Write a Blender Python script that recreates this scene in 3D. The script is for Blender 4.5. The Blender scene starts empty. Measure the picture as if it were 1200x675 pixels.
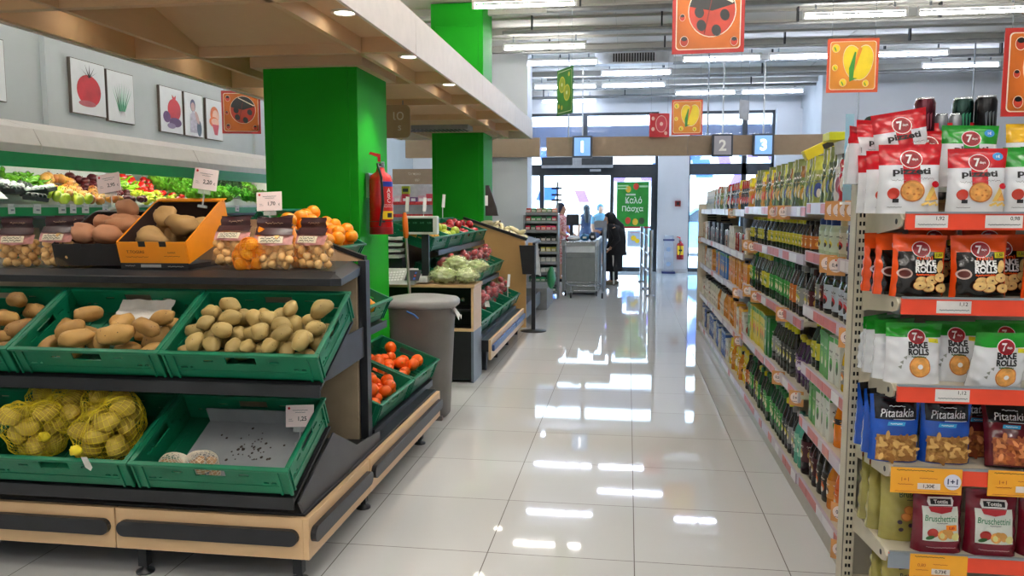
import bpy, bmesh, math, random
from mathutils import Vector, Matrix, Euler, noise
random.seed(7)
PI = math.pi
SC = bpy.context.scene
COL = SC.collection

# ------------------------------------------------------------------ materials
def lin(h):
    h = h.lstrip('#')
    out = []
    for i in (0, 2, 4):
        c = int(h[i:i+2], 16) / 255
        out.append(c / 12.92 if c <= .04045 else ((c + .055) / 1.055) ** 2.4)
    return out
MATS = {}
def mat(hexcol, rough=.5, metal=0., var=.08, scale=12., bump=0., bscale=60., emit=0., trans=0., alpha=1., coat=0., ior=1.45, spec=.5, key=None, tint=None):
    k = key or (hexcol, rough, metal, var, scale, bump, bscale, emit, trans, alpha, coat, tint)
    if k in MATS:
        return MATS[k]
    m = bpy.data.materials.new('mat_' + hexcol.lstrip('#'))
    m.use_nodes = True
    nt = m.node_tree
    b = nt.nodes['Principled BSDF']
    c = lin(hexcol)
    b.inputs['Roughness'].default_value = rough
    b.inputs['Metallic'].default_value = metal
    b.inputs['IOR'].default_value = ior
    b.inputs['Specular IOR Level'].default_value = spec
    b.inputs['Transmission Weight'].default_value = trans
    b.inputs['Alpha'].default_value = alpha
    b.inputs['Coat Weight'].default_value = coat
    if emit:
        b.inputs['Emission Color'].default_value = (*c, 1)
        b.inputs['Emission Strength'].default_value = emit
    tc = nt.nodes.new('ShaderNodeTexCoord')
    if var:
        n = nt.nodes.new('ShaderNodeTexNoise')
        n.inputs['Scale'].default_value = scale
        n.inputs['Detail'].default_value = 4
        nt.links.new(tc.outputs['Object'], n.inputs['Vector'])
        mx = nt.nodes.new('ShaderNodeMix'); mx.data_type = 'RGBA'
        lo = lin(tint) if tint else [x * (1 - var) for x in c]
        hi = c if tint else [min(1, x * (1 + var)) for x in c]
        mx.inputs[6].default_value = (*lo, 1); mx.inputs[7].default_value = (*hi, 1)
        rp = nt.nodes.new('ShaderNodeMapRange')
        rp.inputs[1].default_value = .35; rp.inputs[2].default_value = .65
        nt.links.new(n.outputs[0], rp.inputs[0])
        nt.links.new(rp.outputs[0], mx.inputs[0])
        nt.links.new(mx.outputs[2], b.inputs['Base Color'])
    else:
        b.inputs['Base Color'].default_value = (*c, 1)
    if bump:
        n2 = nt.nodes.new('ShaderNodeTexNoise'); n2.inputs['Scale'].default_value = bscale
        nt.links.new(tc.outputs['Object'], n2.inputs['Vector'])
        bp = nt.nodes.new('ShaderNodeBump'); bp.inputs['Strength'].default_value = bump
        bp.inputs['Distance'].default_value = .01
        nt.links.new(n2.outputs[0], bp.inputs['Height'])
        nt.links.new(bp.outputs[0], b.inputs['Normal'])
    MATS[k] = m
    return m

def wood_mat(h1, h2, rough=.45, axis=(1, 12, 12)):
    k = ('wood', h1, h2, rough, axis)
    if k in MATS: return MATS[k]
    m = bpy.data.materials.new('mat_wood'); m.use_nodes = True
    nt = m.node_tree; b = nt.nodes['Principled BSDF']
    tc = nt.nodes.new('ShaderNodeTexCoord'); mp = nt.nodes.new('ShaderNodeMapping')
    mp.inputs['Scale'].default_value = axis
    n = nt.nodes.new('ShaderNodeTexNoise'); n.inputs['Scale'].default_value = 2.5; n.inputs['Detail'].default_value = 6
    mx = nt.nodes.new('ShaderNodeMix'); mx.data_type = 'RGBA'
    mx.inputs[6].default_value = (*lin(h1), 1); mx.inputs[7].default_value = (*lin(h2), 1)
    nt.links.new(tc.outputs['Object'], mp.inputs[0]); nt.links.new(mp.outputs[0], n.inputs['Vector'])
    nt.links.new(n.outputs[0], mx.inputs[0]); nt.links.new(mx.outputs[2], b.inputs['Base Color'])
    b.inputs['Roughness'].default_value = rough
    MATS[k] = m
    return m

def tile_mat():
    m = bpy.data.materials.new('mat_floor_tiles'); m.use_nodes = True
    nt = m.node_tree; b = nt.nodes['Principled BSDF']
    L = nt.links.new
    tc = nt.nodes.new('ShaderNodeTexCoord'); sx = nt.nodes.new('ShaderNodeSeparateXYZ')
    L(tc.outputs['Object'], sx.inputs[0])
    def math_(op, a, bb=None, c=None):
        n = nt.nodes.new('ShaderNodeMath'); n.operation = op
        for i, q in enumerate((a, bb, c)):
            if q is None: continue
            if isinstance(q, (int, float)): n.inputs[i].default_value = q
            else: L(q, n.inputs[i])
        return n.outputs[0]
    ds, cells = [], []
    for ax, o in ((0, .045), (1, 3.145)):
        q = math_('DIVIDE', math_('SUBTRACT', sx.outputs[ax], o), .6)
        cells.append(math_('FLOOR', q))
        fr = math_('SUBTRACT', q, cells[-1])
        ds.append(math_('MINIMUM', fr, math_('SUBTRACT', 1., fr)))
    d = math_('MINIMUM', ds[0], ds[1])
    joint = math_('LESS_THAN', d, .0035)
    cb = nt.nodes.new('ShaderNodeCombineXYZ'); L(cells[0], cb.inputs[0]); L(cells[1], cb.inputs[1])
    wn = nt.nodes.new('ShaderNodeTexWhiteNoise'); L(cb.outputs[0], wn.inputs['Vector'])
    ns = nt.nodes.new('ShaderNodeTexNoise'); ns.inputs['Scale'].default_value = 1.5; ns.inputs['Detail'].default_value = 8
    L(tc.outputs['Object'], ns.inputs['Vector'])
    v = math_('ADD', math_('MULTIPLY', wn.outputs[0], .5), math_('MULTIPLY', ns.outputs[0], .5))
    mx = nt.nodes.new('ShaderNodeMix'); mx.data_type = 'RGBA'
    mx.inputs[6].default_value = (*lin('#cccdcd'), 1); mx.inputs[7].default_value = (*lin('#d7d8d8'), 1)
    L(v, mx.inputs[0])
    m2 = nt.nodes.new('ShaderNodeMix'); m2.data_type = 'RGBA'
    m2.inputs[7].default_value = (*lin('#55504a'), 1)
    L(joint, m2.inputs[0]); L(mx.outputs[2], m2.inputs[6]); L(m2.outputs[2], b.inputs['Base Color'])
    L(math_('ADD', math_('MULTIPLY', joint, .5), .035), b.inputs['Roughness'])
    b.inputs['IOR'].default_value = 1.62
    bp = nt.nodes.new('ShaderNodeBump'); bp.inputs['Strength'].default_value = .06; bp.inputs['Distance'].default_value = .002
    nb = nt.nodes.new('ShaderNodeTexNoise'); nb.inputs['Scale'].default_value = 2.2
    L(tc.outputs['Object'], nb.inputs['Vector']); L(nb.outputs[0], bp.inputs['Height'])
    L(bp.outputs[0], b.inputs['Normal'])
    return m

# ------------------------------------------------------------------ mesh building
class MB:
    def __init__(s): s.v, s.f, s.m, s.s = [], [], [], []
    def add(s, vs, fs, mi=0, smooth=False, M=None):
        b = len(s.v)
        s.v.extend([M @ Vector(q) for q in vs] if M else [Vector(q) for q in vs])
        for f in fs:
            s.f.append([b + i for i in f]); s.m.append(mi); s.s.append(smooth)
        return s
    def box(s, x0, x1, y0, y1, z0, z1, mi=0, M=None):
        v = [(x0,y0,z0),(x1,y0,z0),(x1,y1,z0),(x0,y1,z0),(x0,y0,z1),(x1,y0,z1),(x1,y1,z1),(x0,y1,z1)]
        return s.add(v, [(3,2,1,0),(4,5,6,7),(0,1,5,4),(1,2,6,5),(2,3,7,6),(3,0,4,7)], mi, False, M)
    def prism(s, poly, d0, d1, axis='x', mi=0, M=None, smooth=False):
        def p(a, b, d): return {'x': (d, a, b), 'y': (a, d, b), 'z': (a, b, d)}[axis]
        n = len(poly)
        v = [p(a, b, d0) for a, b in poly] + [p(a, b, d1) for a, b in poly]
        s.add(v, [tuple(range(n))[::-1], tuple(range(n, 2*n))], mi, False, M)
        return s.add(v, [(i, (i+1) % n, n + (i+1) % n, n + i) for i in range(n)], mi, smooth, M)
    def lathe(s, prof, n=16, mi=0, M=None, smooth=True, caps=True, sx=1., sy=1.):
        v, f = [], []
        for r, z in prof:
            for i in range(n):
                a = 2*PI*i/n; v.append((r*math.cos(a)*sx, r*math.sin(a)*sy, z))
        for j in range(len(prof)-1):
            for i in range(n):
                k = (i+1) % n
                f.append((j*n+i, j*n+k, (j+1)*n+k, (j+1)*n+i))
        s.add(v, f, mi, smooth, M)
        if caps:
            c = []
            if prof[0][0] > 1e-5: c.append((v[:n], 1))
            if prof[-1][0] > 1e-5: c.append((v[-n:], 0))
            for vs, rev in c: s.add(vs, [tuple(range(n))[::-1] if rev else tuple(range(n))], mi, False, M)
        return s
    def cyl(s, p0, p1, r0, r1=None, n=10, mi=0, M=None, smooth=True):
        p0, p1 = Vector(p0), Vector(p1); r1 = r0 if r1 is None else r1
        q = (p1-p0).to_track_quat('Z', 'Y').to_matrix().to_4x4()
        T = Matrix.Translation(p0) @ q
        return s.lathe([(r0, 0), (r1, (p1-p0).length)], n, mi, M @ T if M else T, smooth)
    def tube(s, pts, r, n=8, mi=0, M=None):
        pts = [Vector(p) for p in pts]
        rs = r if isinstance(r, (list, tuple)) else [r]*len(pts)
        v, f = [], []
        up = None
        for i, p in enumerate(pts):
            t = (pts[min(i+1, len(pts)-1)] - pts[max(i-1, 0)]).normalized()
            if up is None:
                up = Vector((0,0,1)) if abs(t.z) < .9 else Vector((1,0,0))
            a = t.cross(up).normalized(); up2 = a.cross(t).normalized(); up = up2
            for k in range(n):
                g = 2*PI*k/n; v.append(p + rs[i]*(math.cos(g)*a + math.sin(g)*up2))
        for i in range(len(pts)-1):
            for k in range(n):
                l = (k+1) % n; f.append((i*n+k, i*n+l, (i+1)*n+l, (i+1)*n+k))
        s.add(v, f, mi, True, M)
        s.add(v[:n], [tuple(range(n))], mi, False, M); s.add(v[-n:], [tuple(range(n))], mi, False, M)
        return s
    def sphere(s, c, r, nu=14, nv=9, mi=0, fn=None, M=None):
        rx, ry, rz = r if isinstance(r, (tuple, list)) else (r, r, r)
        v, f = [], []
        def P(a, b):
            d = Vector((math.cos(b)*math.cos(a), math.cos(b)*math.sin(a), math.sin(b)))
            k = fn(d) if fn else 1.
            return Vector((c[0]+rx*d.x*k, c[1]+ry*d.y*k, c[2]+rz*d.z*k))
        v.append(P(0, -PI/2))
        for j in range(1, nv):
            for i in range(nu): v.append(P(2*PI*i/nu, -PI/2 + PI*j/nv))
        v.append(P(0, PI/2))
        for i in range(nu):
            k = (i+1) % nu
            f.append((0, 1+k, 1+i))
            for j in range(nv-2):
                f.append((1+j*nu+i, 1+j*nu+k, 1+(j+1)*nu+k, 1+(j+1)*nu+i))
            f.append((1+(nv-2)*nu+i, 1+(nv-2)*nu+k, len(v)-1))
        return s.add(v, f, mi, True, M)
    def grid(s, fn, nu, nv, mi=0, M=None, smooth=True, mfn=None):
        b = len(s.v)
        for j in range(nv+1):
            for i in range(nu+1):
                p = Vector(fn(i/nu, j/nv)); s.v.append(M @ p if M else p)
        for j in range(nv):
            for i in range(nu):
                a = b + j*(nu+1) + i
                s.f.append([a, a+1, a+nu+2, a+nu+1]); s.m.append(mfn(i/nu+.5/nu, j/nv+.5/nv) if mfn else mi); s.s.append(smooth)
        return s
    def mesh(s, name, mats):
        me = bpy.data.meshes.new(name)
        me.from_pydata([tuple(q) for q in s.v], [], s.f)
        for m in mats: me.materials.append(m)
        me.polygons.foreach_set('material_index', s.m)
        me.polygons.foreach_set('use_smooth', s.s)
        me.update()
        return me
    def build(s, name, mats, parent=None, loc=None, M=None, bevel=0):
        if not isinstance(mats, (list, tuple)): mats = [mats]
        o = bpy.data.objects.new(name, s.mesh(name, mats)); COL.objects.link(o)
        if parent is not None: o.parent = parent
        if M is not None: o.matrix_local = M
        if loc is not None: o.location = loc
        if bevel:
            md = o.modifiers.new('Bevel', 'BEVEL'); md.width = bevel; md.segments = 2; md.limit_method = 'ANGLE'
        return o

def T(x=0, y=0, z=0): return Matrix.Translation((x, y, z))
def RX(a): return Matrix.Rotation(a, 4, 'X')
def RY(a): return Matrix.Rotation(a, 4, 'Y')
def RZ(a): return Matrix.Rotation(a, 4, 'Z')
def S(x, y, z): return Matrix.Diagonal((x, y, z, 1))

KIDS = {}
def tag(o, label, cat, group=None, kind=None):
    if label: o['label'] = label
    if cat: o['category'] = cat
    if group: o['group'] = group
    if kind: o['kind'] = kind
    return o
def thing(name, label, cat, M=None, group=None):
    o = bpy.data.objects.new(name, None); COL.objects.link(o); o.empty_display_size = .1
    if M is not None: o.matrix_world = M
    return tag(o, label, cat, group)
def struct(o):
    o['kind'] = 'structure'; return o
def dup(root, M, label=None, group=None):
    """copy a thing together with its parts and their sub-parts"""
    def cp(o, par):
        c = o.copy(); COL.objects.link(c)
        c.parent = par
        for k in list(o.children): cp(k, c)
        return c
    r = cp(root, None); r.matrix_world = M
    if label: r['label'] = label
    if group: r['group'] = group
    return r
PROTO = {}
def place(key, maker, M, label, group=None):
    """the first use keeps the object made by maker(), later uses copy it"""
    if key not in PROTO:
        o = maker(); o.matrix_world = M; PROTO[key] = o
        if label: o['label'] = label
        if group: o['group'] = group
        return o
    return dup(PROTO[key], M, label, group)

ORD = 'first second third fourth fifth sixth seventh eighth ninth tenth eleventh twelfth thirteenth fourteenth fifteenth sixteenth seventeenth eighteenth nineteenth twentieth twenty-first twenty-second twenty-third twenty-fourth twenty-fifth twenty-sixth twenty-seventh twenty-eighth twenty-ninth thirtieth thirty-first thirty-second thirty-third thirty-fourth thirty-fifth thirty-sixth thirty-seventh thirty-eighth thirty-ninth fortieth forty-first forty-second forty-third forty-fourth forty-fifth'.split()

# camera constants (used for the camera and for ordering labels from left to right)
F, CH = 940., 1.42
PITCH = math.atan(94.5/F); YAW = math.atan(136/F*math.cos(PITCH))
def proj(p):
    x, y, z = p[0], p[1], p[2]-CH
    ca, sa, cp, sp = math.cos(YAW), math.sin(YAW), math.cos(PITCH), math.sin(PITCH)
    r = ca*x + sa*y; h = -sa*x + ca*y
    f = h*cp - z*sp; u = h*sp + z*cp
    f = max(f, .01)
    return 600 + F*r/f, 337.5 - F*u/f
ROWS = {1: [''], 2: ['back', 'front'], 3: ['back', 'middle', 'front'], 4: ['back', 'second', 'third', 'front'], 5: ['back', 'second', 'third', 'fourth', 'front']}
def label_heap(objs, tmpl, rows, group):
    """each member gets its row and its place from the left; tmpl uses {n} and {row}"""
    q = sorted(objs, key=lambda o: proj(o.matrix_world.translation)[1])
    n = len(q); k = 0
    for r in range(rows):
        part = q[k:(n*(r+1))//rows]; k = (n*(r+1))//rows
        part.sort(key=lambda o: proj(o.matrix_world.translation)[0])
        for i, o in enumerate(part):
            o['label'] = tmpl.format(n=ORD[i], row=ROWS[rows][r]); o['group'] = group

# ------------------------------------------------------------------ flat lettering and prints
TXT = {}
def txt(s, bold=.0):
    if (s, bold) in TXT: return TXT[(s, bold)]
    cu = bpy.data.curves.new('lettering', 'FONT'); cu.body = s; cu.size = 1; cu.offset = bold; cu.resolution_u = 3
    o = bpy.data.objects.new('lettering', cu); COL.objects.link(o)
    dg = bpy.context.evaluated_depsgraph_get()
    me = o.evaluated_get(dg).to_mesh()
    v = [(q.co.x, q.co.y) for q in me.vertices]; f = [tuple(p.vertices) for p in me.polygons]
    o.evaluated_get(dg).to_mesh_clear()
    bpy.data.objects.remove(o); bpy.data.curves.remove(cu)
    if v:
        x0, x1 = min(a for a, b in v), max(a for a, b in v); y0, y1 = min(b for a, b in v), max(b for a, b in v)
        v = [(a-(x0+x1)/2, b-(y0+y1)/2) for a, b in v]
        TXT[(s, bold)] = (v, f, x1-x0, y1-y0)
    else: TXT[(s, bold)] = ([(0, 0)], [], 1, 1)
    return TXT[(s, bold)]

class Print:
    """flat shapes in (x, z) metres, mapped on a surface by fn(x, z, offset)"""
    def __init__(s, fn, step=.0007, base=.0008): s.b = MB(); s.fn = fn; s.k = base; s.step = step
    def _put(s, v2, f, mi):
        s.b.add([s.fn(a, b, s.k) for a, b in v2], f, mi, False); s.k += s.step; return s
    def ell(s, cx, cz, rx, rz, mi, rot=0, n=20, rings=3, a0=0, a1=2*PI):
        v, f = [(cx, cz)], []
        c, sn = math.cos(rot), math.sin(rot)
        full = abs(a1-a0-2*PI) < 1e-4
        m = n if full else n+1
        for r in range(1, rings+1):
            for i in range(m):
                g = a0+(a1-a0)*i/n; x, z = rx*r/rings*math.cos(g), rz*r/rings*math.sin(g)
                v.append((cx+x*c-z*sn, cz+x*sn+z*c))
        for i in range(n):
            k = (i+1) % m
            f.append((0, 1+i, 1+k))
            for r in range(rings-1): f.append((1+r*m+i, 1+(r+1)*m+i, 1+(r+1)*m+k, 1+r*m+k))
        return s._put(v, f, mi)
    def rect(s, x0, x1, z0, z1, mi, nx=4, nz=4, sk=0):
        v = [(x0+(x1-x0)*i/nx + sk*j/nz, z0+(z1-z0)*j/nz) for j in range(nz+1) for i in range(nx+1)]
        f = [(j*(nx+1)+i, j*(nx+1)+i+1, (j+1)*(nx+1)+i+1, (j+1)*(nx+1)+i) for j in range(nz) for i in range(nx)]
        return s._put(v, f, mi)
    def poly(s, pts, mi): return s._put(pts, [tuple(range(len(pts)))], mi)
    def rrect(s, x0, x1, z0, z1, r, mi):
        pts = []
        for cx, cz, a in ((x1-r, z1-r, 0), (x0+r, z1-r, 1), (x0+r, z0+r, 2), (x1-r, z0+r, 3)):
            for i in range(6):
                g = PI/2*(a+i/5); pts.append((cx+r*math.cos(g), cz+r*math.sin(g)))
        return s.poly(pts, mi)
    def text(s, t, cx, cz, h=None, w=None, mi=0, rot=0, bold=.0, slant=0, left=False):
        v, f, tw, th = txt(t, bold)
        kz = h/th if h else None; kx = w/tw if w else kz
        if kz is None: kz = kx
        c, sn = math.cos(rot), math.sin(rot)
        dx = tw/2*kx if left else 0
        return s._put([(cx+(a*kx+dx+b*kz*slant)*c-b*kz*sn, cz+(a*kx+dx)*sn+b*kz*c) for a, b in v], f, mi)
    def squig(s, x0, x1, cz, amp, mi, th=.0012, n=14, ph=0):
        v, f = [], []
        for i in range(n+1):
            x = x0+(x1-x0)*i/n; z = cz+amp*math.sin(i*2.3+ph)*(.5+.5*math.sin(i*1.1+ph*2))
            v += [(x, z-th), (x, z+th)]
            if i: f.append((2*i-2, 2*i, 2*i+1, 2*i-1))
        return s._put(v, f, mi)
    def build(s, name, mats, parent=None, M=None): return s.b.build(name, mats, parent, M=M)
def flat(y=0., M=None):
    """a vertical face looking to -Y"""
    def fn(a, b, k):
        p = Vector((a, y-k, b)); return M @ p if M else p
    return fn

WHITE = mat('#f2f2f0', .45, var=.02); CREAM = mat('#d9d2bf', .42, var=.05); BLACK = mat('#141518', .45, var=.2)
DARK = mat('#23262b', .4, var=.15); RED = mat('#c8161d', .4, var=.06); GREEN = mat('#129c16', .6, var=.04, scale=3., spec=.25)
CHROME = mat('#c9ccd0', .22, 1., var=.05); STEEL = mat('#8f959b', .35, .9, var=.08); GREYM = mat('#8d8f90', .5, var=.06)
INK = mat('#1b1b1f', .5, var=0); INKGREY = mat('#6d6d72', .5, var=0); YELLOW = mat('#f2cd20', .4, var=.05); ORANGE = mat('#ef8a1a', .4, var=.05)
# ------------------------------------------------------------------ camera, world, view
cam = bpy.data.cameras.new('camera'); co = bpy.data.objects.new('camera', cam); COL.objects.link(co)
cam.sensor_width = 36; cam.lens = F/1200*36; cam.clip_start = .05
co.location = (0, 0, CH); co.rotation_euler = (PI/2-PITCH, 0, YAW)
SC.camera = co
SC.view_settings.view_transform = 'Standard'; SC.view_settings.look = 'None'; SC.view_settings.gamma = 1
SC.view_settings.exposure = 0.62; SC.view_settings.use_curve_mapping = False
try:
    SC.cycles.use_denoising = True
    SC.cycles.max_bounces = 9; SC.cycles.diffuse_bounces = 6; SC.cycles.glossy_bounces = 4
    SC.cycles.transparent_max_bounces = 16; SC.cycles.sample_clamp_indirect = 6
    SC.cycles.caustics_reflective = False; SC.cycles.caustics_refractive = False
except Exception: pass
w = bpy.data.worlds.new('World'); SC.world = w; w.use_nodes = True
nt = w.node_tree; bg = nt.nodes['Background']
sky = nt.nodes.new('ShaderNodeTexSky'); sky.sky_type = 'HOSEK_WILKIE'; sky.turbidity = 3; sky.sun_direction = (.3, -.6, .74)
mxw = nt.nodes.new('ShaderNodeMix'); mxw.data_type = 'RGBA'; mxw.inputs[0].default_value = .6
mxw.inputs[7].default_value = (.45, .72, 1, 1)
nt.links.new(sky.outputs[0], mxw.inputs[6]); nt.links.new(mxw.outputs[2], bg.inputs[0])
bg.inputs[1].default_value = 10.0
sun = bpy.data.lights.new('sun', 'SUN'); sun.energy = 5; sun.angle = .01; sun.color = (1, .97, .93)
so = bpy.data.objects.new('sun', sun); COL.objects.link(so); so.rotation_euler = (math.radians(42), 0, math.radians(14))

# ------------------------------------------------------------------ room shell
XL, XR, YB, YF, ZC = -4.9, 9.0, -4.0, 18.1, 3.95
struct(MB().box(XL-.2, XR+.2, YB-.2, YF+.2, -.1, 0).build('floor', tile_mat()))
ceil_m = mat('#cfcdc6', .7, var=.05, scale=1.5)
beam_m = mat('#b5b4ae', .6, var=.08, scale=2.)
b = MB().box(XL-.2, XR+.2, YB-.2, YF+.2, ZC, ZC+.2)
y = -3.4
while y < 18:
    b.box(XL, XR, y, y+.1, ZC-.09, ZC, 1)
    b.box(XL, XR, y+.62, y+.64, ZC-.03, ZC, 1)
    y += 1.25
for x in (-.2, 3.2, 6.6):
    b.box(x, x+.012, YB, YF, ZC-.012, ZC, 1)
struct(b.build('ceiling', [ceil_m, beam_m]))
wallm = mat('#b9c0c3', .6, var=.03, scale=2.); wallw = mat('#cfd3d8', .6, var=.03, scale=2.)
b = MB().box(XL-.2, XL, YB, YF, 0, ZC)
b.box(XL, XL+.05, 6.25, 6.42, 2.0, ZC, 0); b.box(XL, XL+.03, 10.1, 10.16, 2.0, ZC, 0)
struct(b.build('wall_left', wallm))
struct(MB().box(XR, XR+.2, YB, YF, 0, ZC).build('wall_right', wallw))
struct(MB().box(XL-.2, XR+.2, YB-.2, YB, 0, ZC).build('wall_rear', wallw))
# front of the shop: solid wall pieces around the glazing
fw = MB()
fw.box(XL, -2.6, YF, YF+.2, 0, ZC); fw.box(-2.6, 3.62, YF, YF+.2, 3.5, ZC)
fw.box(.64, 1.29, YF-.35, YF+.2, 0, 3.5); fw.box(3.1, 3.62, YF-.2, YF+.2, 0, 3.5)
struct(fw.build('wall_front', wallw))
struct(MB().box(3.62, XR, 16.2, YF+.2, 0, ZC).build('wall_corner', wallw))
glass = mat('#e8f2f8', .03, var=0, alpha=.12, key='glass')
slate = mat('#2a323a', .45, var=.08)
def glazing(name, bars, panes):
    fr = MB()
    for q in bars: fr.box(*q)
    o = fr.build(name, slate)
    for q in panes: MB().box(*q).build('pane', glass, o)
    struct(o); return o
yA, yB_ = YF+.02, YF+.12
glazing('window_1', [(-2.6, .64, yA, yB_, 2.13, 2.37), (-2.6, .64, yA, yB_, 3.44, 3.5), (-2.6, -2.52, yA, yB_, 2.37, 3.44), (-1.02, -.92, yA, yB_, 2.37, 3.44), (.58, .64, yA, yB_, 2.37, 3.44)],
        [(-2.52, -1.02, yA+.04, yA+.05, 2.37, 3.44), (-.92, .58, yA+.04, yA+.05, 2.37, 3.44)])
glazing('window_2', [(1.29, 3.1, yA, yB_, 2.13, 2.37), (1.29, 3.1, yA, yB_, 3.44, 3.5), (2.43, 2.53, yA, yB_, 0, 3.44), (1.29, 1.34, yA, yB_, 0, 3.44), (3.05, 3.1, yA, yB_, 0, 3.44), (1.29, 3.1, yA, yB_, 0, .08)],
        [(1.34, 2.43, yA+.04, yA+.05, .08, 2.13), (2.53, 3.05, yA+.04, yA+.05, .08, 2.13), (1.34, 2.43, yA+.04, yA+.05, 2.37, 3.44), (2.53, 3.05, yA+.04, yA+.05, 2.37, 3.44)])
glazing('door_1', [(-2.6, -2.52, yA, yB_, 0, 2.13), (-1.98, -1.88, yA, yB_, 0, 2.13), (-2.52, -1.98, yA, yB_, 0, .08)], [(-2.52, -1.98, yA+.04, yA+.05, .08, 2.13)])
d2 = glazing('door_2', [(-.40, -.32, yA-.06, yA, 0, 2.13), (.50, .58, yA-.06, yA, 0, 2.13), (-.32, .5, yA-.06, yA, 0, .09), (-.32, .5, yA-.06, yA, 2.07, 2.13), (.58, .64, yA, yB_, 0, 2.13)],
             [(-.32, .5, yA-.035, yA-.025, .09, 2.07)])
MB().box(-.32, .5, yA-.045, yA-.04, .955, 1.0).build('red_safety_stripe', mat('#b01830', .4), d2)
b = MB()
b.box(XL, -2.6, YF-.015, YF, 0, .1); b.box(.63, 1.30, YF-.365, YF-.35, 0, .09)
struct(b.build('baseboard_front', mat('#b9bcc0', .5)))

# ------------------------------------------------------------------ outside the doors
struct(MB().box(-14, 16, YF+.2, 34, -.12, -.02).build('pavement', mat('#c3c3c2', .8, var=.1, scale=.8)))
fac = MB().box(-14, 16, 29, 30, -.02, 9)
fac.box(-14, 16, 28.9, 29, 3.9, 4.15)
for x in (-12, -8, -4, 0, 4, 8, 12): fac.box(x-.12, x+.12, 28.93, 29, 0, 9)
o = fac.build('building_facade', mat('#f4f2ee', .7, var=.03, scale=.6)); struct(o)
pr = Print(flat(28.88), .004, .004)
rnd = random.Random(5)
for i in range(44):
    x = -6.5+i*.3+rnd.uniform(-.15, .15); z = rnd.choice([.6, 1.5, 2.4, 2.9, 3.2])+rnd.uniform(-.2, .2)
    w_, h_ = rnd.uniform(.2, .7), rnd.uniform(.3, .8)
    pr.rect(x, x+w_, z, z+h_, rnd.choice([0, 0, 1, 2, 2]), 1, 1, sk=rnd.uniform(-.25, .25))
pr.build('shop_window_posters', [mat('#1c4f98', .5), mat('#0f3f84', .5), mat('#6a4aa4', .5)], o)
aw = thing('blue_glass_stand_in', 'blue box added outside in place of dark blue upper window glass', 'window backing', T(.5, YF+.30, 2.78))  # added blue box, stands in for dark blue reflecting glass above the doors
b = MB().box(-3.4, 3.4, 0, .18, 0, .46).build('blue_panel', mat('#0d3f78', .3, var=.15, scale=1.5), aw)
b = MB()
for x in (-3.3, 0, 3.3): b.box(x-.03, x+.03, -.06, 0, .1, .3)
b.build('bracket', slate, aw)
# blue car parked in the street (body, cabin, windows, wheels)
car = thing('car', 'pale blue parked car behind the entrance glass', 'car', T(2.4, 25.0, -.02))
prof = [(-2.1,.35),(-2.1,.75),(-1.75,.9),(-1.0,1.0),(-.45,1.42),(.75,1.45),(1.5,1.02),(2.1,.92),(2.15,.4),(1.75,.25),(-1.75,.25)]
MB().prism(prof, -.8, .8, 'y').build('body', mat('#6fa6cf', .25, coat=.5), car, bevel=.05)
MB().prism([(-.85,1.02),(-.4,1.36),(.1,1.38),(.1,1.02)], -.815, .815, 'y').prism([(.2,1.02),(.2,1.38),(.7,1.38),(1.25,1.04)], -.815, .815, 'y').build('side_window', mat('#2a3540', .1), car)
for x in (-1.3, 1.35):
    for s_ in (-1, 1):
        MB().cyl((x, s_*.62, .31), (x, s_*.84, .31), .31, n=20).build('wheel', BLACK, car)

# ------------------------------------------------------------------ green columns
def column(yc, nm):
    b = MB()
    b.box(-2.46, -1.80, yc, yc+.66, 0, ZC-.02)
    b.box(-2.40, -1.86, yc-.006, yc+.666, .0, ZC-.3)
    for x in (-1.865, -2.40): b.box(x-.004, x+.004, yc-.009, yc, 0, ZC-.3)
    return struct(b.build(nm, GREEN, bevel=.004))
column(5.25, 'column_near'); column(10.0, 'column_far')
struct(MB().box(-2.25, -1.62, 13.0, 13.6, 0, ZC).build('column_white', wallw))

# ------------------------------------------------------------------ wooden coffered canopy
WOODC = wood_mat('#cba981', '#d6b58d', .55, (3, 1, 8)); WOODC2 = wood_mat('#d2b089', '#dcbc96', .55, (3, 1, 8))
FASC = mat('#e3d9d0', .45, var=.03)
X0, X1, Z0, Z1 = -3.15, -1.3, 2.36, 2.57
b = MB()
ZS = 2.45
b.box(-1.64, X1-.02, .4, 10.98, ZS, ZS+.02, 1); b.box(X0, X1-.02, .4, 10.98, Z1, Z1+.04, 1)                          # deck above the coffers
for x in (X0, -2.72, -1.66): b.box(x, x+.035, .4, 10.98, Z0, Z1, 0)
yy = 1.05
ribs = []
while yy < 10.9:
    ribs.append(yy); yy += 1.26
for y in ribs:
    b.box(X0, X1-.02, y, y+.05, Z0, Z1, 0)
    b.prism([(y+.05, Z0+.03), (y+.42, Z1), (y+.05, Z1)], X0+.03, -2.73, 'x', 0)
    b.prism([(y+.05, Z0), (y+.2, ZS), (y+.05, ZS)], -1.62, X1-.02, 'x', 0)
    b.prism([(y, Z0+.06), (y-.55, Z1), (y, Z1)], -2.68, -1.67, 'x', 0)
for yc in (5.25, 10.0):
    b.box(-2.52, -1.74, yc-.06, yc+.72, Z0-.01, Z1, 1)
o = struct(b.build('ceiling_canopy', [WOODC, WOODC2]))
b = MB()
ed = [.4, 2.6, 4.9, 7.2, 9.3, 11.0]
for a, c in zip(ed, ed[1:]): b.box(X1-.02, X1, a+.003, c-.003, Z0-.01, Z1+.02)
b.box(X0, X1, 10.98, 11.0, Z0-.01, Z1+.02); b.box(X0-.02, X0, .4, 11, Z0-.01, Z1+.02)
struct(b.build('trim_1', FASC))
beam_w = mat('#94806a', .5, var=.04)
b = MB()
for x in (-3.6, -1.3, .9, 3.1): b.box(x+.004, x+2.196, 12.82, 12.94, 2.22, 2.52)
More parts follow.
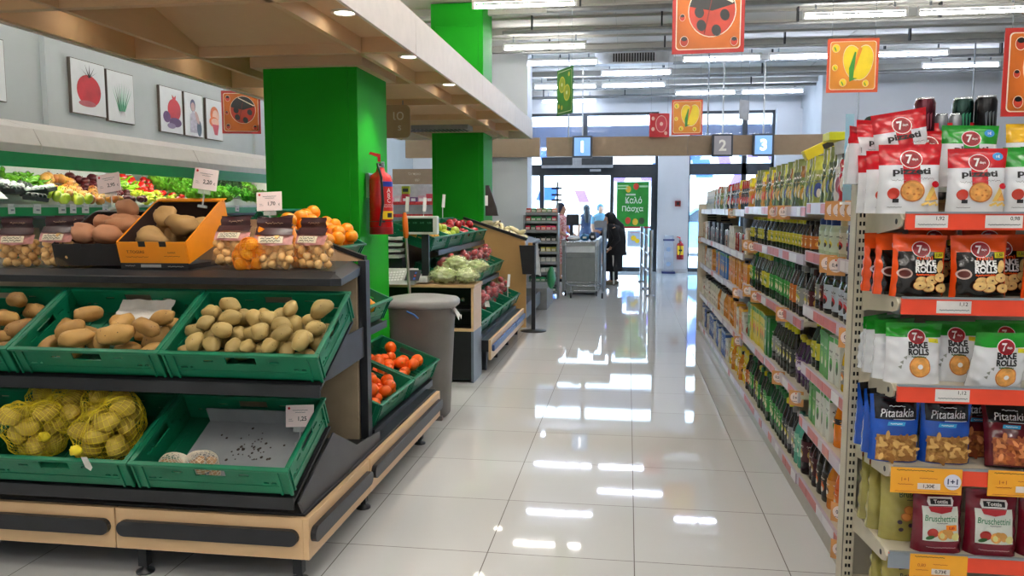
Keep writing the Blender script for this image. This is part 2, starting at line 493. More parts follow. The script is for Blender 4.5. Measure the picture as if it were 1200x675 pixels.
struct(b.build('trim_2', beam_w))
b = MB()
for i, x in enumerate((-3.4, -.95, 1.2, 3.4, 5)):
    b.cyl((x, 12.88, 2.52), (x, 12.88, ZC), .012, n=6)
struct(b.build('trim_3', STEEL))

def downlight(M, label):
    t = thing('ceiling_downlight', label, 'downlight', M, 'downlights in the wooden canopy')
    MB().lathe([(.075, 0), (.075, -.008), (.055, -.01), (.052, .0)], 24, caps=False).build('trim_ring', mat('#d8d2c8', .4), t)
    MB().lathe([(.054, -.002), (.03, -.006), (.001, -.007)], 20, caps=False).build('lamp', mat('#fff6e6', .4, var=0, emit=14.), t)
    return t
ys = [y+.63 for y in ribs]
dl = [y for y in ys if y < 10.5]
for i, y in enumerate(dl):
    downlight(T(-1.50, y, ZS), 'round downlight in the wooden canopy, %s from the near end of the edge row' % ORD[i])
    l = bpy.data.lights.new('downlight_lamp', 'SPOT'); l.energy = 26; l.spot_size = 1.5; l.spot_blend = .5; l.color = (1, .93, .82); l.shadow_soft_size = .05
    lo = bpy.data.objects.new('downlight_lamp', l); COL.objects.link(lo); lo.location = (-1.50, y, ZS-.04)
for i, y in enumerate(dl[1:5]):
    downlight(T(-2.93, y, Z1-.012), 'round downlight in the wooden canopy, %s of the row above the wall chiller' % ORD[i])
    l = bpy.data.lights.new('downlight_lamp', 'SPOT'); l.energy = 20; l.spot_size = 1.5; l.spot_blend = .5; l.color = (1, .93, .82); l.shadow_soft_size = .05
    lo = bpy.data.objects.new('downlight_lamp', l); COL.objects.link(lo); lo.location = (-2.93, y, Z1-.05)

# ------------------------------------------------------------------ fluorescent battens
TUBE = mat('#fffaf4', .4, var=0, emit=34.); TUBEB = mat('#dde7ff', .4, var=0, emit=34.)
def make_batten(tm):
    t = thing('fluorescent_batten', None, 'light')
    MB().box(-.6, .6, -.02, .02, .045, .085).box(-.6, -.57, -.018, .018, -.02, .05).box(.57, .6, -.018, .018, -.02, .05).build('housing', WHITE, t)
    MB().cyl((-.57, 0, 0), (.57, 0, 0), .018, n=8).build('tube', tm, t)
    b = MB()
    for x in (-.45, .45): b.box(x-.01, x+.01, -.012, .012, .075, .2)
    b.build('hanger', STEEL, t)
    return t
LZ = 3.7
rows = [(17.7, [-1.3]), (16.8, [1.5, 2.8, 5.35, 6.6]), (15.6, [-1.22, .07]), (14.2, [.1, 5.3]), (13.05, [-1.1, 1.4, 2.7, 4.1]), (11.75, [-1.22]), (10.35, [2.65, 3.95]), (9.3, [-1.2]),
        (8.0, [.1, 2.7, 5.3]), (6.7, [-.3, 1.4, 4.0]), (5.4, [.1, 2.7, 5.3]), (4.1, [-.2, 1.4, 4.0]), (2.8, [.1, 2.7]), (1.5, [-.4, 1.4, 4.0]), (.2, [-1.0, .4, 2.7]), (-.9, [-3.6, -2.2, -.8, .6, 2.7]), (-2.2, [-2.2, .6])]  # rows behind the camera are unseen, added to light the island front
for i, (y, xs) in enumerate(rows):
    for j, x in enumerate(xs):
        hz = .0 if y > 2 else .0
        place('batten%d' % (y > 12.5), lambda: make_batten(TUBEB if y > 12.5 else TUBE), T(x, y, LZ),
              'lit fluorescent batten, %s from the left in the %s row from the shop front' % (ORD[j], ORD[i]), 'fluorescent battens under the ceiling')
for i, y in enumerate((1.6, 3.4, 5.2, 7.0, 8.8, 10.6, 12.6, 14.6, 16.4)):  # hidden above the canopy, added to light the left wall side
    place('batten0', None, T(-3.95, y, LZ), 'added unseen batten above the wall chiller, %s from the near end' % ORD[i], 'added unseen battens above the chiller')
# conduits, cable trays and the ventilation grille under the ceiling
for i, (y, x0, x1, z, r) in enumerate([(8.95, -1.5, 9, 3.74, .03), (9.9, -1.0, 9, 3.78, .05), (10.9, -1.7, 9, 3.75, .035), (12.3, -1.6, 9, 3.74, .04), (13.6, -1.55, 9, 3.76, .04), (14.9, -1.5, 9, 3.74, .04), (16.2, -1.5, 3.5, 3.75, .05), (17.2, -2.2, 3.5, 3.72, .05)]):
    t = thing('ceiling_conduit', 'grey conduit run under the ceiling, %s from the near end of the shop' % ORD[i], 'pipe', T(0, y, z), 'conduits under the ceiling')
    r *= .62; MB().cyl((x0, 0, 0), (x1, 0, 0), r, n=10).build('pipe', mat('#8e908f', .45, .3), t)
    MB().box(x0, x1, .09, .14, -.006, .0).box(x0, x1, .09, .093, 0, .025).box(x0, x1, .137, .14, 0, .025).build('cable_tray', mat('#a2a29e', .5), t)
    x = x0+.4
    while x < x1:
        MB().box(x-.01, x+.01, -.04, .04, r-.005, ZC-z).build('clamp', DARK, t); x += 1.7
t = thing('ventilation_grille', 'grey ventilation grille box under the ceiling near the green sign', 'vent', T(.06, 13.3, 3.7))
MB().box(-.62, .62, -.1, .1, 0, .2).build('housing', mat('#c9cbcc', .4, .3), t)
b = MB()
for i in range(16): b.box(-.33+i*.042, -.31+i*.042, -.112, -.1, .03, .16)
b.build('grille', BLACK, t)
# ------------------------------------------------------------------ crates
CRATE = mat('#076a4a', .38, var=.1, scale=6., bump=.1, bscale=40); CRATED = mat('#065a3e', .42, var=.1)
def cellwall(b, w, h, nx, nz, hole, M, t=.006, mi=0):
    """wall of thickness t in the local XZ plane, with real openings"""
    dx, dz = w/nx, h/nz
    H = [[hole((i+.5)*dx-w/2, (j+.5)*dz) for j in range(nz)] for i in range(nx)]
    for i in range(nx):
        for j in range(nz):
            if H[i][j]: continue
            x0, x1, z0, z1 = i*dx-w/2, (i+1)*dx-w/2, j*dz, (j+1)*dz
            v = [(x0,0,z0),(x1,0,z0),(x1,0,z1),(x0,0,z1),(x0,t,z0),(x1,t,z0),(x1,t,z1),(x0,t,z1)]
            f = [(0,1,2,3),(7,6,5,4)]
            if i == 0 or H[i-1][j]: f.append((0,3,7,4))
            if i == nx-1 or H[i+1][j]: f.append((1,5,6,2))
            if j == 0 or H[i][j-1]: f.append((0,4,5,1))
            if j == nz-1 or H[i][j+1]: f.append((3,2,6,7))
            b.add(v, f, mi, False, M)
def make_crate(w=.6, d=.4, h=.125):
    t = thing('produce_crate', None, 'crate')
    def hole(x, z, W):
        ax = abs(x); u = z/h
        if ax < .055 and .55 < u < .8: return True
        if abs(ax-W*.37) < .03 and .38 < u < .46 and int((ax*200)) % 3: return True
        if abs(ax-W*.22) < .02 and .62 < u < .7: return True
        return False
    b = MB()
    b.box(-w/2, w/2, 0, d, 0, .006)
    for i in range(9): b.box(-w/2+.03+i*.064, -w/2+.04+i*.064, .01, d-.01, .006, .01)
    b.build('base', CRATED, t)
    for nm, W, M in (('front_wall', w, T(0, 0, 0)), ('rear_wall', w, T(0, d, 0) @ RZ(PI)), ('end_wall', d, T(w/2, d/2, 0) @ RZ(PI/2)), ('end_wall', d, T(-w/2, d/2, 0) @ RZ(-PI/2))):
        b = MB(); cellwall(b, W, h, int(W/.01), 16, lambda x, z: hole(x, z, W), M)
        for s_ in (-1, 1):
            for k in (.5, .44): b.box(s_*W*k-.004, s_*W*k+.004, -.006, 0, 0, h-.012, 0, M)
        b.box(-W*.44, W*.44, -.003, 0, h*.28, h*.31, 0, M)
        b.build(nm, CRATE, t)
    b = MB()
    e = .012
    for x0, x1, y0, y1 in ((-w/2-e, w/2+e, -e, .008), (-w/2-e, w/2+e, d-.008, d+e), (-w/2-e, -w/2+.008, .008, d-.008), (w/2-.008, w/2+e, .008, d-.008)):
        b.box(x0, x1, y0, y1, h-.012, h)
    b.build('rim', CRATE, t, bevel=.003)
    return t
def crate(M, label, group): return place('crate', make_crate, M, label, group)

# ------------------------------------------------------------------ produce
def lumpy(seed, amp, sc):
    off = Vector((seed*13.7, seed*7.1, seed*3.3))
    return lambda d: 1 + amp*noise.noise(d*sc+off)
def skin_mat(k, h1, h2, spots, rough=.6, coat=0.):
    key = 'skin_'+k
    if key in MATS: return MATS[key]
    m = bpy.data.materials.new(key); m.use_nodes = True; nt = m.node_tree; b = nt.nodes['Principled BSDF']; L = nt.links.new
    tc = nt.nodes.new('ShaderNodeTexCoord'); oi = nt.nodes.new('ShaderNodeObjectInfo')
    n = nt.nodes.new('ShaderNodeTexNoise'); n.inputs['Scale'].default_value = 22; n.inputs['Detail'].default_value = 6; L(tc.outputs['Object'], n.inputs['Vector'])
    ad = nt.nodes.new('ShaderNodeMath'); ad.operation = 'MULTIPLY_ADD'; ad.inputs[1].default_value = .6; L(oi.outputs['Random'], ad.inputs[0])
    sb = nt.nodes.new('ShaderNodeMath'); sb.operation = 'MULTIPLY'; sb.inputs[1].default_value = .6; L(n.outputs[0], sb.inputs[0]); L(sb.outputs[0], ad.inputs[2])
    mx = nt.nodes.new('ShaderNodeMix'); mx.data_type = 'RGBA'; mx.inputs[6].default_value = (*lin(h1), 1); mx.inputs[7].default_value = (*lin(h2), 1); L(ad.outputs[0], mx.inputs[0])
    out = mx.outputs[2]
    if spots:
        v = nt.nodes.new('ShaderNodeTexVoronoi'); v.inputs['Scale'].default_value = 55; L(tc.outputs['Object'], v.inputs['Vector'])
        lt = nt.nodes.new('ShaderNodeMath'); lt.operation = 'LESS_THAN'; lt.inputs[1].default_value = .11; L(v.outputs['Distance'], lt.inputs[0])
        m2 = nt.nodes.new('ShaderNodeMix'); m2.data_type = 'RGBA'; m2.inputs[7].default_value = (*lin(spots), 1); L(lt.outputs[0], m2.inputs[0]); L(out, m2.inputs[6]); out = m2.outputs[2]
    L(out, b.inputs['Base Color']); b.inputs['Roughness'].default_value = rough; b.inputs['Coat Weight'].default_value = coat
    bp = nt.nodes.new('ShaderNodeBump'); bp.inputs['Strength'].default_value = .25; bp.inputs['Distance'].default_value = .004
    L(n.outputs[0], bp.inputs['Height']); L(bp.outputs[0], b.inputs['Normal'])
    MATS[key] = m; return m
POT = skin_mat('potato', '#84703e', '#b2985c', '#6a5432'); POTB = skin_mat('potato_brown', '#6b4520', '#c59a54', '#46301a')
SWEET = skin_mat('sweet', '#a8744e', '#bb8462', None, .7); SWEETB = skin_mat('sweet_brown', '#95713f', '#b08a56', None, .7)
ORA = skin_mat('orange', '#f08a00', '#f59d10', None, .4); MAN = skin_mat('mandarin', '#f0560a', '#f46a12', None, .38)
APPR = skin_mat('apple_red', '#8e1420', '#b8302e', '#c8703c', .25, .3); APPG = skin_mat('apple_green', '#9bb82c', '#b9c840', None, .28, .3)
PEPG = skin_mat('pepper_green', '#7fb81c', '#a5d22c', None, .25, .3); PEPD = skin_mat('pepper_dark', '#4d8a1c', '#6aa82a', None, .25, .3)
PEPR = skin_mat('pepper_red', '#b80f14', '#d8241c', None, .2, .4); DARKR = skin_mat('dark_red', '#3d0d14', '#641822', None, .3)
LEMON = skin_mat('lemon', '#f0a81c', '#f5bc30', None, .4); MIXA = skin_mat('mix_apple', '#b04030', '#d8b050', None, .3, .2)
STEMM = mat('#5a4326', .7); LEAFG = mat('#4d9a2a', .5, var=.3, scale=30); LEAFL = mat('#7cc03a', .5, var=.3, scale=30); LEAFD = mat('#1f5a24', .55, var=.35, scale=30); LEAFF = mat('#2c4a2c', .6, var=.3, scale=30)
def tuber(kind, mt, r, seed, amp=.28, sc=1.1, nu=18, nv=12):
    return MB().sphere((0, 0, 0), r, nu, nv, 0, lumpy(seed, amp, sc)).build(kind, mt)
def heap(n, x0, x1, y0, y1, z0, r, rnd, slack=.92, tries=30, rv=.12):
    out = []
    for i in range(n):
        q = r*(1+rnd.uniform(-rv, rv)); best = None
        for k in range(tries):
            x, y = rnd.uniform(x0+q, x1-q), rnd.uniform(y0+q, y1-q); z = z0+q*.8
            for a, b_, c, s_ in out:
                d2 = (x-a)**2+(y-b_)**2; R = (q+s_)*slack
                if d2 < R*R: z = max(z, c+math.sqrt(R*R-d2))
            if best is None or z < best[2]: best = (x, y, z, q)
        out.append(best)
    return out
def fill(name, cat, mt, dims, CM, box, n, r, tmpl, rows, group, seed, nvar=4, amp=.25, sc=1.1, flat_=True, parts=None, slack=.92, tries=30):
    """a heap of single fruits or tubers in a crate whose matrix is CM"""
    rnd = random.Random(seed); objs = []
    for i, (x, y, z, q) in enumerate(heap(n, *box, r, rnd, slack, tries)):
        key = (name, cat, str(mt.name), i % nvar)
        k = q/r*rnd.uniform(.95, 1.08)
        Rm = (Euler((rnd.uniform(-.35, .35), rnd.uniform(-.35, .35), rnd.uniform(0, 6.3))).to_matrix().to_4x4() if flat_ else Euler((rnd.uniform(0, 6), rnd.uniform(0, 6), rnd.uniform(0, 6))).to_matrix().to_4x4())
        def mk():
            o = tuber(name, mt, dims, i % nvar + seed*3, amp, sc); o['category'] = cat
            if parts: parts(o, dims)
            return o
        o = place(key, mk, CM @ T(x, y, z) @ Rm @ S(k, k, k), None)
        objs.append(o)
    for o in objs: o.matrix_world = o.matrix_world
    bpy.context.view_layer.update()
    label_heap(objs, tmpl, rows, group)
    return objs
def stalk(o, dims):
    MB().cyl((0, 0, dims[2]*.85), (.003, 0, dims[2]*1.3), .0018, .0025, 6).build('stem', STEMM, o)
def button(o, dims):
    MB().cyl((0, 0, dims[2]*.96), (0, 0, dims[2]*1.04), .005, .003, 6).build('stem_end', mat('#7a8a2a', .6), o)

# ------------------------------------------------------------------ near produce island (camera side and aisle side)
BW = wood_mat('#c7a377', '#d4b389', .4, (2, 12, 12)); BW2 = wood_mat('#c7a377', '#d4b389', .4, (12, 2, 12))
RUB = mat('#1b1d22', .4, var=.15, bump=.05); PANEL = mat('#a8977c', .6, var=.05); SHELF = mat('#26282b', .38, .2, var=.25, scale=5.); SHELFG = mat('#383a3f', .4, .3, var=.1)
isl = thing('produce_island', 'low produce island with dark shelves and pale wooden bumper, beside the aisle floor', 'display stand', T(-1.15, 2.72, 0))
IX, IY = -1.15, 2.72
def ibox(nm, m, *q, bevel=.002):
    b = MB(); [b.box(a-IX, c-IX, d-IY, e-IY, f, g) for a, c, d, e, f, g in q]
    return b.build(nm, m, isl, bevel=bevel)
for x0, x1 in ((-1.925, -1.172), (-2.70, -1.93), (-3.3, -2.705)):
    ibox('bumper_board', BW, (x0, x1, 2.72, 2.742, .118, .277))
    o = isl.children[-1]
    b = MB(); P_ = []
    for s_ in (1, -1):
        for i in range(9):
            g = -PI/2+PI*i/8 if s_ > 0 else PI/2+PI*i/8
            c = (x1-.045 if s_ > 0 else x0+.045)-IX
            P_.append((c+.03*math.cos(g), .205+.03*math.sin(g)))
    b.prism(P_, -.022, 0, 'y').build('rubber_strip', RUB, o, bevel=.008)
for y0, y1 in ((2.72, 3.432), (3.437, 4.82)):
    ibox('bumper_board', BW2, (-1.172, -1.15, y0, y1, .118, .277))
    o = isl.children[-1]
    P_ = []
    for s_ in (1, -1):
        for i in range(9):
            g = -PI/2+PI*i/8 if s_ > 0 else PI/2+PI*i/8
            c = (y1-.045 if s_ > 0 else y0+.045)-IY
            P_.append((c+.03*math.cos(g), .205+.03*math.sin(g)))
    MB().prism(P_, 0, .022, 'x').build('rubber_strip', RUB, o, bevel=.008)
for x, y in ((-1.225, 2.80), (-1.85, 2.78), (-2.55, 2.78), (-1.225, 3.55), (-1.225, 4.6), (-3.2, 2.8), (-2.2, 4.6), (-3.2, 3.9)):
    MB().box(x-IX-.018, x-IX+.018, y-IY-.018, y-IY+.018, .03, .2).lathe([(.035, 0), (.035, .008), (.012, .014), (.012, .04)], 12, M=T(x-IX, y-IY, 0)).build('foot', DARK, isl)
ibox('base_deck', SHELF, (-3.3, -1.175, 2.745, 4.82, .2, .285))
ibox('rear_panel', PANEL, (-3.3, -1.29, 3.70, 3.74, .285, 1.10), (-3.3, -2.13, 4.80, 4.82, .285, 1.0), (-2.15, -2.13, 3.74, 4.82, .285, 1.16))
ibox('upright', DARK, (-1.285, -1.245, 3.71, 3.77, .25, 1.165))
ibox('upright', DARK, (-3.3, -3.26, 3.70, 3.775, .25, 1.155))
def sloped(nm, m, x0, x1, y0, z0, y1, z1, t=.012, lip=.035):
    P_ = [(y0-IY, z0), (y1-IY, z1), (y1-IY, z1-t), (y0-IY, z0-t)]
    b = MB().prism(P_, x0-IX, x1-IX, 'x'); b.box(x0-IX, x1-IX, y0-IY-.006, y0-IY+.006, z0-lip, z0+.012)
    return b.build(nm, m, isl, bevel=.002)
sloped('lower_shelf', SHELF, -3.3, -1.195, 2.70, .352, 3.08, .528)
sloped('middle_shelf', SHELF, -3.3, -1.118, 2.785, .752, 3.16, .955)
for x in (-1.19, -1.262):
    if x > -1.2: P_ = [(2.75-IY, .285), (3.70-IY, .285), (3.70-IY, .335), (3.36-IY, .365), (3.08-IY, .50), (2.72-IY, .338)]
    else: P_ = [(2.84-IY, .71), (3.26-IY, .685), (3.70-IY, .70), (3.70-IY, .845), (3.3-IY, .84), (3.12-IY, .915), (2.84-IY, .765)]
    MB().prism(P_, x-IX, x-IX+.006, 'x').build('shelf_bracket', SHELFG, isl)
# top shelf with a bevelled lip
b = MB().prism([(-3.3-IX, 3.12-IY), (-1.19-IX, 3.12-IY), (-1.33-IX, 3.74-IY), (-3.3-IX, 3.74-IY)], 1.148, 1.16, 'z')
b.prism([(3.12-IY, 1.16), (3.06-IY, 1.135), (3.06-IY, 1.105), (3.12-IY, 1.12)], -3.3-IX, -1.175-IX, 'x')
q = lambda x, y, z: (x-IX, y-IY, z)
b.add([q(-1.19, 3.12, 1.16), q(-1.33, 3.74, 1.16), q(-1.275, 3.735, 1.135), q(-1.135, 3.075, 1.135), q(-1.19, 3.12, 1.12), q(-1.33, 3.74, 1.12), q(-1.275, 3.735, 1.095), q(-1.135, 3.075, 1.105), q(-1.175, 3.06, 1.135), q(-1.175, 3.06, 1.105)], [(0, 3, 2, 1), (3, 7, 6, 2), (7, 4, 5, 6), (1, 2, 6, 5), (0, 8, 3), (8, 9, 7, 3), (9, 4, 7)], 0)
b.build('top_shelf', SHELF, isl, bevel=.002)
MB().prism([(-1.62-IX, 1.16), (-1.27-IX, 1.16), (-1.27-IX, 1.175), (-1.80-IX, 1.36), (-2.12-IX, 1.36), (-2.12-IX, 1.16)], 3.745-IY, 3.765-IY, 'y').build('side_panel', mat('#b99a78', .5, var=.06), isl)
MB().prism([(-1.26-IX, 1.165), (-1.26-IX, 1.185), (-1.80-IX, 1.376), (-1.80-IX, 1.356)], 3.738-IY, 3.775-IY, 'y').build('edge_trim', BLACK, isl)
# aisle-side sloped shelves
def aslope(nm, x0, z0, x1, z1, y1=4.98):
    P_ = [(x0-IX, z0), (x1-IX, z1), (x1-IX, z1-.012), (x0-IX, z0-.012)]
    b = MB().prism(P_, 3.78-IY, y1-IY, 'y'); b.box(x0-IX-.004, x0-IX+.008, 3.78-IY, y1-IY, z0-.03, z0+.012); b.build(nm, SHELF, isl, bevel=.002)
aslope('aisle_shelf', -1.245, .30, -1.75, .50); aslope('aisle_shelf', -1.37, .765, -1.86, .985, 4.42); aslope('aisle_shelf', -1.545, 1.075, -1.92, 1.28, 4.50)
ibox('inner_deck', SHELF, (-3.2, -1.96, 3.78, 4.8, 1.17, 1.185))
b = MB()
for y in (3.80, 4.95): b.box(-2.0-IX, -1.95-IX, y-IY, y-IY+.03, .28, 1.16)
b.build('rear_upright', DARK, isl)

def frontM(xr, y, z, t): return T(xr-.3, y, z) @ RX(t)
GC = 'green crates on the camera side of the island'
cm3 = frontM(-1.118, 2.806, .775, .50); cm2 = frontM(-1.745, 2.806, .775, .50); cm1 = frontM(-2.372, 2.806, .775, .50)
cb3 = frontM(-1.20, 2.70, .375, .44); cb2 = frontM(-1.827, 2.70, .375, .44); cb1 = frontM(-2.454, 2.70, .375, .44)
crate(cm3, 'green plastic crate heaped with small yellow potatoes, middle shelf of the island', GC)
crate(cm2, 'green plastic crate of brown dirty potatoes with white paper, middle shelf', GC)
crate(cm1, 'green plastic crate cut by the left edge on the middle shelf', GC)
crate(cb3, 'green plastic crate nearly empty with a grey tray, bottom shelf', GC)
crate(cb2, 'green plastic crate with netted potato bags, bottom shelf of the island', GC)
crate(cb1, 'green plastic crate at the far left of the bottom shelf', GC)
fill('potato', 'potato', POT, (.043, .031, .029), cm3, (-.285, .285, .012, .31, .015), 56, .036, 'small yellow potato, {n} from left in the {row} row of its crate', 5, 'yellow potatoes in the middle-shelf crate', 3, 6, .22, 1.2)
fill('brown_potato', 'potato', POTB, (.062, .036, .034), cm2, (-.28, .28, .012, .30, .012), 19, .047, 'long brown dirty potato, {n} from left in the {row} row of its crate', 3, 'brown potatoes in the middle-shelf crate', 5, 5, .25, 1.3)
fill('brown_potato', 'potato', POTB, (.062, .036, .034), cm1, (.0, .28, .02, .38, .015), 10, .047, 'long brown potato in the crate cut by the left edge, {n} from left, {row} row', 2, 'brown potatoes in the left crate', 6, 5, .25, 1.3)
t = thing('paper_sheet', 'crumpled white paper sheet among the brown potatoes', 'paper', cm2 @ T(.05, .325, .055) @ RX(.35))
MB().grid(lambda u, v: ((u-.5)*.24, (v-.5)*.14, .012*noise.noise(Vector((u*5, v*5, 1)))), 14, 10).build('sheet', mat('#c9c6c0', .6, bump=.2), t)
PAPR = mat('#c9c6c0', .6)
# grey tray with dirt and a last net of shallots in the empty crate
t = thing('grey_tray', 'grey cardboard tray with soil lying in the nearly empty green crate', 'tray', cb3 @ T(.0, 0, .012))
b = MB().box(-.19, .27, .05, .37, 0, .006); b.box(-.19, .27, .362, .368, .006, .07); b.box(.262, .268, .05, .36, .006, .03)
b.build('tray', mat('#85888c', .5, var=.06), t)
b = MB(); rnd = random.Random(4)
for i in range(46):
    x, y = rnd.gauss(.05, .06), rnd.gauss(.2, .05); r = rnd.uniform(.002, .007); b.sphere((x, y, .007), (r, r*1.2, .002), 6, 4)
o = b.build('soil', mat('#3c332c', .9), t); o['kind'] = 'stuff'
def star_hull(balls, c, margin, nu, nv, smooth=.0):
    def r_(d):
        best = .02
        for q, r in balls:
            p = Vector(q)-Vector(c); b_ = p.dot(d); k = p.length_squared-b_*b_; R = r+margin
            if k < R*R and b_+math.sqrt(R*R-k) > 0: best = max(best, b_+math.sqrt(R*R-k))
            elif b_ > 0: best = max(best, (b_+R)*max(0, 1-(math.sqrt(max(k, 0))-R)*8))
        return best
    return r_
NETY = mat('#d6c22a', .45, var=.1); NETO = mat('#f0901c', .45, var=.1); NETW = mat('#e5dccb', .5, var=.05)
def net_bag(name, label, cat, M, n, dims, box, kind, kmat, netm, seed, group, sc=1, knot=None):
    t = thing(name, label, cat, M, group); rnd = random.Random(seed)
    hp = heap(n, *box, dims[1]*1.18, rnd)
    balls = []
    for x, y, z, q in hp:
        o = place((kind, 'net', len(balls) % 3, seed), lambda: tuber(kind, kmat, dims, seed+len(balls), .2, 1.2, 14, 9), T(x, y, z) @ Euler((rnd.uniform(-.4, .4), rnd.uniform(-.4, .4), rnd.uniform(0, 6))).to_matrix().to_4x4(), None)
        for k in ('label', 'group', 'category'):
            if k in o: del o[k]
        ml = o.matrix_world.copy(); o.parent = t; o.matrix_local = ml
        balls.append(((x, y, z), dims[0]*.98))
    c = ((box[0]+box[1])/2, (box[2]+box[3])/2, box[4]+.04)
    rf = star_hull(balls, c, .004, 1, 1)
    b = MB(); nu, nv = 46, 26; R = {}
    dirs = lambda i, j: Vector((math.cos(-PI/2+PI*j/nv)*math.cos(2*PI*i/nu), math.cos(-PI/2+PI*j/nv)*math.sin(2*PI*i/nu), math.sin(-PI/2+PI*j/nv)))
    rr = [[rf(dirs(i, j)) for i in range(nu)] for j in range(nv+1)]
    for _ in range(2):
        rr = [[(rr[j][i]*2+rr[j][(i+1) % nu]+rr[j][i-1]+rr[max(0, j-1)][i]+rr[min(nv, j+1)][i])/6 for i in range(nu)] for j in range(nv+1)]
    V = [[Vector(c)+dirs(i, j)*max(rr[j][i], .02) for i in range(nu)] for j in range(nv+1)]
    for j in range(nv+1):
        for i in range(nu): V[j][i].z = max(V[j][i].z, box[4]-.002)
    vs = [p for row in V for p in row]; fs = []
    for j in range(nv):
        for i in range(nu):
            k = (i+1) % nu; a, b2, c2, d2 = j*nu+i, j*nu+k, (j+1)*nu+k, (j+1)*nu+i
            fs.append((a, b2, c2, d2))
    me = bpy.data.meshes.new('net'); me.from_pydata(vs, [], fs); me.materials.append(netm)
    o = bpy.data.objects.new('net', me); COL.objects.link(o); o.parent = t
    md = o.modifiers.new('w', 'WIREFRAME'); md.thickness = .0024*sc; md.use_replace = True; md.use_even_offset = False
    if knot:
        kx, ky, kz = knot
        MB().sphere((kx, ky, kz), (.022, .02, .02), 12, 8, 0, lumpy(2, .4, 3)).build('knot', netm, t)
    return t
POTY = skin_mat('potato_yellow', '#a08a34', '#c2a848', '#7d6630')
NB = 'netted potato bags in the bottom crate'
n1 = net_bag('potato_net_bag', 'yellow net bag of potatoes lying on top at the back, knot in front', 'net bag', cb2 @ T(-.12, .22, .085), 9, (.048, .036, .034), (-.15, .15, -.08, .13, 0), 'potato', POTY, NETY, 11, NB, knot=(.03, -.12, .05))
n2 = net_bag('potato_net_bag', 'yellow net bag of potatoes under the knotted one, left end of the bottom crate', 'net bag', cb2 @ T(-.145, .14, .018), 10, (.048, .036, .034), (-.11, .11, -.085, .09, 0), 'potato', POTY, NETY, 12, NB)
n3 = net_bag('potato_net_bag', 'bulging yellow net bag of potatoes with a white tag over the crate edge', 'net bag', cb2 @ T(.125, .18, .018), 17, (.048, .036, .034), (-.125, .125, -.125, .15, 0), 'potato', POTY, NETY, 13, NB, knot=(-.02, -.165, .135))
MB().prism([(-.012, 0), (.012, .0), (.016, -.05), (.004, -.066), (-.012, -.05)], -.18, -.178, 'y', M=T(.04, -.024, .14)).build('paper_tag', PAPR, n3)
n4 = net_bag('shallot_net_bag', 'small white net of shallots left in the nearly empty crate', 'net bag', cb3 @ T(-.12, .055, .018), 12, (.021, .017, .016), (-.12, .12, -.022, .03, 0), 'shallot', skin_mat('shallot', '#b58a64', '#c9a07a', None, .4), NETW, 14, None)
MB().prism([(-.02, 0), (.03, .005), (.03, .02), (-.03, .016)], -.004, -.002, 'y', M=T(-.15, -.02, .03) @ RZ(.3) @ RY(.6)).build('paper_tag', mat('#dcdcda', .5), n4)

# ------------------------------------------------------------------ price cards on clear holders
def card(w_, h_, M, price, label, cat='price sign', cords=None, stem=0., cols=None, group=None):
    t = thing('price_sign', label, cat, M, group)
    MB().box(-w_/2, w_/2, 0, .003, 0, h_).build('card', mat('#f1dfdc', .4, var=.02) if cols is None else cols, t)
    p = Print(flat(0)); p.text(price, w_*.10, h_*.36, h=h_*.23, mi=0, bold=.015); p.text('€', w_*.40, h_*.32, h=h_*.12, mi=0)
    p.squig(-w_*.25, w_*.3, h_*.76, .0016, 1, .0009, 16, 1); p.squig(-w_*.15, w_*.22, h_*.66, .0014, 1, .0008, 12, 2)
    p.squig(-w_*.38, -w_*.26, h_*.36, .001, 1, .0007, 8, 3); p.squig(-w_*.38, -w_*.22, h_*.28, .001, 1, .0007, 8, 4)
    p.build('lettering', [INK, INKGREY], t)
    Print(flat(0)).ell(-w_*.38, h_*.86, h_*.07, h_*.07, 0, n=5, rings=1).build('red_logo', [RED], t)
    if stem:
        MB().box(-w_*.25, w_*.25, .003, .008, -.02, h_*.3).cyl((0, .006, -stem), (0, .006, 0), .004, n=8).box(-.02, .02, 0, .014, -stem-.012, -stem).build('clear_holder', mat('#dfe6e6', .1, var=0, alpha=.35, key='clear'), t)
    return t
card(.115, .085, T(-2.365, 3.42, 1.49) @ RY(-.16) @ RX(-.1), '2,95', 'white price sign reading 2,95 above the dark sweet potato box', stem=.07)
card(.115, .095, T(-1.90, 3.42, 1.50) @ RY(.14) @ RX(-.1), '2,20', 'white price sign reading 2,20 above the orange carton', stem=.07)
card(.12, .085, T(-1.61, 3.46, 1.405) @ RY(-.04) @ RX(-.1), '1,70', 'white price sign reading 1,70 above the onion bags', stem=.09)
card(.115, .085, T(-1.26, 2.92, .565) @ RY(-.06) @ RX(-.2), '1,25', 'white price sign reading 1,25 clipped to the nearly empty crate', stem=.06)

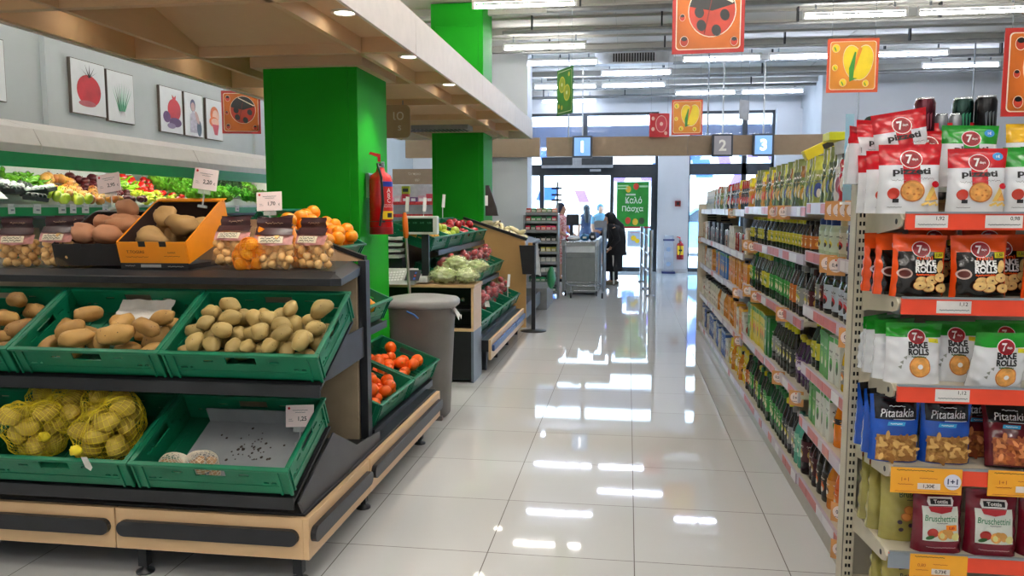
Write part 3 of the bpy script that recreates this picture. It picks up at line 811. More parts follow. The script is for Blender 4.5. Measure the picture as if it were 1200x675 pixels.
# ------------------------------------------------------------------ cartons of sweet potatoes on the top shelf
def carton(M, outer, inner, nm, label, back_h):
    t = thing(nm, label, 'carton', M)
    w_, d_, h_ = .30, .40, .095
    MB().box(-w_/2, w_/2, 0, d_, 0, .005).build('base', inner, t)
    b = MB().box(-w_/2, w_/2, -.004, 0, 0, h_, 0).box(-w_/2, w_/2, 0, .002, 0, h_, 1)
    b.box(-w_*.12-.02, -w_*.12+.01, -.0055, -.003, h_-.02, h_+.003, 2).box(w_*.12, w_*.12+.03, -.0055, -.003, h_-.02, h_+.003, 2)
    b.build('front_flap', [outer, inner, BLACK], t)
    b = MB().box(-w_/2, w_/2, d_, d_+.004, 0, back_h, 0).box(-w_/2, w_/2, d_-.002, d_, 0, back_h-.015, 1); b.box(-w_/2-.01, w_/2+.01, d_-.03, d_+.01, back_h-.004, back_h, 0)
    b.build('rear_flap', [outer, inner], t)
    for s_ in (-1, 1):
        P_ = [(0, 0), (d_, 0), (d_, back_h), (d_*.85, back_h), (0, h_)]
        b = MB().prism(P_, s_*w_/2, s_*(w_/2+.004), 'x', 0).prism([(a, max(0, c-.004)) for a, c in P_], s_*(w_/2-.002), s_*w_/2, 'x', 1)
        b.build('side_flap', [outer, inner], t)
    return t, w_, d_, h_
ORC = mat('#f0920e', .45, var=.04); INN = mat('#33201a', .7, var=.15); DKC = mat('#1d1a1b', .5, var=.15)
M_d = T(-2.285, 3.15, 1.172) @ RZ(.10) @ RX(.22); M_o = T(-1.972, 3.13, 1.185) @ RZ(.04) @ RX(.28)
cd, _, _, _ = carton(M_d, DKC, INN, 'dark_carton', 'dark brown carton of reddish sweet potatoes on the top shelf', .15)
oc, w_, d_, h_ = carton(M_o, ORC, INN, 'orange_carton', 'bright orange carton half full of brown sweet potatoes on the top shelf', .17)
p = Print(flat(-.0045)); p.text('T.TOGIAS', -.075, .052, h=.013, mi=0, bold=.01); p.squig(-.12, -.02, .03, .004, 1, .001, 22, 1); p.text('sweet', .085, .05, h=.008, mi=0); p.squig(.05, .12, .034, .003, 1, .001, 16, 2)
p.build('lettering', [mat('#5a2a10', .5), mat('#8a3a10', .5)], oc)
t = thing('black_tray', 'flat black tray with white print under the orange carton', 'tray', T(-1.972, 3.128, 1.1605) @ RZ(.04))
MB().box(-.15, .15, 0, .4, 0, .004).box(-.15, .15, -.003, 0, 0, .026).box(-.15, -.147, 0, .4, 0, .02).box(.147, .15, 0, .4, 0, .02).build('tray', BLACK, t)
p = Print(flat(-.0035)); p.rect(-.06, .03, .008, .02, 0, 1, 1); p.squig(-.13, -.085, .014, .003, 0, .001, 12, 1); p.squig(.06, .13, .012, .003, 0, .001, 18, 2); p.build('printed_label', [mat('#a9aaa8', .5)], t)
fill('sweet_potato', 'sweet potato', SWEET, (.066, .045, .042), M_d, (-.142, .142, .03, .37, .012), 13, .048, 'reddish sweet potato in the dark carton, {n} from left in the {row} row', 2, 'sweet potatoes in the dark carton', 21, 4, .42, 1.15)
fill('sweet_potato', 'sweet potato', SWEETB, (.068, .047, .044), M_o, (-.135, .135, .03, .33, .028), 6, .052, 'brown sweet potato in the orange carton, {n} from left in the {row} row', 2, 'sweet potatoes in the orange carton', 23, 4, .42, 1.15)

# ------------------------------------------------------------------ printed film bags of small bulbs, lemon nets on the top shelf
FILM = mat('#f0c890', .1, var=0, alpha=.12, key='film'); BROWNC = mat('#3b2023', .35, var=.12); PINKF = mat('#c98d86', .3, var=.2, scale=40); CRM = mat('#e9dcc0', .4, var=.05)
GARL = skin_mat('bulb', '#d89a48', '#efc98a', '#8a5a34', .4); TANF = mat('#c98a3e', .3, var=.2)
def make_bulb_bag(seed):
    t = thing('onion_bag', None, 'bag'); rnd = random.Random(seed)
    hp = heap(34, -.09, .09, -.048, .052, .0, .018, rnd)
    balls = []
    for i, (x, y, z, q) in enumerate(hp):
        balls.append(((x, y, z), .021))
        o = place(('onion', i % 3), lambda: tuber('small_onion', GARL, (.02, .017, .016), i, .2, 1.4, 10, 7), T(x, y, z) @ Euler((rnd.uniform(0, 6), rnd.uniform(0, 6), 0)).to_matrix().to_4x4(), None)
        ml = o.matrix_world.copy(); o.parent = t; o.matrix_local = ml
    def body(u, v):
        a = 2*PI*u; z = -.002+.17*v; k = (1-v**3*.9)*(1+.05*math.sin(9*a+seed)*v)
        return (.098*math.cos(a)*(1-.1*v), .058*math.sin(a)*k+.007, z)
    MB().grid(body, 26, 12).build('film', FILM, t)
    fr = lambda x, z, k: Vector((x, -.062*math.sqrt(max(.01, 1-(x/.105)**2))*(1-(z/.17)**3*.9)+.006-k, z))
    p = Print(fr, .001, .003)
    p.poly([(-.08, .10), (.0, .092), (.08, .098), (.085, .138), (-.082, .14)], 0)
    p.rect(-.06, .045, .104, .132, 1, 6, 3)
    for zz in (.124, .113): p.squig(-.05, .035, zz, .007, 2, .0014, 16, zz*90)
    p.rect(-.075, .08, .138, .167, 3, 6, 3)
    p.build('printed_band', [PINKF, CRM, INK, BROWNC], t)
    MB().grid(lambda u, v: ((u-.5)*.15, .012*math.sin(u*5)+.004*math.sin(v*9), .166+v*.045), 10, 5).build('header_card', BROWNC, t)
    p = Print(lambda x, z, k: Vector((x, .012*math.sin((x/.15+.5)*5)+.004*math.sin((z-.166)/.045*9)-k, z)), .001, .002); p.squig(-.04, .04, .188, .006, 0, .0012, 16, seed); p.build('lettering', [mat('#c8a888', .5)], t)
    return t
bb = [(-2.66, 3.2, .1, 0, 'printed onion bag cut by the left edge, front of the shelf'), (-2.45, 3.17, -.05, -.12, 'printed onion bag with dark header beside the dark carton'), (-2.60, 3.42, .1, -.2, 'printed onion bag in the back row left of the dark carton'),
      (-2.42, 3.44, .25, -.2, 'printed onion bag leaning behind the dark carton corner'),
      (-1.665, 3.2, -.1, -.25, 'printed onion bag low beside the orange carton'), (-1.47, 3.2, .12, -.05, 'upright printed onion bag, middle of the three right of the carton'), (-1.315, 3.24, -.35, -.05, 'printed onion bag at the right end of the top shelf'), (-1.60, 3.45, .1, -.5, 'printed onion bag behind, leaning under the 1,70 sign')]
for i, (x, y, rz, rx, lb) in enumerate(bb):
    place('bulb%d' % (i % 2), lambda: make_bulb_bag(31+i), T(x, y, 1.163+.065*abs(math.sin(rx))) @ RZ(rz) @ RX(rx), lb, 'onion bags on the top shelf')
def lemon_net(M, label, seed):
    t = net_bag('lemon_net_bag', label, 'net bag', M, 7, (.027, .024, .024), (-.075, .075, -.05, .05, 0), 'lemon', LEMON, NETO, seed, 'lemon nets on the top shelf', .9)
    MB().tube([(0, 0, .06), (.015, .01, .09), (.04, .02, .13), (.055, .03, .17)], [.035, .022, .014, .018], 10).build('net_neck', NETO, t)
    return t
lemon_net(T(-1.575, 3.17, 1.163), 'orange net of yellow lemons with twisted neck between the onion bags', 41)
lemon_net(T(-1.385, 3.30, 1.163) @ RZ(2.5), 'orange net of yellow lemons behind the rightmost onion bag', 42)

# ------------------------------------------------------------------ aisle side: oranges and mandarins
def sideM(x, y, z, t): return T(x, y, z) @ RZ(PI/2) @ RX(t)
ct = sideM(-1.56, 4.16, 1.106, .5)
AC = 'green crates on the aisle side of the island'
crate(ct, 'green plastic crate of yellow oranges at the top by the near green column', AC)
fill('orange_fruit', 'orange', ORA, (.036, .036, .035), ct, (-.285, .285, .015, .35, .01), 66, .037, 'round orange in the top crate, {n} from left in the {row} row', 4, 'oranges in the top crate', 51, 3, .04, 1., False, button)
cq = T(-2.25, 3.98, 1.20) @ RX(.1)
crate(cq, 'green plastic crate of oranges behind the orange carton', AC)
fill('orange_fruit', 'orange', ORA, (.036, .036, .035), cq, (-.28, .28, .02, .38, .02), 26, .038, 'round orange in the crate behind the carton, {n} from left, {row} row', 3, 'oranges behind the carton', 52, 3, .04, 1., False, button)
cm_ = sideM(-1.385, 4.112, .79, .41); crate(cm_, 'green plastic crate of oranges on the middle shelf facing the aisle', AC)
fill('orange_fruit', 'orange', ORA, (.036, .036, .035), cm_, (-.28, .28, .02, .3, .01), 22, .038, 'round orange on the aisle middle shelf, {n} from left, {row} row', 2, 'oranges on the aisle middle shelf', 53, 3, .04, 1., False, button)
c1 = sideM(-1.258, 4.112, .32, .37); crate(c1, 'green plastic crate of mandarins on the aisle bottom shelf behind the black upright', AC)
c2 = sideM(-1.258, 4.745, .32, .37); crate(c2, 'green plastic crate of mandarins on the aisle bottom shelf beside the grey bin', AC)
fill('mandarin', 'mandarin', MAN, (.036, .036, .031), c1, (-.28, .28, .03, .3, .01), 26, .037, 'bright mandarin behind the black upright, {n} from left, {row} row', 3, 'mandarins behind the upright', 54, 3, .05, 1., False, button)
fill('mandarin', 'mandarin', MAN, (.036, .036, .031), c2, (-.28, .28, .06, .36, .01), 26, .037, 'bright mandarin in the crate beside the bin, {n} from left, {row} row', 3, 'mandarins beside the bin', 55, 3, .05, 1., False, button)
# ------------------------------------------------------------------ wall chiller on the left
fr = thing('open_chiller', 'long white open wall chiller with green stripes and produce along the left wall', 'chiller', T(-4.2, 0, 0))
YC0, YC1 = 3.2, 9.6
HOOD = mat('#e2dedb', .35, var=.03); GST = mat('#0c9a52', .35, var=.04); INR = mat('#c2c8c8', .4, var=.03)
b = MB()
hp_ = [(0, 1.80), (.02, 1.80), (.02, 1.86), (-.04, 1.98), (-.30, 2.06), (-.68, 2.06), (-.68, 1.80)]
ed = [YC0, 5.3, 7.45, YC1]
for a, c in zip(ed, ed[1:]): b.prism(hp_, a+.004, c-.004, 'y')
b.build('hood', HOOD, fr)
MB().box(.0, .024, YC0, YC1, 1.70, 1.80).build('hood_stripe', GST, fr)
MB().box(-.69, -.64, YC0, YC1, .05, 1.8).build('rear_panel', INR, fr)
b = MB()
for y in (YC0, YC1-.04): b.prism([(.0, .05), (.0, 1.30), (-.1, 1.8), (-.66, 1.8), (-.66, .05)], y, y+.04, 'y')
b.build('end_panel', HOOD, fr)
b = MB().prism([(0, 1.385), (-.34, 1.44), (-.34, 1.52), (-.64, 1.60), (-.64, 1.36), (0, 1.36)], YC0+.04, YC1-.04, 'y')
b.build('upper_deck', INR, fr)
b = MB().box(0, .012, YC0+.04, YC1-.04, 1.36, 1.42, 0).box(0, .016, YC0+.04, YC1-.04, 1.42, 1.44, 1)
b.build('deck_rail', [GST, mat('#b7c8c8', .2)], fr)
MB().box(-.64, .0, YC0+.04, YC1-.04, .82, .86).box(.0, .02, YC0+.04, YC1-.04, .80, .92).build('lower_deck', DARK, fr)
MB().box(-.64, .08, YC0, YC1, 0, .6).build('base_plinth', DARK, fr)
MB().box(-.5, -.02, YC0+.04, YC1-.04, 1.335, 1.36).build('under_panel', mat('#55595c', .5), fr)
b = MB()
for y in (4.3, 5.6, 6.9, 8.2, 9.1): b.cyl((-.12, y-.55, 1.775), (-.12, y+.55, 1.775), .014, n=8)
b.build('chiller_lamp', mat('#fff8f0', .4, var=0, emit=16.), fr)
rnd = random.Random(77)
tagm = mat('#dfe4ea', .4, var=.02)
for i, y in enumerate((4.98, 5.22, 5.48, 5.60, 5.74, 5.98, 6.25, 6.7, 7.2, 7.7, 8.2)):
    t = thing('price_tag', 'small white price tag on the chiller rail, %s from the near end' % ORD[i], 'price tag', T(-4.182, y, 1.385) @ RZ(PI/2+rnd.uniform(-.15, .15)) @ RY(rnd.uniform(-.1, .1)), 'chiller price tags')
    MB().box(-.035, .035, 0, .002, -.01, .06).build('tag', tagm, t)
    p = Print(flat(0)); p.squig(-.022, .022, .04, .002, 0, .001, 10, i); p.rect(-.01, .022, .01, .022, 0, 1, 1); p.build('lettering', [mat('#8a95a5', .5)], t)
# -- produce kinds
def pepper(mt, L_, seed):
    b = MB(); n = 10; pts = [(L_*(i/n-.5), .02*math.sin(i*.5+seed), .012*math.sin(i*.8+seed*2)) for i in range(n+1)]
    b.tube(pts, [.004+.017*math.sin(min(1, (n-i)/n*1.15)*PI/2)*(1 if i else .5) for i in range(n+1)], 9)
    o = b.build('long_pepper', mt); o['category'] = 'pepper'
    MB().tube([(-L_*.5, .02*math.sin(seed), .012*math.sin(seed*2)), (-L_*.62, .02*math.sin(seed)+.008, .014)], [.005, .003], 6).build('stem', LEAFG, o)
    return o
def bell(mt, seed):
    def fn(d):
        return 1+.13*math.cos(3*math.atan2(d.y, d.x)+seed)*(1-d.z*d.z) - .25*max(0, d.z-.75)
    o = MB().sphere((0, 0, 0), (.042, .042, .05), 18, 12, 0, fn).build('bell_pepper', mt); o['category'] = 'pepper'
    MB().tube([(0, 0, .035), (.004, 0, .062)], [.005, .004], 6).build('stem', LEAFG, o); return o
def leafy(nm, cat, mt, R, n, seed, core=None, up=.3):
    """a bunch or head of crinkled leaves on one stem"""
    rnd = random.Random(seed); b = MB()
    for i in range(n):
        az = rnd.uniform(0, 2*PI); el = rnd.uniform(up, 1.35); Lf = R*rnd.uniform(.8, 1.15); W_ = R*rnd.uniform(.35, .55); ph = rnd.uniform(0, 6)
        M = RZ(az) @ RY(-el)
        def fnl(u, v, Lf=Lf, W_=W_, ph=ph):
            k = math.sin(PI*min(1, u*.92+.06))
            return (Lf*u, (v-.5)*2*W_*k, .12*R*math.sin(u*9+ph+v*4)*abs(v-.5)*2 + .25*Lf*u*u)
        b.grid(fnl, 6, 6, 0, M)
    o = b.build(nm, mt); o['category'] = cat
    MB().cyl((0, 0, -R*.15), (0, 0, R*.2), R*.12, R*.2, 8).build('stalk', mat('#cfd8a8', .5), o); return o
def onionbunch(seed):
    rnd = random.Random(seed); b = MB()
    for i in range(14):
        y = rnd.uniform(-.04, .04); b.tube([(-.2, y, 0), (0, y*1.2, .02+rnd.uniform(0, .04)), (.2, y*1.8, .03+rnd.uniform(0, .05))], [.007, .006, .003], 6)
    o = b.build('leek_bunch', mat('#3f9a3a', .5, var=.3, scale=20)); o['category'] = 'leek'
    MB().box(-.13, -.11, -.05, .05, -.01, .04).build('band', mat('#d04040', .5), o); return o
def bank(n, y0, y1, zone, mk, key, tmpl, group, nv=3, seed=0, sc=1., rnd_rot=.5, rz=(0, 6.3)):
    """heap of single pieces on a chiller zone: 'front' or 'rear' deck"""
    rnd = random.Random(seed+5); objs = []
    for i in range(n):
        u = rnd.random(); y = y0+(y1-y0)*(i+.5)/n + rnd.uniform(-.06, .06); y = min(max(y, y0+.02), y1-.02); y = 5.5+(y-4.9)*.89 if zone == 'rear' else 5.12+(y-4.85)*.956
        x, z = ((-.05-.27*u, 1.43+.09*u+.03+rnd.uniform(0, .03)) if zone == 'front' else (-.36-.14*u, 1.56+.11*u+rnd.uniform(-.02, .03)))
        o = place((key, i % nv), lambda: mk(i % nv), T(-4.2+x, y, z) @ Euler((rnd.uniform(-rnd_rot, rnd_rot), rnd.uniform(-rnd_rot, rnd_rot), rnd.uniform(*rz))).to_matrix().to_4x4() @ S(sc, sc, sc), None)
        objs.append(o)
    bpy.context.view_layer.update()
    label_heap(objs, tmpl, 2 if '{row}' in tmpl else 1, group)
    return objs
def fruit(name, cat, mt, dims, amp=.06):
    def mk(v):
        o = tuber(name, mt, dims, v+3, amp, 1.2, 14, 9); o['category'] = cat; stalk(o, dims); return o
    return mk
bank(22, 4.9, 5.26, 'rear', lambda v: pepper(PEPD, .2, v), 'pepd', 'long dark green pepper, {n} from left in the {row} row of the upper deck', 'dark green peppers', 3, 1)
bank(27, 5.30, 5.75, 'rear', fruit('apple', 'apple', MIXA, (.04, .04, .037)), 'mixa', 'red and yellow apple, {n} from left, {row} row of the rear chiller deck', 'mixed apples at the rear', 3, 2)
bank(20, 5.75, 6.12, 'rear', fruit('beetroot', 'beetroot', DARKR, (.042, .042, .038), .15), 'beet', 'dark red beetroot, {n} from left, {row} row of the rear deck', 'beetroots at the rear', 3, 3)
bank(31, 6.12, 6.6, 'rear', lambda v: pepper(PEPG, .2, v+.5), 'pepg', 'light green long pepper, {n} from left, {row} row of the rear deck', 'light green peppers', 3, 4)
bank(20, 6.55, 6.98, 'rear', lambda v: bell(PEPR, v), 'bellr', 'glossy red bell pepper, {n} from left, {row} row of the rear deck', 'red peppers', 3, 5)
bank(12, 7.0, 7.7, 'rear', lambda v: leafy('lettuce_head', 'lettuce', LEAFL, .12, 26, v), 'lettr', 'bright green lettuce head at the rear, {n} from left, {row} row', 'lettuce at the rear', 2, 6, 1., .25)
bank(10, 7.7, 8.3, 'rear', lambda v: leafy('broccoli_leaf_bunch', 'greens', LEAFD, .12, 30, v+9), 'dkg', 'dark green leafy bunch at the rear, {n} from left, {row} row', 'dark greens', 2, 7, 1., .25)
bank(12, 8.3, 8.95, 'rear', lambda v: leafy('dill_bunch', 'herb', LEAFF, .13, 44, v+19, up=.6), 'dill', 'dark feathery dill bunch at the rear, {n} from left, {row} row', 'dill bunches', 2, 8, 1., .25)
bank(7, 9.0, 9.4, 'rear', lambda v: leafy('lettuce_head', 'lettuce', LEAFL, .1, 24, v+4), 'lettr2', 'green lettuce head at the far end of the chiller, {n} from left', 'far lettuce', 2, 9, 1., .25)
def tray_pack(col):
    def mk(v):
        t = thing('produce_tray', None, 'tray')
        MB().prism([(-.07, 0), (.07, 0), (.08, .03), (-.08, .03)], -.05, .05, 'y').build('tray', mat(col, .5, var=.1), t)
        b = MB()
        for i in range(6): b.sphere((-.05+.05*(i % 3), -.025+.05*(i//3), .035), .024, 10, 7)
        b.build('film_wrapped_contents', mat('#cfd3cf' if v % 2 else '#2c332f', .15, var=.5, scale=30), t); return t
    return mk
bank(14, 4.85, 5.35, 'front', tray_pack('#1b1f20'), 'tray', 'film wrapped black tray pack, {n} from left in the {row} row of the front deck', 'tray packs', 2, 10, 1., .15, (1.3, 1.8))
t = thing('paper_sheet', 'white and dark blue leaflet lying at the left end of the chiller', 'leaflet', T(-4.36, 4.80, 1.56) @ RZ(1.3) @ RX(.6))
MB().box(-.2, .2, -.15, .15, 0, .003, 0).box(-.2, .2, .02, .09, .003, .004, 1).build('sheet', [WHITE, mat('#23365e', .4)], t)
bank(15, 5.38, 5.68, 'front', fruit('pear', 'pear', APPG, (.036, .036, .045), .12), 'pear', 'yellow green pear, {n} from left in the {row} row of the front deck', 'pears in front', 3, 11)
bank(29, 5.55, 6.08, 'front', fruit('apple', 'apple', MIXA, (.038, .038, .036)), 'mixf', 'red and yellow apple, {n} from left in the {row} row of the front deck', 'apples in front', 3, 12)
bank(24, 6.1, 6.55, 'front', fruit('plum', 'plum', DARKR, (.028, .028, .028)), 'plum', 'dark red plum, {n} from left in the {row} row of the front deck', 'plums in front', 3, 13)
bank(20, 6.55, 7.0, 'front', lambda v: pepper(mat('#c9d23a', .3, var=.2), .13, v), 'pepy', 'pale yellow green pepper, {n} from left in the {row} row of the front deck', 'pale peppers in front', 3, 14)
bank(15, 7.0, 7.3, 'front', fruit('tomato', 'tomato', PEPR, (.03, .03, .026)), 'tom', 'red tomato, {n} from left in the {row} row of the front deck', 'tomatoes in front', 3, 15)
bank(15, 7.3, 8.25, 'front', lambda v: leafy('lettuce_head', 'lettuce', LEAFL, .11, 26, v+30), 'lettf', 'bright green lettuce head in front, {n} from left in the {row} row', 'lettuce in front', 2, 16, 1., .25)
bank(10, 8.25, 8.8, 'front', lambda v: leafy('herb_bunch', 'herb', LEAFG, .1, 34, v+40, up=.5), 'herb', 'green herb bunch in front, {n} from left in the {row} row', 'herbs in front', 2, 17, 1., .25)
bank(8, 8.8, 9.4, 'front', lambda v: leafy('lettuce_head', 'lettuce', mat('#5a4430', .5, var=.5, scale=20, tint='#5f9a35'), .1, 24, v+50), 'lettb', 'brownish leaf lettuce at the far end in front, {n} from left', 'brown lettuce', 2, 18, 1., .25)
for i in range(5):
    place(('leek', i % 2), lambda: onionbunch(i), T(-4.28, 4.75+i*.2, .95) @ RZ(.5+i*.3) @ RY(-.4), 'bunch of green leeks on the lower chiller deck, %s from the left' % ORD[i], 'leek bunches')

# ------------------------------------------------------------------ pictures on the left wall
CANV = mat('#dfe2e6', .5, var=.02)
def wall_picture(yc, z0, z1, wd, label):
    t = thing('wall_picture', label, 'picture', T(XL+.005, yc, z0) @ RZ(PI/2), 'produce pictures on the left wall')
    h = z1-z0
    MB().box(-wd/2, wd/2, -.03, 0, 0, h).build('canvas', [CANV], t)
    MB().box(-wd/2-.006, wd/2+.006, -.028, .0, -.006, h+.006).build('frame_edge', mat('#5b5148', .5), t)
    return t, h, wd, Print(flat(-.03), .001, .001)
AR = mat('#b8202c', .5, var=.15, scale=8); AG = mat('#2f7f5a', .5, var=.1); AGL = mat('#7fb89a', .5); AP = mat('#5a3a6a', .5, var=.2); AO = mat('#e0703a', .5, var=.15); ASK = mat('#b9b4c4', .5, var=.2, scale=25); ABL = mat('#5f607f', .5); AY = mat('#e8b030', .5)
t, h, wd, p = wall_picture(6.81, 2.26, 2.73, .46, 'wall picture of a red tomato, largest fruit on the row of canvases')
p.ell(0, h*.45, wd*.36, h*.30, 0, n=28); p.ell(-.03, h*.2, wd*.26, h*.06, 1, n=20)
for a in (-.9, -.35, .1, .6, 1.0): p.poly([(0, h*.70), (.14*math.sin(a), h*.70+.12*math.cos(a)), (.02*math.cos(a), h*.70)], 2)
p.build('printed_picture', [AR, mat('#a7555c', .5), INK], t)
t, h, wd, p = wall_picture(7.28, 2.24, 2.71, .40, 'wall picture of green spring onions')
for i in range(9):
    a = (i-4)*.13; p.poly([(-.01+.008*(i-4), h*.22), (.01+.008*(i-4), h*.22), (.3*math.sin(a)+.012, h*(.82-.03*abs(i-4)))], 0 if i % 2 else 1)
for i in range(5): p.poly([(.008*(i-2)-.004, h*.22), (.008*(i-2)+.004, h*.22), (.02*(i-2), h*.1)], 2)
p.build('printed_picture', [AG, AGL, mat('#b9a8b4', .5)], t)
t, h, wd, p = wall_picture(8.15, 2.22, 2.69, .42, 'wall picture of a red pomegranate with dark seeds')
p.ell(.05, h*.52, wd*.3, h*.25, 0, n=26); p.poly([(.02, h*.75), (.08, h*.75), (.09, h*.86), (.05, h*.8), (.01, h*.86)], 0); p.ell(-.1, h*.34, .07, .06, 1); p.ell(.06, h*.24, .12, .05, 1); p.ell(-.02, h*.15, .08, .03, 2)
p.build('printed_picture', [AR, AP, mat('#8a7a9a', .5)], t)
t, h, wd, p = wall_picture(8.60, 2.22, 2.69, .38, 'wall picture of a dark-haired child beside a plant')
p.ell(-.02, h*.72, .055, .07, 0); p.ell(-.02, h*.69, .042, .05, 1); p.poly([(-.09, h*.08), (.08, h*.08), (.05, h*.52), (-.02, h*.6), (-.08, h*.5)], 2); p.ell(.1, h*.2, .05, .09, 3); p.ell(.06, h*.45, .03, .08, 1, .5)
p.build('printed_picture', [ABL, mat('#c8a8a8', .5), ASK, mat('#4f5f72', .5)], t)
t, h, wd, p = wall_picture(9.06, 2.22, 2.68, .37, 'wall picture of a cut orange')
p.ell(.0, h*.62, .1, .1, 0); p.ell(.02, h*.6, .07, .07, 1); p.ell(-.02, h*.44, .11, .06, 0); p.ell(.0, h*.45, .085, .04, 1); p.poly([(-.07, h*.38), (.09, h*.38), (.05, h*.12), (-.02, h*.12)], 2)
p.build('printed_picture', [AO, mat('#e8b8a0', .5), mat('#c04a58', .5)], t)
t, h, wd, p = wall_picture(5.60, 2.25, 2.72, .42, 'wall picture of a yellow lemon cut by the left edge')
p.ell(.02, h*.4, .13, .15, 0); p.tube = None
p.poly([(.0, h*.7), (.06, h*.74), (.12, h*.72), (.06, h*.70)], 1); p.build('printed_picture', [AY, INK], t)

# ------------------------------------------------------------------ red extinguisher on the green column
def extinguisher(M, label, R, H_, yellow_big=False):
    t = thing('fire_extinguisher', label, 'fire extinguisher', M)
    RD = mat('#c01418', .22, var=.05, coat=.5)
    MB().lathe([(R*.85, 0), (R, .02), (R, H_*.86), (R*.85, H_*.94), (R*.4, H_), (R*.3, H_+.03)], 24).build('cylinder', RD, t)
    MB().lathe([(R*1.01, .0), (R*1.01, .05)], 24, caps=False).build('base_ring', mat('#8c1014', .4), t)
    MB().cyl((0, 0, H_+.03), (0, 0, H_+.06), R*.35, n=12).box(-.012, .012, -.10, .03, H_+.055, H_+.065).build('valve', CHROME, t)
    MB().prism([(-.02, H_+.07), (.0, H_+.065), (.0, H_+.12), (-.07, H_+.135), (-.08, H_+.12), (-.02, H_+.10)], -.01, .01, 'y').build('lever', RD, t)
    MB().tube([(-.0, -.02, H_+.045), (-.03, -R*.8, H_+.05), (-.01, -R*1.15, H_*.9), (.0, -R*1.12, H_*.5), (-.02, -R*1.1, H_*.2), (-.025, -R*1.1, H_*.13)], .0085, 8).build('hose', BLACK, t)
    MB().lathe([(R*1.012, H_*.2), (R*1.012, H_*.21)], 24, caps=False).box(-.01, .01, -R*1.2, -R, H_*.19, H_*.22).build('hose_strap', BLACK, t)
    fn = lambda x, z, k: Vector(((R*1.004+k)*math.cos(x/R-.9), (R*1.004+k)*math.sin(x/R-.9), z))
    p = Print(fn)
    if yellow_big:
        fn = lambda x, z, k: Vector(((R*1.004+k)*math.cos(x/R-PI/2), (R*1.004+k)*math.sin(x/R-PI/2), z))
        p = Print(fn); p.rect(-R*1.0, R*1.0, H_*.28, H_*.82, 0, 12, 3); p.rect(-R*.5, R*.5, H_*.5, H_*.6, 1, 4, 1); p.build('printed_label', [YELLOW, INK], t)
    else:
        p.rect(-R*.7, R*.55, H_*.24, H_*.84, 3, 12, 3); p.rect(-R*.7, R*.55, H_*.76, H_*.84, 0, 12, 1); p.rect(-R*.7, R*.55, H_*.24, H_*.37, 1, 12, 1); p.rect(-R*.3, R*.2, H_*.27, H_*.34, 2, 4, 1)
        for i, ch in enumerate('ABC'): p.text(ch, -R*.15, H_*(.70-.08*i), h=.03, mi=4)
        p.squig(-R*.6, R*.4, H_*.44, .003, 4, .0012, 14); p.squig(-R*.6, R*.4, H_*.47, .003, 4, .0012, 14, 2)
        p.build('printed_label', [mat('#2038a0', .4), YELLOW, INK, mat('#c8282a', .3), WHITE], t)
    return t
e = extinguisher(T(-1.70, 5.42, 1.235) @ RZ(.46), 'red fire extinguisher hanging on the near green column', .082, .43)
MB().box(-.09, -.07, -.05, .05, .25, .42).box(-.10, -.078, -.02, .02, .36, .38).build('wall_bracket', STEEL, e, M=RZ(-.46))
# ------------------------------------------------------------------ grey bin, grabber pole
t = thing('waste_bin', 'large grey plastic waste bin with domed lid at the end of the near island', 'bin', T(-1.38, 5.29, 0))
BIN = mat('#66635f', .5, var=.05, bump=.05)
def sq(r, z, n=28, e=3.):
    out = []
    for i in range(n):
        a = 2*PI*i/n; c, s_ = math.cos(a), math.sin(a); k = (abs(c)**e+abs(s_)**e)**(-1/e)
        out.append((r*k*c, r*k*s_*.92, z))
    return out
def sqloft(prof, mats, nm, par, n=28, e=3.):
    b = MB(); v = []; f = []
    for r, z in prof: v += sq(r, z, n, e)
    for j in range(len(prof)-1):
        for i in range(n): f.append((j*n+i, j*n+(i+1) % n, (j+1)*n+(i+1) % n, (j+1)*n+i))
    f.append(tuple(range(n))[::-1]); f.append(tuple(range((len(prof)-1)*n, len(prof)*n)))
    b.add(v, f, 0, True); return b.build(nm, mats, par)
sqloft([(.17, 0), (.18, .01), (.195, .3), (.218, .735), (.226, .745), (.226, .765)], BIN, 'body', t)
sqloft([(.238, .755), (.248, .765), (.248, .793), (.235, .807), (.12, .827), (.02, .831)], mat('#8d8d8b', .45, var=.05), 'lid', t)
MB().box(-.1, .1, -.196, -.18, .3, .62).build('front_panel_emboss', BIN, t, bevel=.01, M=RX(-.05))
MB().tube([(-.05, -.215, .74), (.0, -.218, .72), (.03, -.222, .695)], .006, 6).build('blue_tie', mat('#2d66b0', .4), t)
MB().grid(lambda u, v: (.20+.07*u, -.08+.1*v, .735-.05*u*u+.02*math.sin(v*9+u*4)), 8, 8).build('liner_edge', mat('#d6d6d4', .4), t)
MB().box(-.17, -.1, -.17, -.14, 0, .03).box(.1, .17, -.17, -.14, 0, .03).build('foot', BIN, t)
t = thing('grabber_pole', 'thin steel pole with an orange handle standing behind the grey bin', 'tool', T(-1.52, 5.62, 0) @ RY(-.05))
MB().cyl((0, 0, .02), (0, 0, 1.24), .011, n=10).build('pole', mat('#b9b4a8', .3, .8), t)
MB().lathe([(.014, 1.20), (.021, 1.22), (.021, 1.34), (.013, 1.37), (.012, 1.385)], 12).build('grip', mat('#e0701c', .45), t)
MB().box(-.08, .08, -.015, .015, 0, .03).build('foot_bar', DARK, t)
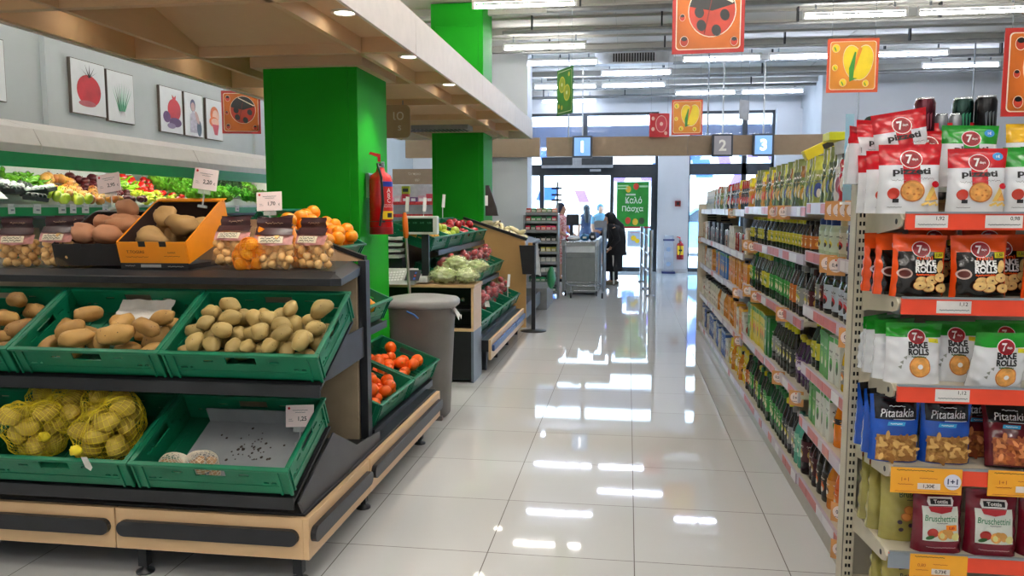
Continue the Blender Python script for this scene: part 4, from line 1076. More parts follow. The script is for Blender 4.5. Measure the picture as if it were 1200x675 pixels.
# ------------------------------------------------------------------ scale counter
t = thing('scale_counter', 'small weighing counter with pale wooden top and dark body behind the grey bin', 'counter', T(-1.22, 6.3, 0))
GS = mat('#66707e', .4, var=.05)
MB().box(-.95, .01, -.01, .36, .775, .80).build('counter_top', wood_mat('#b89368', '#c7a57a', .4, (2, 12, 12)), t, bevel=.003)
MB().box(-.02, 0, 0, .35, .0, .42).build('side_panel_lower', GS, t); MB().box(-.02, 0, 0, .35, .42, .775).build('side_panel', BW2, t)
MB().box(-.94, -.92, 0, .35, 0, .775).box(-.94, -.02, .33, .35, 0, .775).build('carcass', DARK, t)
MB().box(-.92, -.02, .0, .33, .40, .42).box(-.92, -.02, 0, .02, .02, .40).build('drawer_front', BLACK, t)
MB().box(-.92, -.02, .0, .02, .42, .445).build('shelf_edge', BW, t)
MB().box(-.92, -.02, .02, .33, .58, .6).build('inner_shelf', BLACK, t)
MB().sphere((-.12, .15, .66), .02, 10, 7).build('knob', CHROME, t)
sc = thing('weighing_scale', 'grey electronic produce scale with keypad and green display on a pole', 'scale', T(-1.70, 6.44, .80))
MB().box(-.14, .10, -.14, .14, .01, .06).build('base', mat('#c8c8c4', .4), sc, bevel=.008)
MB().prism([(-.19, .0), (-.03, .12), (-.03, .0)], -.29, .0, 'x').build('keypad_panel', mat('#c8c8c4', .4), sc)
b = MB()
kp = Print(lambda x, z, k: Vector((x-.16, -.175+z*1.1-k*.6, .012+z*.82+k*.8)))
for i in range(7):
    for j in range(4): kp.rect(-.115+i*.026, -.095+i*.026, .01+j*.022, .026+j*.022, 0, 1, 1)
kp.rect(.08, .2, .005, .1, 1, 1, 1)
for j in range(3): kp.rect(.15, .165, .015+j*.025, .03+j*.025, 2+j % 2, 1, 1)
kp.build('keypad', [WHITE, mat('#33373a', .4), mat('#2a60c0', .4), mat('#c03030', .4)], sc)
MB().box(-.11, .09, -.0, .13, .06, .075).build('weighing_plate', CHROME, sc)
MB().box(.03, .09, -.04, -.01, .06, .50).build('pole', DARK, sc)
MB().box(-.12, .17, -.07, .0, .40, .55).build('display_housing', mat('#d5d6d2', .4), sc, bevel=.01)
p = Print(flat(-.071)); p.rect(-.105, .135, .42, .53, 0, 1, 1)
for i in range(4): p.text('0.00', -.075+i*.06, .495, h=.014, mi=1)
p.build('display', [mat('#12301f', .2), mat('#3f7a5a', .4)], sc)
t = thing('bag_roll', 'stack of folded white paper bags left of the scale', 'paper bags', T(-1.985, 6.5, .802))
MB().box(-.15, .13, -.03, .12, 0, .2).build('bag_stand', DARK, t)
for i in range(4): MB().grid(lambda u, v: ((u-.5)*.26, (v-.5)*.2, .22+i*.05+.012*noise.noise(Vector((u*4, v*4, i*3.)))), 10, 8).box(-.12, .12, -.09, .09, i*.05+.2, i*.05+.22).build('bag_bundle', mat('#e8e8e6', .5), t, M=RZ(.1*i))
CABF = mat('#c9d19a', .15, var=.0, alpha=.3, key='cabfilm'); CABL = mat('#a9b878', .4, var=.3, scale=14, tint='#dde2bd')
for i, (x, y, z, s_) in enumerate([(-1.475, 6.4, .867, .95), (-1.30, 6.42, .867, .92), (-1.40, 6.5, .955, .85), (-1.24, 6.57, .93, .75)]):
    t = thing('bagged_cabbage', ['pale cabbage in a clear bag on the counter, beside the scale', 'pale cabbage in a clear bag at the right front corner of the counter', 'pale cabbage in a clear bag, topmost of the pile beside the scale', 'pale cabbage in a clear bag at the back right of the counter'][i], 'vegetable bag', T(x, y, z) @ RZ(i*1.3) @ S(s_, s_, s_), 'bagged cabbages on the counter')
    MB().sphere((0, 0, 0), (.115, .095, .062), 28, 18, 0, lumpy(i+3, .55, 3.2)).build('leaves', CABL, t)
    MB().sphere((0, 0, .002), (.13, .11, .07), 34, 22, 0, lumpy(i+8, .5, 5)).build('clear_bag', CABF, t)
# ------------------------------------------------------------------ second produce island round the far column
st = thing('produce_stand', 'second produce stand with dark shelves in front of the far green column', 'display stand', T(-1.15, 6.72, 0))
b = MB(); b.box(-.022, 0, .0, 2.22, .11, .285); b.build('bumper_board', BW2, st, bevel=.002)
MB().box(0, .024, .04, 1.4, .18, .235).box(0, .024, 1.43, 2.18, .18, .235).build('rubber_strip', mat('#2c4d86', .4, var=.2), st, bevel=.008)
MB().box(-1.3, -.022, 0, 2.22, .18, .28).build('base_deck', SHELF, st)
MB().box(-.95, -.90, 0, 2.22, .28, 1.25).build('rear_panel', DARK, st)
for x0, z0, x1, z1 in ((-.1, .30, -.6, .5), (-.29, .675, -.8, .87), (-.46, 1.04, -1.0, 1.22)):
    P_ = [(x0, z0), (x1, z1), (x1, z1-.012), (x0, z0-.012)]
    b = MB().prism(P_, .0, 2.22, 'y'); b.box(x0-.004, x0+.008, 0, 2.22, z0-.03, z0+.014); b.build('sloped_shelf', SHELF, st)
for y in (.1, .7, 1.4, 2.1):
    MB().box(-.1, -.06, y, y+.04, 0, .18).build('foot', DARK, st)
SG = 'green crates on the second produce stand'
def sideC(x, y, z, t): return T(x, y, z) @ RZ(PI/2) @ RX(t)
S2 = [(6.86, 'mangoes, nearest on the top shelf'), (7.49, 'green apples, middle of the top shelf'), (8.12, 'red apples, third on the top shelf'), (8.75, 'red apples at the far end of the top shelf')]
for i, (y, lb) in enumerate(S2):
    M = sideC(-1.635, y-.05, 1.055, .34); crate(M, 'green crate of '+lb, SG)
    nm, ct_, mt_, dm = [('mango', 'mango', skin_mat('mango', '#c99a2e', '#c8762c', None, .35), (.055, .038, .038)), ('apple', 'apple', APPG, (.04, .04, .037)), ('apple', 'apple', APPR, (.04, .04, .037)), ('apple', 'apple', APPR, (.04, .04, .037))][i]
    fill(nm, ct_, mt_, dm, M, (-.28, .28, .02, .37, .04), 20 if i else 16, .042, ['yellow orange mango', 'green apple', 'red apple in the third crate', 'red apple in the farthest crate'][i]+' on the second stand, {n} from left, {row} row', 2, ['mangoes', 'green apples', 'red apples third crate', 'red apples far crate'][i], 60+i, 3, .06, 1., False, stalk)
for i, y in enumerate((7.05, 7.67, 8.29, 8.91)):
    M = sideC(-1.465, y-.05, .695, .36); crate(M, 'green crate on the middle shelf of the second stand, %s from the near end' % ORD[i], SG)
    M2 = sideC(-1.275, y-.05, .32, .37); crate(M2, 'green crate on the bottom shelf of the second stand, %s from the near end' % ORD[i], SG)
FILMR = mat('#e8d8dc', .06, var=0, alpha=.09, key='filmr')
def apple_bag(seed):
    t = thing('apple_bag', None, 'bag'); rnd = random.Random(seed); hp = heap(7, -.085, .085, -.075, .075, 0, .04, rnd); balls = []
    for x, y, z, q in hp:
        o = place(('bagapple', len(balls) % 2), lambda: tuber('apple', APPR, (.038, .038, .036), 3+len(balls), .06, 1.2, 12, 8), T(x, y, z), None)
        ml = o.matrix_world.copy(); o.parent = t; o.matrix_local = ml; balls.append(((x, y, z), .038))
    rf = star_hull(balls, (0, 0, .04), .006, 1, 1)
    MB().sphere((0, 0, .04), 1., 22, 13, 0, lambda d: max(.05, rf(d))*(1+.05*noise.noise(d*6))).build('clear_bag', FILMR, t)
    MB().prism([(-.05, 0), (.05, 0), (.04, .07), (-.045, .06)], -.003, 0, 'y', M=T(.02, -.09, .06) @ RX(-.6)).build('paper_label', PAPR, t)
    return t
for i in range(16):
    sh, y, k = ('middle', 'bottom')[i//8], (7.05, 7.67, 8.29, 8.91)[(i % 8)//2], i % 2
    M = sideC(-1.465, y-.05, .695, .36) if i < 8 else sideC(-1.275, y-.05, .32, .37)
    place(('abag', i % 3), lambda: apple_bag(i), M @ T(.14*(2*k-1), .2, .03) @ RZ(i*1.1) @ S(.86, .86, .9), 'clear bag of red apples in a %s shelf crate, %s from the near end' % (sh, ORD[i % 8]), 'bags of red apples')
for i, (y, x, z) in enumerate(((7.3, -2.05, 1.30), (7.95, -2.05, 1.30), (8.5, -1.98, 1.34), (8.9, -1.33, .45))):
    t = thing('price_holder', 'small white price holder standing up from the second stand, %s from the near end' % ORD[i], 'price tag', T(x, y, z), 'price holders of the second stand')
    MB().cyl((0, 0, -.06), (0, 0, .1), .004, n=6).build('stem', WHITE, t)
    MB().box(-.02, .02, -.002, .002, .08, .22).build('card', WHITE, t, M=RZ(.9) @ RY(.1))
# third stand: tall wooden side panel with sloping top
ws = thing('wooden_display', 'tall pale wooden display with black sloping top edge beyond the far green column', 'display stand', T(-1.18, 9.36, 0))
MB().prism([(-.75, 0), (.0, 0), (.0, .98), (-.02, 1.06), (-.75, 1.29)], 0, .03, 'y').build('side_panel', wood_mat('#b08a52', '#bd9860', .45, (3, 3, 3)), ws)
MB().prism([(0, 1.03), (0.02, 1.06), (-.75, 1.31), (-.75, 1.28)], -.01, .05, 'y').build('top_trim', BLACK, ws)
MB().prism([(-.75, 1.16), (0, .95), (0, .98), (-.75, 1.19)], .03, 1.6, 'y').box(-.75, -.70, .03, 1.6, 0, 1.2).box(-.02, .0, .03, 1.6, .1, .27).box(-.70, -.02, .03, 1.6, .1, .2).build('shelf_body', DARK, ws)
CORN = skin_mat('corn', '#e2d6a0', '#efe6c4', None, .4)
cs = []
for i in range(12):
    def mk():
        o = MB().sphere((0, 0, 0), (.085, .03, .03), 14, 9, 0, lumpy(i, .15, 2)).build('chicory_head', CORN); o['category'] = 'vegetable'
        MB().cyl((-.085, 0, 0), (-.1, 0, 0), .012, .008, 8).build('stalk', STEMM, o); return o
    u = (i % 6)/6
    cs.append(place(('corn', i % 3), mk, T(-1.26-.5*u, 9.5+.1*(i//6)+.03*math.sin(i), 1.03+.14*u+.05*(i//6)+.04) @ RZ(i*.9) @ RY(.5*math.sin(i*2)), None))
bpy.context.view_layer.update(); label_heap(cs, 'pale vegetable head on the sloping wooden display, {n} from left in the {row} row', 2, 'pale vegetables on the wooden display')
t = thing('hanging_bag', 'dark empty bag hanging between the far green column and the wooden display', 'bag', T(-1.62, 9.45, 1.32))
MB().prism([(-.06, .36), (-.02, .36), (.07, .1), (.09, .0), (-.06, .0)], 0, .05, 'y').build('bag', mat('#3a3330', .5, var=.2), t, bevel=.015)
MB().box(-.065, -.03, -.004, 0, .12, .24).build('white_label', WHITE, t)
# stanchion with black box
t = thing('stanchion_stand', 'black pole on a round base carrying a black leaflet box', 'stand', T(-1.06, 9.1, 0))
MB().lathe([(.15, 0), (.15, .008), (.03, .02), (.02, .022)], 28).build('base', BLACK, t); MB().box(-.022, .022, -.022, .022, .02, 1.02).build('pole', BLACK, t)
MB().prism([(-.12, .66), (.02, .66), (.02, .99), (-.16, .99)], -.06, .06, 'y').build('leaflet_box', BLACK, t, bevel=.005)
MB().box(-.14, -.1, -.04, .04, .985, 1.03).box(-.06, -.01, -.04, .04, .985, 1.02).build('box_insert', mat('#b88a52', .5), t)
t = thing('low_stand', 'low grey stand with a green bag hanging behind the black pole', 'stand', T(-1.1, 11.05, 0))
MB().box(-.4, .0, 0, .9, .0, .3).box(-.4, -.36, 0, .9, 0, 1.0).build('body', mat('#7d8082', .5), t, bevel=.005)
MB().sphere((.03, .3, .42), (.06, .12, .16), 14, 9, 0, lumpy(4, .2, 3)).build('green_bag', mat('#1f7a4a', .4), t)
# ------------------------------------------------------------------ sweets rack by the checkout
RK = mat('#8b8f93', .4, .4, var=.06)
rk = thing('sweets_rack', 'tall grey metal rack of small sweet packets beside the white column', 'rack', T(-1.33, 12.35, 0))
b = MB()
for x in (-.27, .25): b.box(x, x+.02, .0, .3, .0, 1.30)
b.build('side_frame', RK, rk); MB().box(-.25, .25, .29, .3, .05, 1.4).build('rear_panel', mat('#6b6f73', .5), rk)
RZL = [.10, .25, .40, .56, .72, .88, 1.05, 1.19, 1.32]
for i, z in enumerate(RZL):
    y0 = 0 if z < 1 else (z-1.0)*.35
    MB().box(-.25, .25, y0, .29, z-.012, z).box(-.25, .25, y0-.01, y0, z-.02, z+.025).build('shelf', RK, rk)
MB().box(.215, .245, .28, .31, 1.3, 1.82).build('sign_pole', RK, rk)
for z in (1.52, 1.6, 1.7): MB().box(.14, .30, .265, .28, z, z+.03).build('clip_arm', DARK, rk)
cols = [['#0d5a3a']*6, ['#1f8a5a', '#166a48', '#1f8a5a', '#2a9a62', '#166a48', '#1f8a5a'], ['#d0d3cf', '#c23a58', '#c8cbc8', '#d8d8d4', '#c8ccca', '#d0d4d2'], ['#c8ccc8', '#bfc4c0', '#d2d4d0', '#c0c4c4', '#d0d4d0', '#c8c8c8'], ['#c9c25a', '#b8b44a', '#4a4a42', '#c9c25a', '#d0ca70', '#a8a448'],
        ['#2a2f2c', '#22302a', '#2c2c2c', '#3a3a36', '#24342c', '#2c2c2a'], ['#c83050', '#3a6a4a', '#d8406a', '#e05a48', '#d8306a', '#e0406a'], ['#b83a3a', '#2f8a4a', '#3a9a5a', '#4a4a4a', '#2f8a5a', '#d83a5a'], ['#c8403a', '#2f7a3a', '#b8683a', '#6a8a3a', '#3a8a4a', '#e07a4a']]
LV = ['bottom', 'second', 'third', 'fourth', 'fifth', 'sixth', 'seventh', 'eighth', 'top']
def mini(c):
    t = thing('sweet_packet', None, 'packet')
    MB().box(-.035, .035, 0, .09, 0, .085).build('packet', mat(c, .35, var=.15, scale=60), t, bevel=.006)
    p = Print(flat(0)); p.rect(-.028, .028, .03, .06, 0, 1, 1); p.squig(-.02, .02, .045, .005, 1, .002, 8); p.build('printed_label', [mat('#dcd8d0', .4), mat(c, .4)], t); return t
for i, z in enumerate(RZL):
    for j in range(6):
        y0 = 0 if z < 1 else (z-1.0)*.35
        place(('mini', cols[i][j]), lambda: mini(cols[i][j]), T(-1.33-.205+j*.081, 12.35+y0+.012, z+.002), 'small sweet packet, %s from left on the %s shelf up of the grey rack' % (ORD[j], LV[i]), 'sweet packets on the rack')
t = thing('hanging_carrier_bag', 'white plastic carrier bag hanging from the sweets rack', 'bag', T(-1.42, 12.27, .36))
MB().prism([(-.08, 0), (-.055, .02), (.06, .03), (.10, .0), (.07, .3), (.045, .56), (.02, .58), (.0, .44), (-.03, .44), (-.05, .57), (-.075, .54), (-.07, .3)], 0, .06, 'y').build('bag', mat('#dfe1e4', .4, bump=.3, bscale=20), t, bevel=.012)
# ------------------------------------------------------------------ checkout counter, trolley
CKG = mat('#7f8686', .45, var=.05)
t = thing('checkout_counter', 'grey checkout counter behind the wire trolley', 'checkout', T(-.76, 13.0, 0))
MB().box(-.29, .29, .0, 1.9, .04, .80).build('cabinet', CKG, t); MB().box(-.30, .30, -.03, 1.9, .80, .86).box(-.30, -.26, -.03, 1.9, .86, .90).box(.26, .30, -.03, 1.9, .86, .90).build('counter_rim', mat('#a3a8a8', .35, .3), t)
MB().box(-.25, .25, 0, 1.6, .86, .866).build('belt', BLACK, t); MB().prism([(-.02, .62), (-.10, .70), (-.02, .80)], -.24, .24, 'x').build('bag_ledge', mat('#a3a8a8', .35, .3), t)
MB().box(-.26, -.2, 1.3, 1.36, .86, 1.2).box(-.32, -.1, 1.28, 1.31, 1.1, 1.3).build('till_screen', DARK, t)
for i, (x, y, w_, h_, c, lb) in enumerate([(-.12, .25, .22, .09, '#dfe6ee', 'white package'), (.06, .3, .16, .12, '#2f6f9a', 'blue package'), (.19, .28, .12, .15, '#26303a', 'dark shopping bag'), (-.22, .3, .08, .1, '#c03040', 'red package')]):
    g = thing('grocery_package', lb + ' lying on the checkout belt', 'package', T(-.76+x, 13.0+y, .867))
    MB().sphere((0, 0, h_*.5), (w_*.5, .06, h_*.5), 14, 9, 0, lumpy(i, .2, 3)).build('wrapper', mat(c, .4, var=.2), g)
    MB().box(-w_*.2, w_*.2, -.066, -.055, h_*.35, h_*.6).build('printed_label', WHITE, g)
wt = thing('wire_trolley', 'low chrome wire trolley in front of the checkout counter', 'trolley', T(-.74, 12.75, 0))
b = MB()
for x in (-.24, .24): b.tube([(x, .1, .1), (x, .1, .84), (x, .06, .87)], .009, 8)
b.tube([(-.24, .06, .87), (.24, .06, .87)], .009, 8); b.build('upright_frame', CHROME, wt)
b = MB().tube([(-.24, .12, .22), (-.14, -.22, .20), (.34, -.22, .20), (.27, .12, .22), (-.24, .12, .22)], .012, 8).tube([(-.13, -.22, .2), (-.13, -.22, .08)], .01).tube([(.34, -.22, .2), (.36, -.22, .08)], .01).tube([(-.1, 0, .1), (.3, 0, .1)], .006)
b.build('base_frame', CHROME, wt)
for x, y in ((-.24, .1), (.26, .1), (-.13, -.22), (.36, -.22)):
    c = MB().cyl((x-.012, y, .045), (x+.012, y, .045), .045, n=14).build('wheel', DARK, wt)
    MB().box(x-.018, x+.018, y-.01, y+.01, .04, .1).build('caster_fork', STEEL, c)
# ------------------------------------------------------------------ people
SKIN = mat('#b98a6e', .55, var=.04)
def body(nm, J, E_, label, M, skin=SKIN):
    me = bpy.data.meshes.new(nm); me.from_pydata([j[0] for j in J], E_, [])
    o = bpy.data.objects.new(nm, me); COL.objects.link(o)
    md = o.modifiers.new('s', 'SKIN')
    for i, sv in enumerate(me.skin_vertices[0].data):
        r = J[i][1]; sv.radius = r if isinstance(r, tuple) else (r, r); sv.use_root = (i == 0)
    md.use_smooth_shade = True
    o.modifiers.new('d', 'SUBSURF').levels = 1; o.modifiers['d'].render_levels = 1
    dg = bpy.context.evaluated_depsgraph_get(); m2 = bpy.data.meshes.new_from_object(o.evaluated_get(dg))
    bpy.data.objects.remove(o)
    m2.materials.clear(); m2.materials.append(skin)
    for p in m2.polygons: p.use_smooth = True
    o = bpy.data.objects.new(nm, m2); COL.objects.link(o); o.matrix_world = M
    tag(o, label, 'person'); return o
def figure(label, M, P):
    """P: joint positions; body faces local -Y; returns the body object"""
    J, E_ = [], []
    def add(p, r, par=None):
        J.append((p, r)); i = len(J)-1
        if par is not None: E_.append((par, i))
        return i
    g = lambda k: Vector(P[k])
    pel = add(g('pelvis'), (.12, .10)); sp = add(g('waist'), (.11, .09), pel); ch = add(g('chest'), (.13, .10), sp); nk = add(g('neck'), .05, ch)
    h = g('head'); fd = Vector(P.get('face', (0, -1, 0)))
    jaw = add(h+Vector((0, 0, -.07))+fd*.025, (.055, .06), nk); hd = add(h+Vector((0, 0, .02)), (.078, .085), jaw); add(h+Vector((0, 0, .09))-fd*.01, (.06, .065), hd)
    add(h+fd*.105+Vector((0, 0, -.01)), .012, hd)                                  # nose
    for s_, k in ((-1, 'L'), (1, 'R')):
        sh = add(g('sh'+k), .058, ch); el = add(g('el'+k), .042, sh); wr = add(g('wr'+k), .028, el); d = (g('wr'+k)-g('el'+k)).normalized()
        pm = add(g('wr'+k)+d*.05, (.034, .018), wr)
        sd = d.cross(Vector((0, 1, .2))).normalized()
        for q, ln in ((-1.5, .05), (-.5, .062), (.5, .058), (1.5, .045)):
            b0 = add(g('wr'+k)+d*.085+sd*.017*q, .009, pm); add(g('wr'+k)+d*(.085+ln)+sd*.02*q+Vector((0, -.012, -.008)), .0075, b0)
        add(g('wr'+k)+d*.06+sd*.055, .009, pm)
        hp_ = add(g('hip'+k), .085, pel); kn = add(g('kn'+k), .055, hp_); an = add(g('an'+k), .036, kn); add(g('toe'+k), (.035, .025), an)
    return body('person', J, E_, label, M)
def garment(nm, m, par, rings, n=20, fold=.0):
    b = MB()
    def fn(u, v):
        t_ = v*(len(rings)-1); i = min(int(t_), len(rings)-2); k = t_-i
        a, c = rings[i], rings[i+1]; q = [a[j]*(1-k)+c[j]*k for j in range(5)]
        an = 2*PI*u; w_ = 1+fold*math.sin(an*7)*(v)
        return (q[0]+q[3]*math.cos(an)*w_, q[1]+q[4]*math.sin(an)*w_, q[2])
    b.grid(fn, n, (len(rings)-1)*3)
    return b.build(nm, m, par)
def sleeve(nm, m, par, pts, rs): return MB().tube(pts, rs, 12).build(nm, m, par)
BLK = mat('#0c0c10', .75, var=.2)
# stooped woman (local -Y turned to world -X)
PW = dict(pelvis=(0, .02, .70), waist=(0, .05, .88), chest=(0, .0, 1.03), neck=(0, -.06, 1.12), head=(0, -.11, 1.20), face=(0, -.92, -.35),
          shL=(-.15, -.02, 1.03), elL=(-.17, -.15, .90), wrL=(-.12, -.26, .95), shR=(.15, .0, 1.03), elR=(.19, .05, .84), wrR=(.17, -.05, .71),
          hipL=(-.08, .02, .66), knL=(-.08, .0, .38), anL=(-.08, .04, .08), toeL=(-.08, -.10, .035), hipR=(.08, .02, .66), knR=(.08, -.03, .38), anR=(.08, -.02, .08), toeR=(.08, -.16, .035))
wo = figure('stooped person in a long black coat and headscarf leaning on a cane at the checkout', T(-.24, 14.9, 0) @ RZ(-PI/2), PW)
garment('coat', BLK, wo, [(0, -.07, 1.13, .07, .07), (0, -.01, 1.09, .17, .13), (0, .03, .98, .21, .17), (0, .05, .82, .20, .17), (0, .03, .62, .21, .19), (0, .04, .55, .215, .20)], 22, .03)
garment('skirt', BLK, wo, [(0, .03, .75, .17, .15), (0, .0, .5, .18, .16), (0, -.01, .25, .19, .17)], 22, .05)
for k, s_ in (('L', -1), ('R', 1)):
    a, e_, w_ = Vector(PW['sh'+k]), Vector(PW['el'+k]), Vector(PW['wr'+k]); sleeve('sleeve', BLK, wo, [a, e_, w_], [.085, .065, .048])
    an, to = Vector(PW['an'+k]), Vector(PW['toe'+k])
    sleeve('stocking', BLK, wo, [Vector(PW['kn'+k]), an], [.06, .04])
    MB().sphere((an.x, (an.y+to.y)/2+.0, .035), (.048, .13, .04), 14, 8, 0, None).box(an.x-.045, an.x+.045, an.y-.16, an.y+.05, 0, .012).build('shoe', mat('#6d6a58', .6), wo)
MB().sphere((0, -.085, 1.215), (.10, .12, .125), 18, 12, 0, lambda d: .58 if (d.y < -.45 and -.9 < d.z < .42) else 1.).tube([(0, -.03, 1.17), (0, .05, 1.05), (0, .09, .92)], [.09, .13, .12], 12).build('headscarf', BLK, wo)
cn = thing('walking_cane', 'thin light walking cane held by the stooped person', 'cane', T(-.30, 14.73, 0))
MB().tube([(.06, 0, .0), (.045, 0, .5), (.035, 0, .60), (.02, 0, .655), (-.03, 0, .67), (-.075, 0, .655)], .015, 8).build('shaft', mat('#e6e0d4', .35, .5), cn)
MB().lathe([(.016, 0), (.014, .03)], 10, M=T(.06, 0, 0)).build('rubber_tip', BLACK, cn)
def standing(label, M, h, face=(0, -1, 0), armfwd=0.):
    k = h/1.62
    P = dict(pelvis=(0, 0, .90), waist=(0, .0, 1.05), chest=(0, .01, 1.27), neck=(0, 0, 1.40), head=(0, -.01, 1.51), face=face, shL=(-.17, .01, 1.31), elL=(-.21, .03-armfwd*.5, 1.05), wrL=(-.20, -.05-armfwd, .86+armfwd*.5), shR=(.17, .01, 1.31), elR=(.21, .03-armfwd*.5, 1.05), wrR=(.20, -.05-armfwd, .86+armfwd*.5),
             hipL=(-.09, 0, .85), knL=(-.09, -.02, .48), anL=(-.09, .02, .08), toeL=(-.09, -.13, .035), hipR=(.09, 0, .85), knR=(.09, .0, .48), anR=(.09, .06, .08), toeR=(.09, -.09, .035))
    P = {q: (tuple(x*k for x in v) if q != 'face' else v) for q, v in P.items()}
    return figure(label, M, P), P, k
def dress(o, P, k, top, skirt, sl, hair, long_hair=False, legs=None):
    garment('top', top, o, [(0, 0, 1.42*k, .07*k, .06*k), (0, .0, 1.35*k, .19*k, .10*k), (0, 0, 1.2*k, .175*k, .12*k), (0, 0, 1.02*k, .14*k, .11*k), (0, 0, .9*k, .17*k, .13*k)], 20)
    garment('skirt', skirt, o, [(0, 0, 1.03*k, .145*k, .115*k), (0, 0, .85*k, .19*k, .15*k), (0, 0, .5*k, .2*k, .17*k), (0, 0, .38*k, .21*k, .18*k)], 22, .03)
    for q in 'LR':
        a, e_, w_ = Vector(P['sh'+q]), Vector(P['el'+q]), Vector(P['wr'+q])
        sleeve('sleeve', sl, o, [a, a.lerp(e_, .7)], [.07*k, .055*k])
        an = Vector(P['an'+q]); MB().sphere((an.x, an.y-.05, .035), (.042, .12, .038), 12, 8).build('shoe', BLACK, o)
    hd = Vector(P['head']); b = MB().sphere((hd.x, hd.y+.02, hd.z+.03), (.098*k, .105*k, .115*k), 18, 12, 0, lambda d: .84 if (d.y < -.3 and d.z < .45) else 1.)
    if long_hair: b.tube([(hd.x, hd.y+.05, hd.z), (hd.x, hd.y+.10, hd.z-.15), (hd.x, hd.y+.11, hd.z-.32)], [.08, .085, .05], 12)
    b.build('hair', hair, o)
HAIR = mat('#1c1516', .5, var=.2); NAVY = mat('#1d2740', .6, var=.1)
o, P, k = standing('person with long dark hair and navy pinafore over white sleeves, seen from behind outside', T(-1.03, 20.2, -.02) @ RZ(PI+.25), 1.48); dress(o, P, k, NAVY, NAVY, WHITE, HAIR, True)
o, P, k = standing('person in a teal grey hooded jacket outside the entrance glass', T(-.66, 19.6, -.02) @ RZ(.3), 1.5); TEAL = mat('#5a7f8f', .6, var=.1); dress(o, P, k, TEAL, NAVY, TEAL, TEAL)
o, P, k = standing('person at the till in a red patterned dress, partly hidden by the sweets rack', T(-1.27, 15.4, 0) @ RZ(1.2), 1.48, armfwd=.2); REDP = mat('#b8303a', .6, var=.5, scale=45, tint='#e0c8c0'); dress(o, P, k, REDP, REDP, REDP, mat('#26283c', .5))
# ------------------------------------------------------------------ entrance gate, stand, extinguisher, alarm, posters
gt = thing('entrance_gate', 'chrome entrance gate posts with rails on the aisle end', 'gate', T(.37, 13.0, 0))
for x, y in ((0, 0), (-.05, 1.2), (-.10, 2.5)):
    q = MB().cyl((x, y, 0), (x, y, 1.06), .032, n=14).build('post', CHROME, gt); MB().lathe([(.07, 0), (.07, .02), (.04, .03)], 16, M=T(x, y, 0)).build('floor_flange', STEEL, q)
b = MB()
for z in (.35, .65, .95): b.tube([(0, 0, z), (-.05, 1.2, z), (-.10, 2.5, z)], .016)
b.build('rail', CHROME, gt)
g2 = thing('checkout_gate', 'grey metal gate frame between the checkout and the stooped person', 'gate', T(-.40, 13.6, 0))
b = MB()
for y in (0, .5, 1.0): b.cyl((0, y, 0), (0, y, 1.1), .022, n=10)
b.build('post', STEEL, g2); MB().box(-.16, .05, -.02, .0, 1.08, 1.2).build('terminal', mat('#8a9098', .4), g2); MB().box(-.008, .008, 0, 1.0, .2, .85).build('panel', mat('#6f86a0', .2, var=.05), g2)
ls = thing('leaflet_stand', 'clear leaflet stand on a dark blue base beside the yellow-labelled extinguisher', 'stand', T(.88, 17.62, 0))
MB().box(-.14, .14, -.1, .1, 0, .04).build('base', mat('#1d2c66', .4), ls); MB().box(-.1, .1, -.01, .01, .04, .82).build('clear_panel', mat('#c8d4e4', .1, var=0, alpha=.45, key='clp'), ls); MB().box(-.12, .12, -.012, .012, .70, .74).build('blue_strip', mat('#1d2c66', .4), ls)
p = Print(flat(-.011))
for z in (.2, .52): p.ell(0, z, .05, .05, 0)
p.build('printed_picture', [mat('#7f98b8', .4)], ls)
extinguisher(T(1.13, 17.68, .30), 'red fire extinguisher with a big yellow label on the white wall by the entrance', .075, .36, True)
t = thing('fire_alarm_switch', 'small dark red alarm call box on the white wall by the entrance', 'alarm', T(1.06, 17.72, 1.50))
MB().box(-.06, .06, -.03, .03, -.06, .06).build('housing', mat('#7a1c1c', .4), t, bevel=.006); MB().box(-.03, .03, -.034, -.03, -.03, .03).build('press_plate', BLACK, t)
ps = thing('door_poster', 'green Greek greeting poster on the entrance door glass', 'poster', T(.10, YF-.06, 1.0))
MB().box(-.35, .35, 0, .004, 0, .98).build('sheet', mat('#1f8a2c', .4, var=.15, scale=5.), ps)
p = Print(flat(0), .001, .002); p.text('Καλό', .02, .58, h=.15, w=.36, mi=0, bold=.01); p.text('Πάσχα', -.0, .38, h=.15, w=.46, mi=0, bold=.01); p.build('lettering', [mat('#dfe8dc', .4)], ps)
p = Print(flat(0), .001, .002)
for x, z, mi in ((-.1, .13, 0), (.06, .1, 1), (.2, .12, 2), (.07, .88, 0), (-.1, .82, 1)): p.ell(x, z, .06, .075, mi)
p.rect(-.33, -.1, .88, .91, 3, 1, 1); p.rect(-.33, -.12, .82, .85, 3, 1, 1); p.rect(.14, .33, .86, .9, 3, 1, 1); p.rect(-.15, .06, .68, .72, 4, 1, 1)
p.build('printed_picture', [mat('#c03a2a', .4), mat('#d8b030', .4), mat('#3a4a30', .4), mat('#9fd0a0', .4), mat('#b8c8b8', .4)], ps)
ps = thing('leaflet_poster', 'small pale poster with yellow picture low on the entrance door', 'poster', T(.16, YF-.06, .55))
MB().box(-.17, .17, 0, .004, 0, .36).build('sheet', mat('#b4c6dc', .4), ps)
p = Print(flat(0), .001, .002); p.ell(-.03, .19, .06, .06, 0); p.ell(.05, .13, .05, .05, 0); p.squig(-.1, .1, .31, .01, 1, .004, 14); p.build('printed_picture', [YELLOW, RED], ps)
ac = thing('air_curtain', 'grey air curtain unit above the entrance doors', 'air curtain', T(-1.12, YF-.02, 2.20))
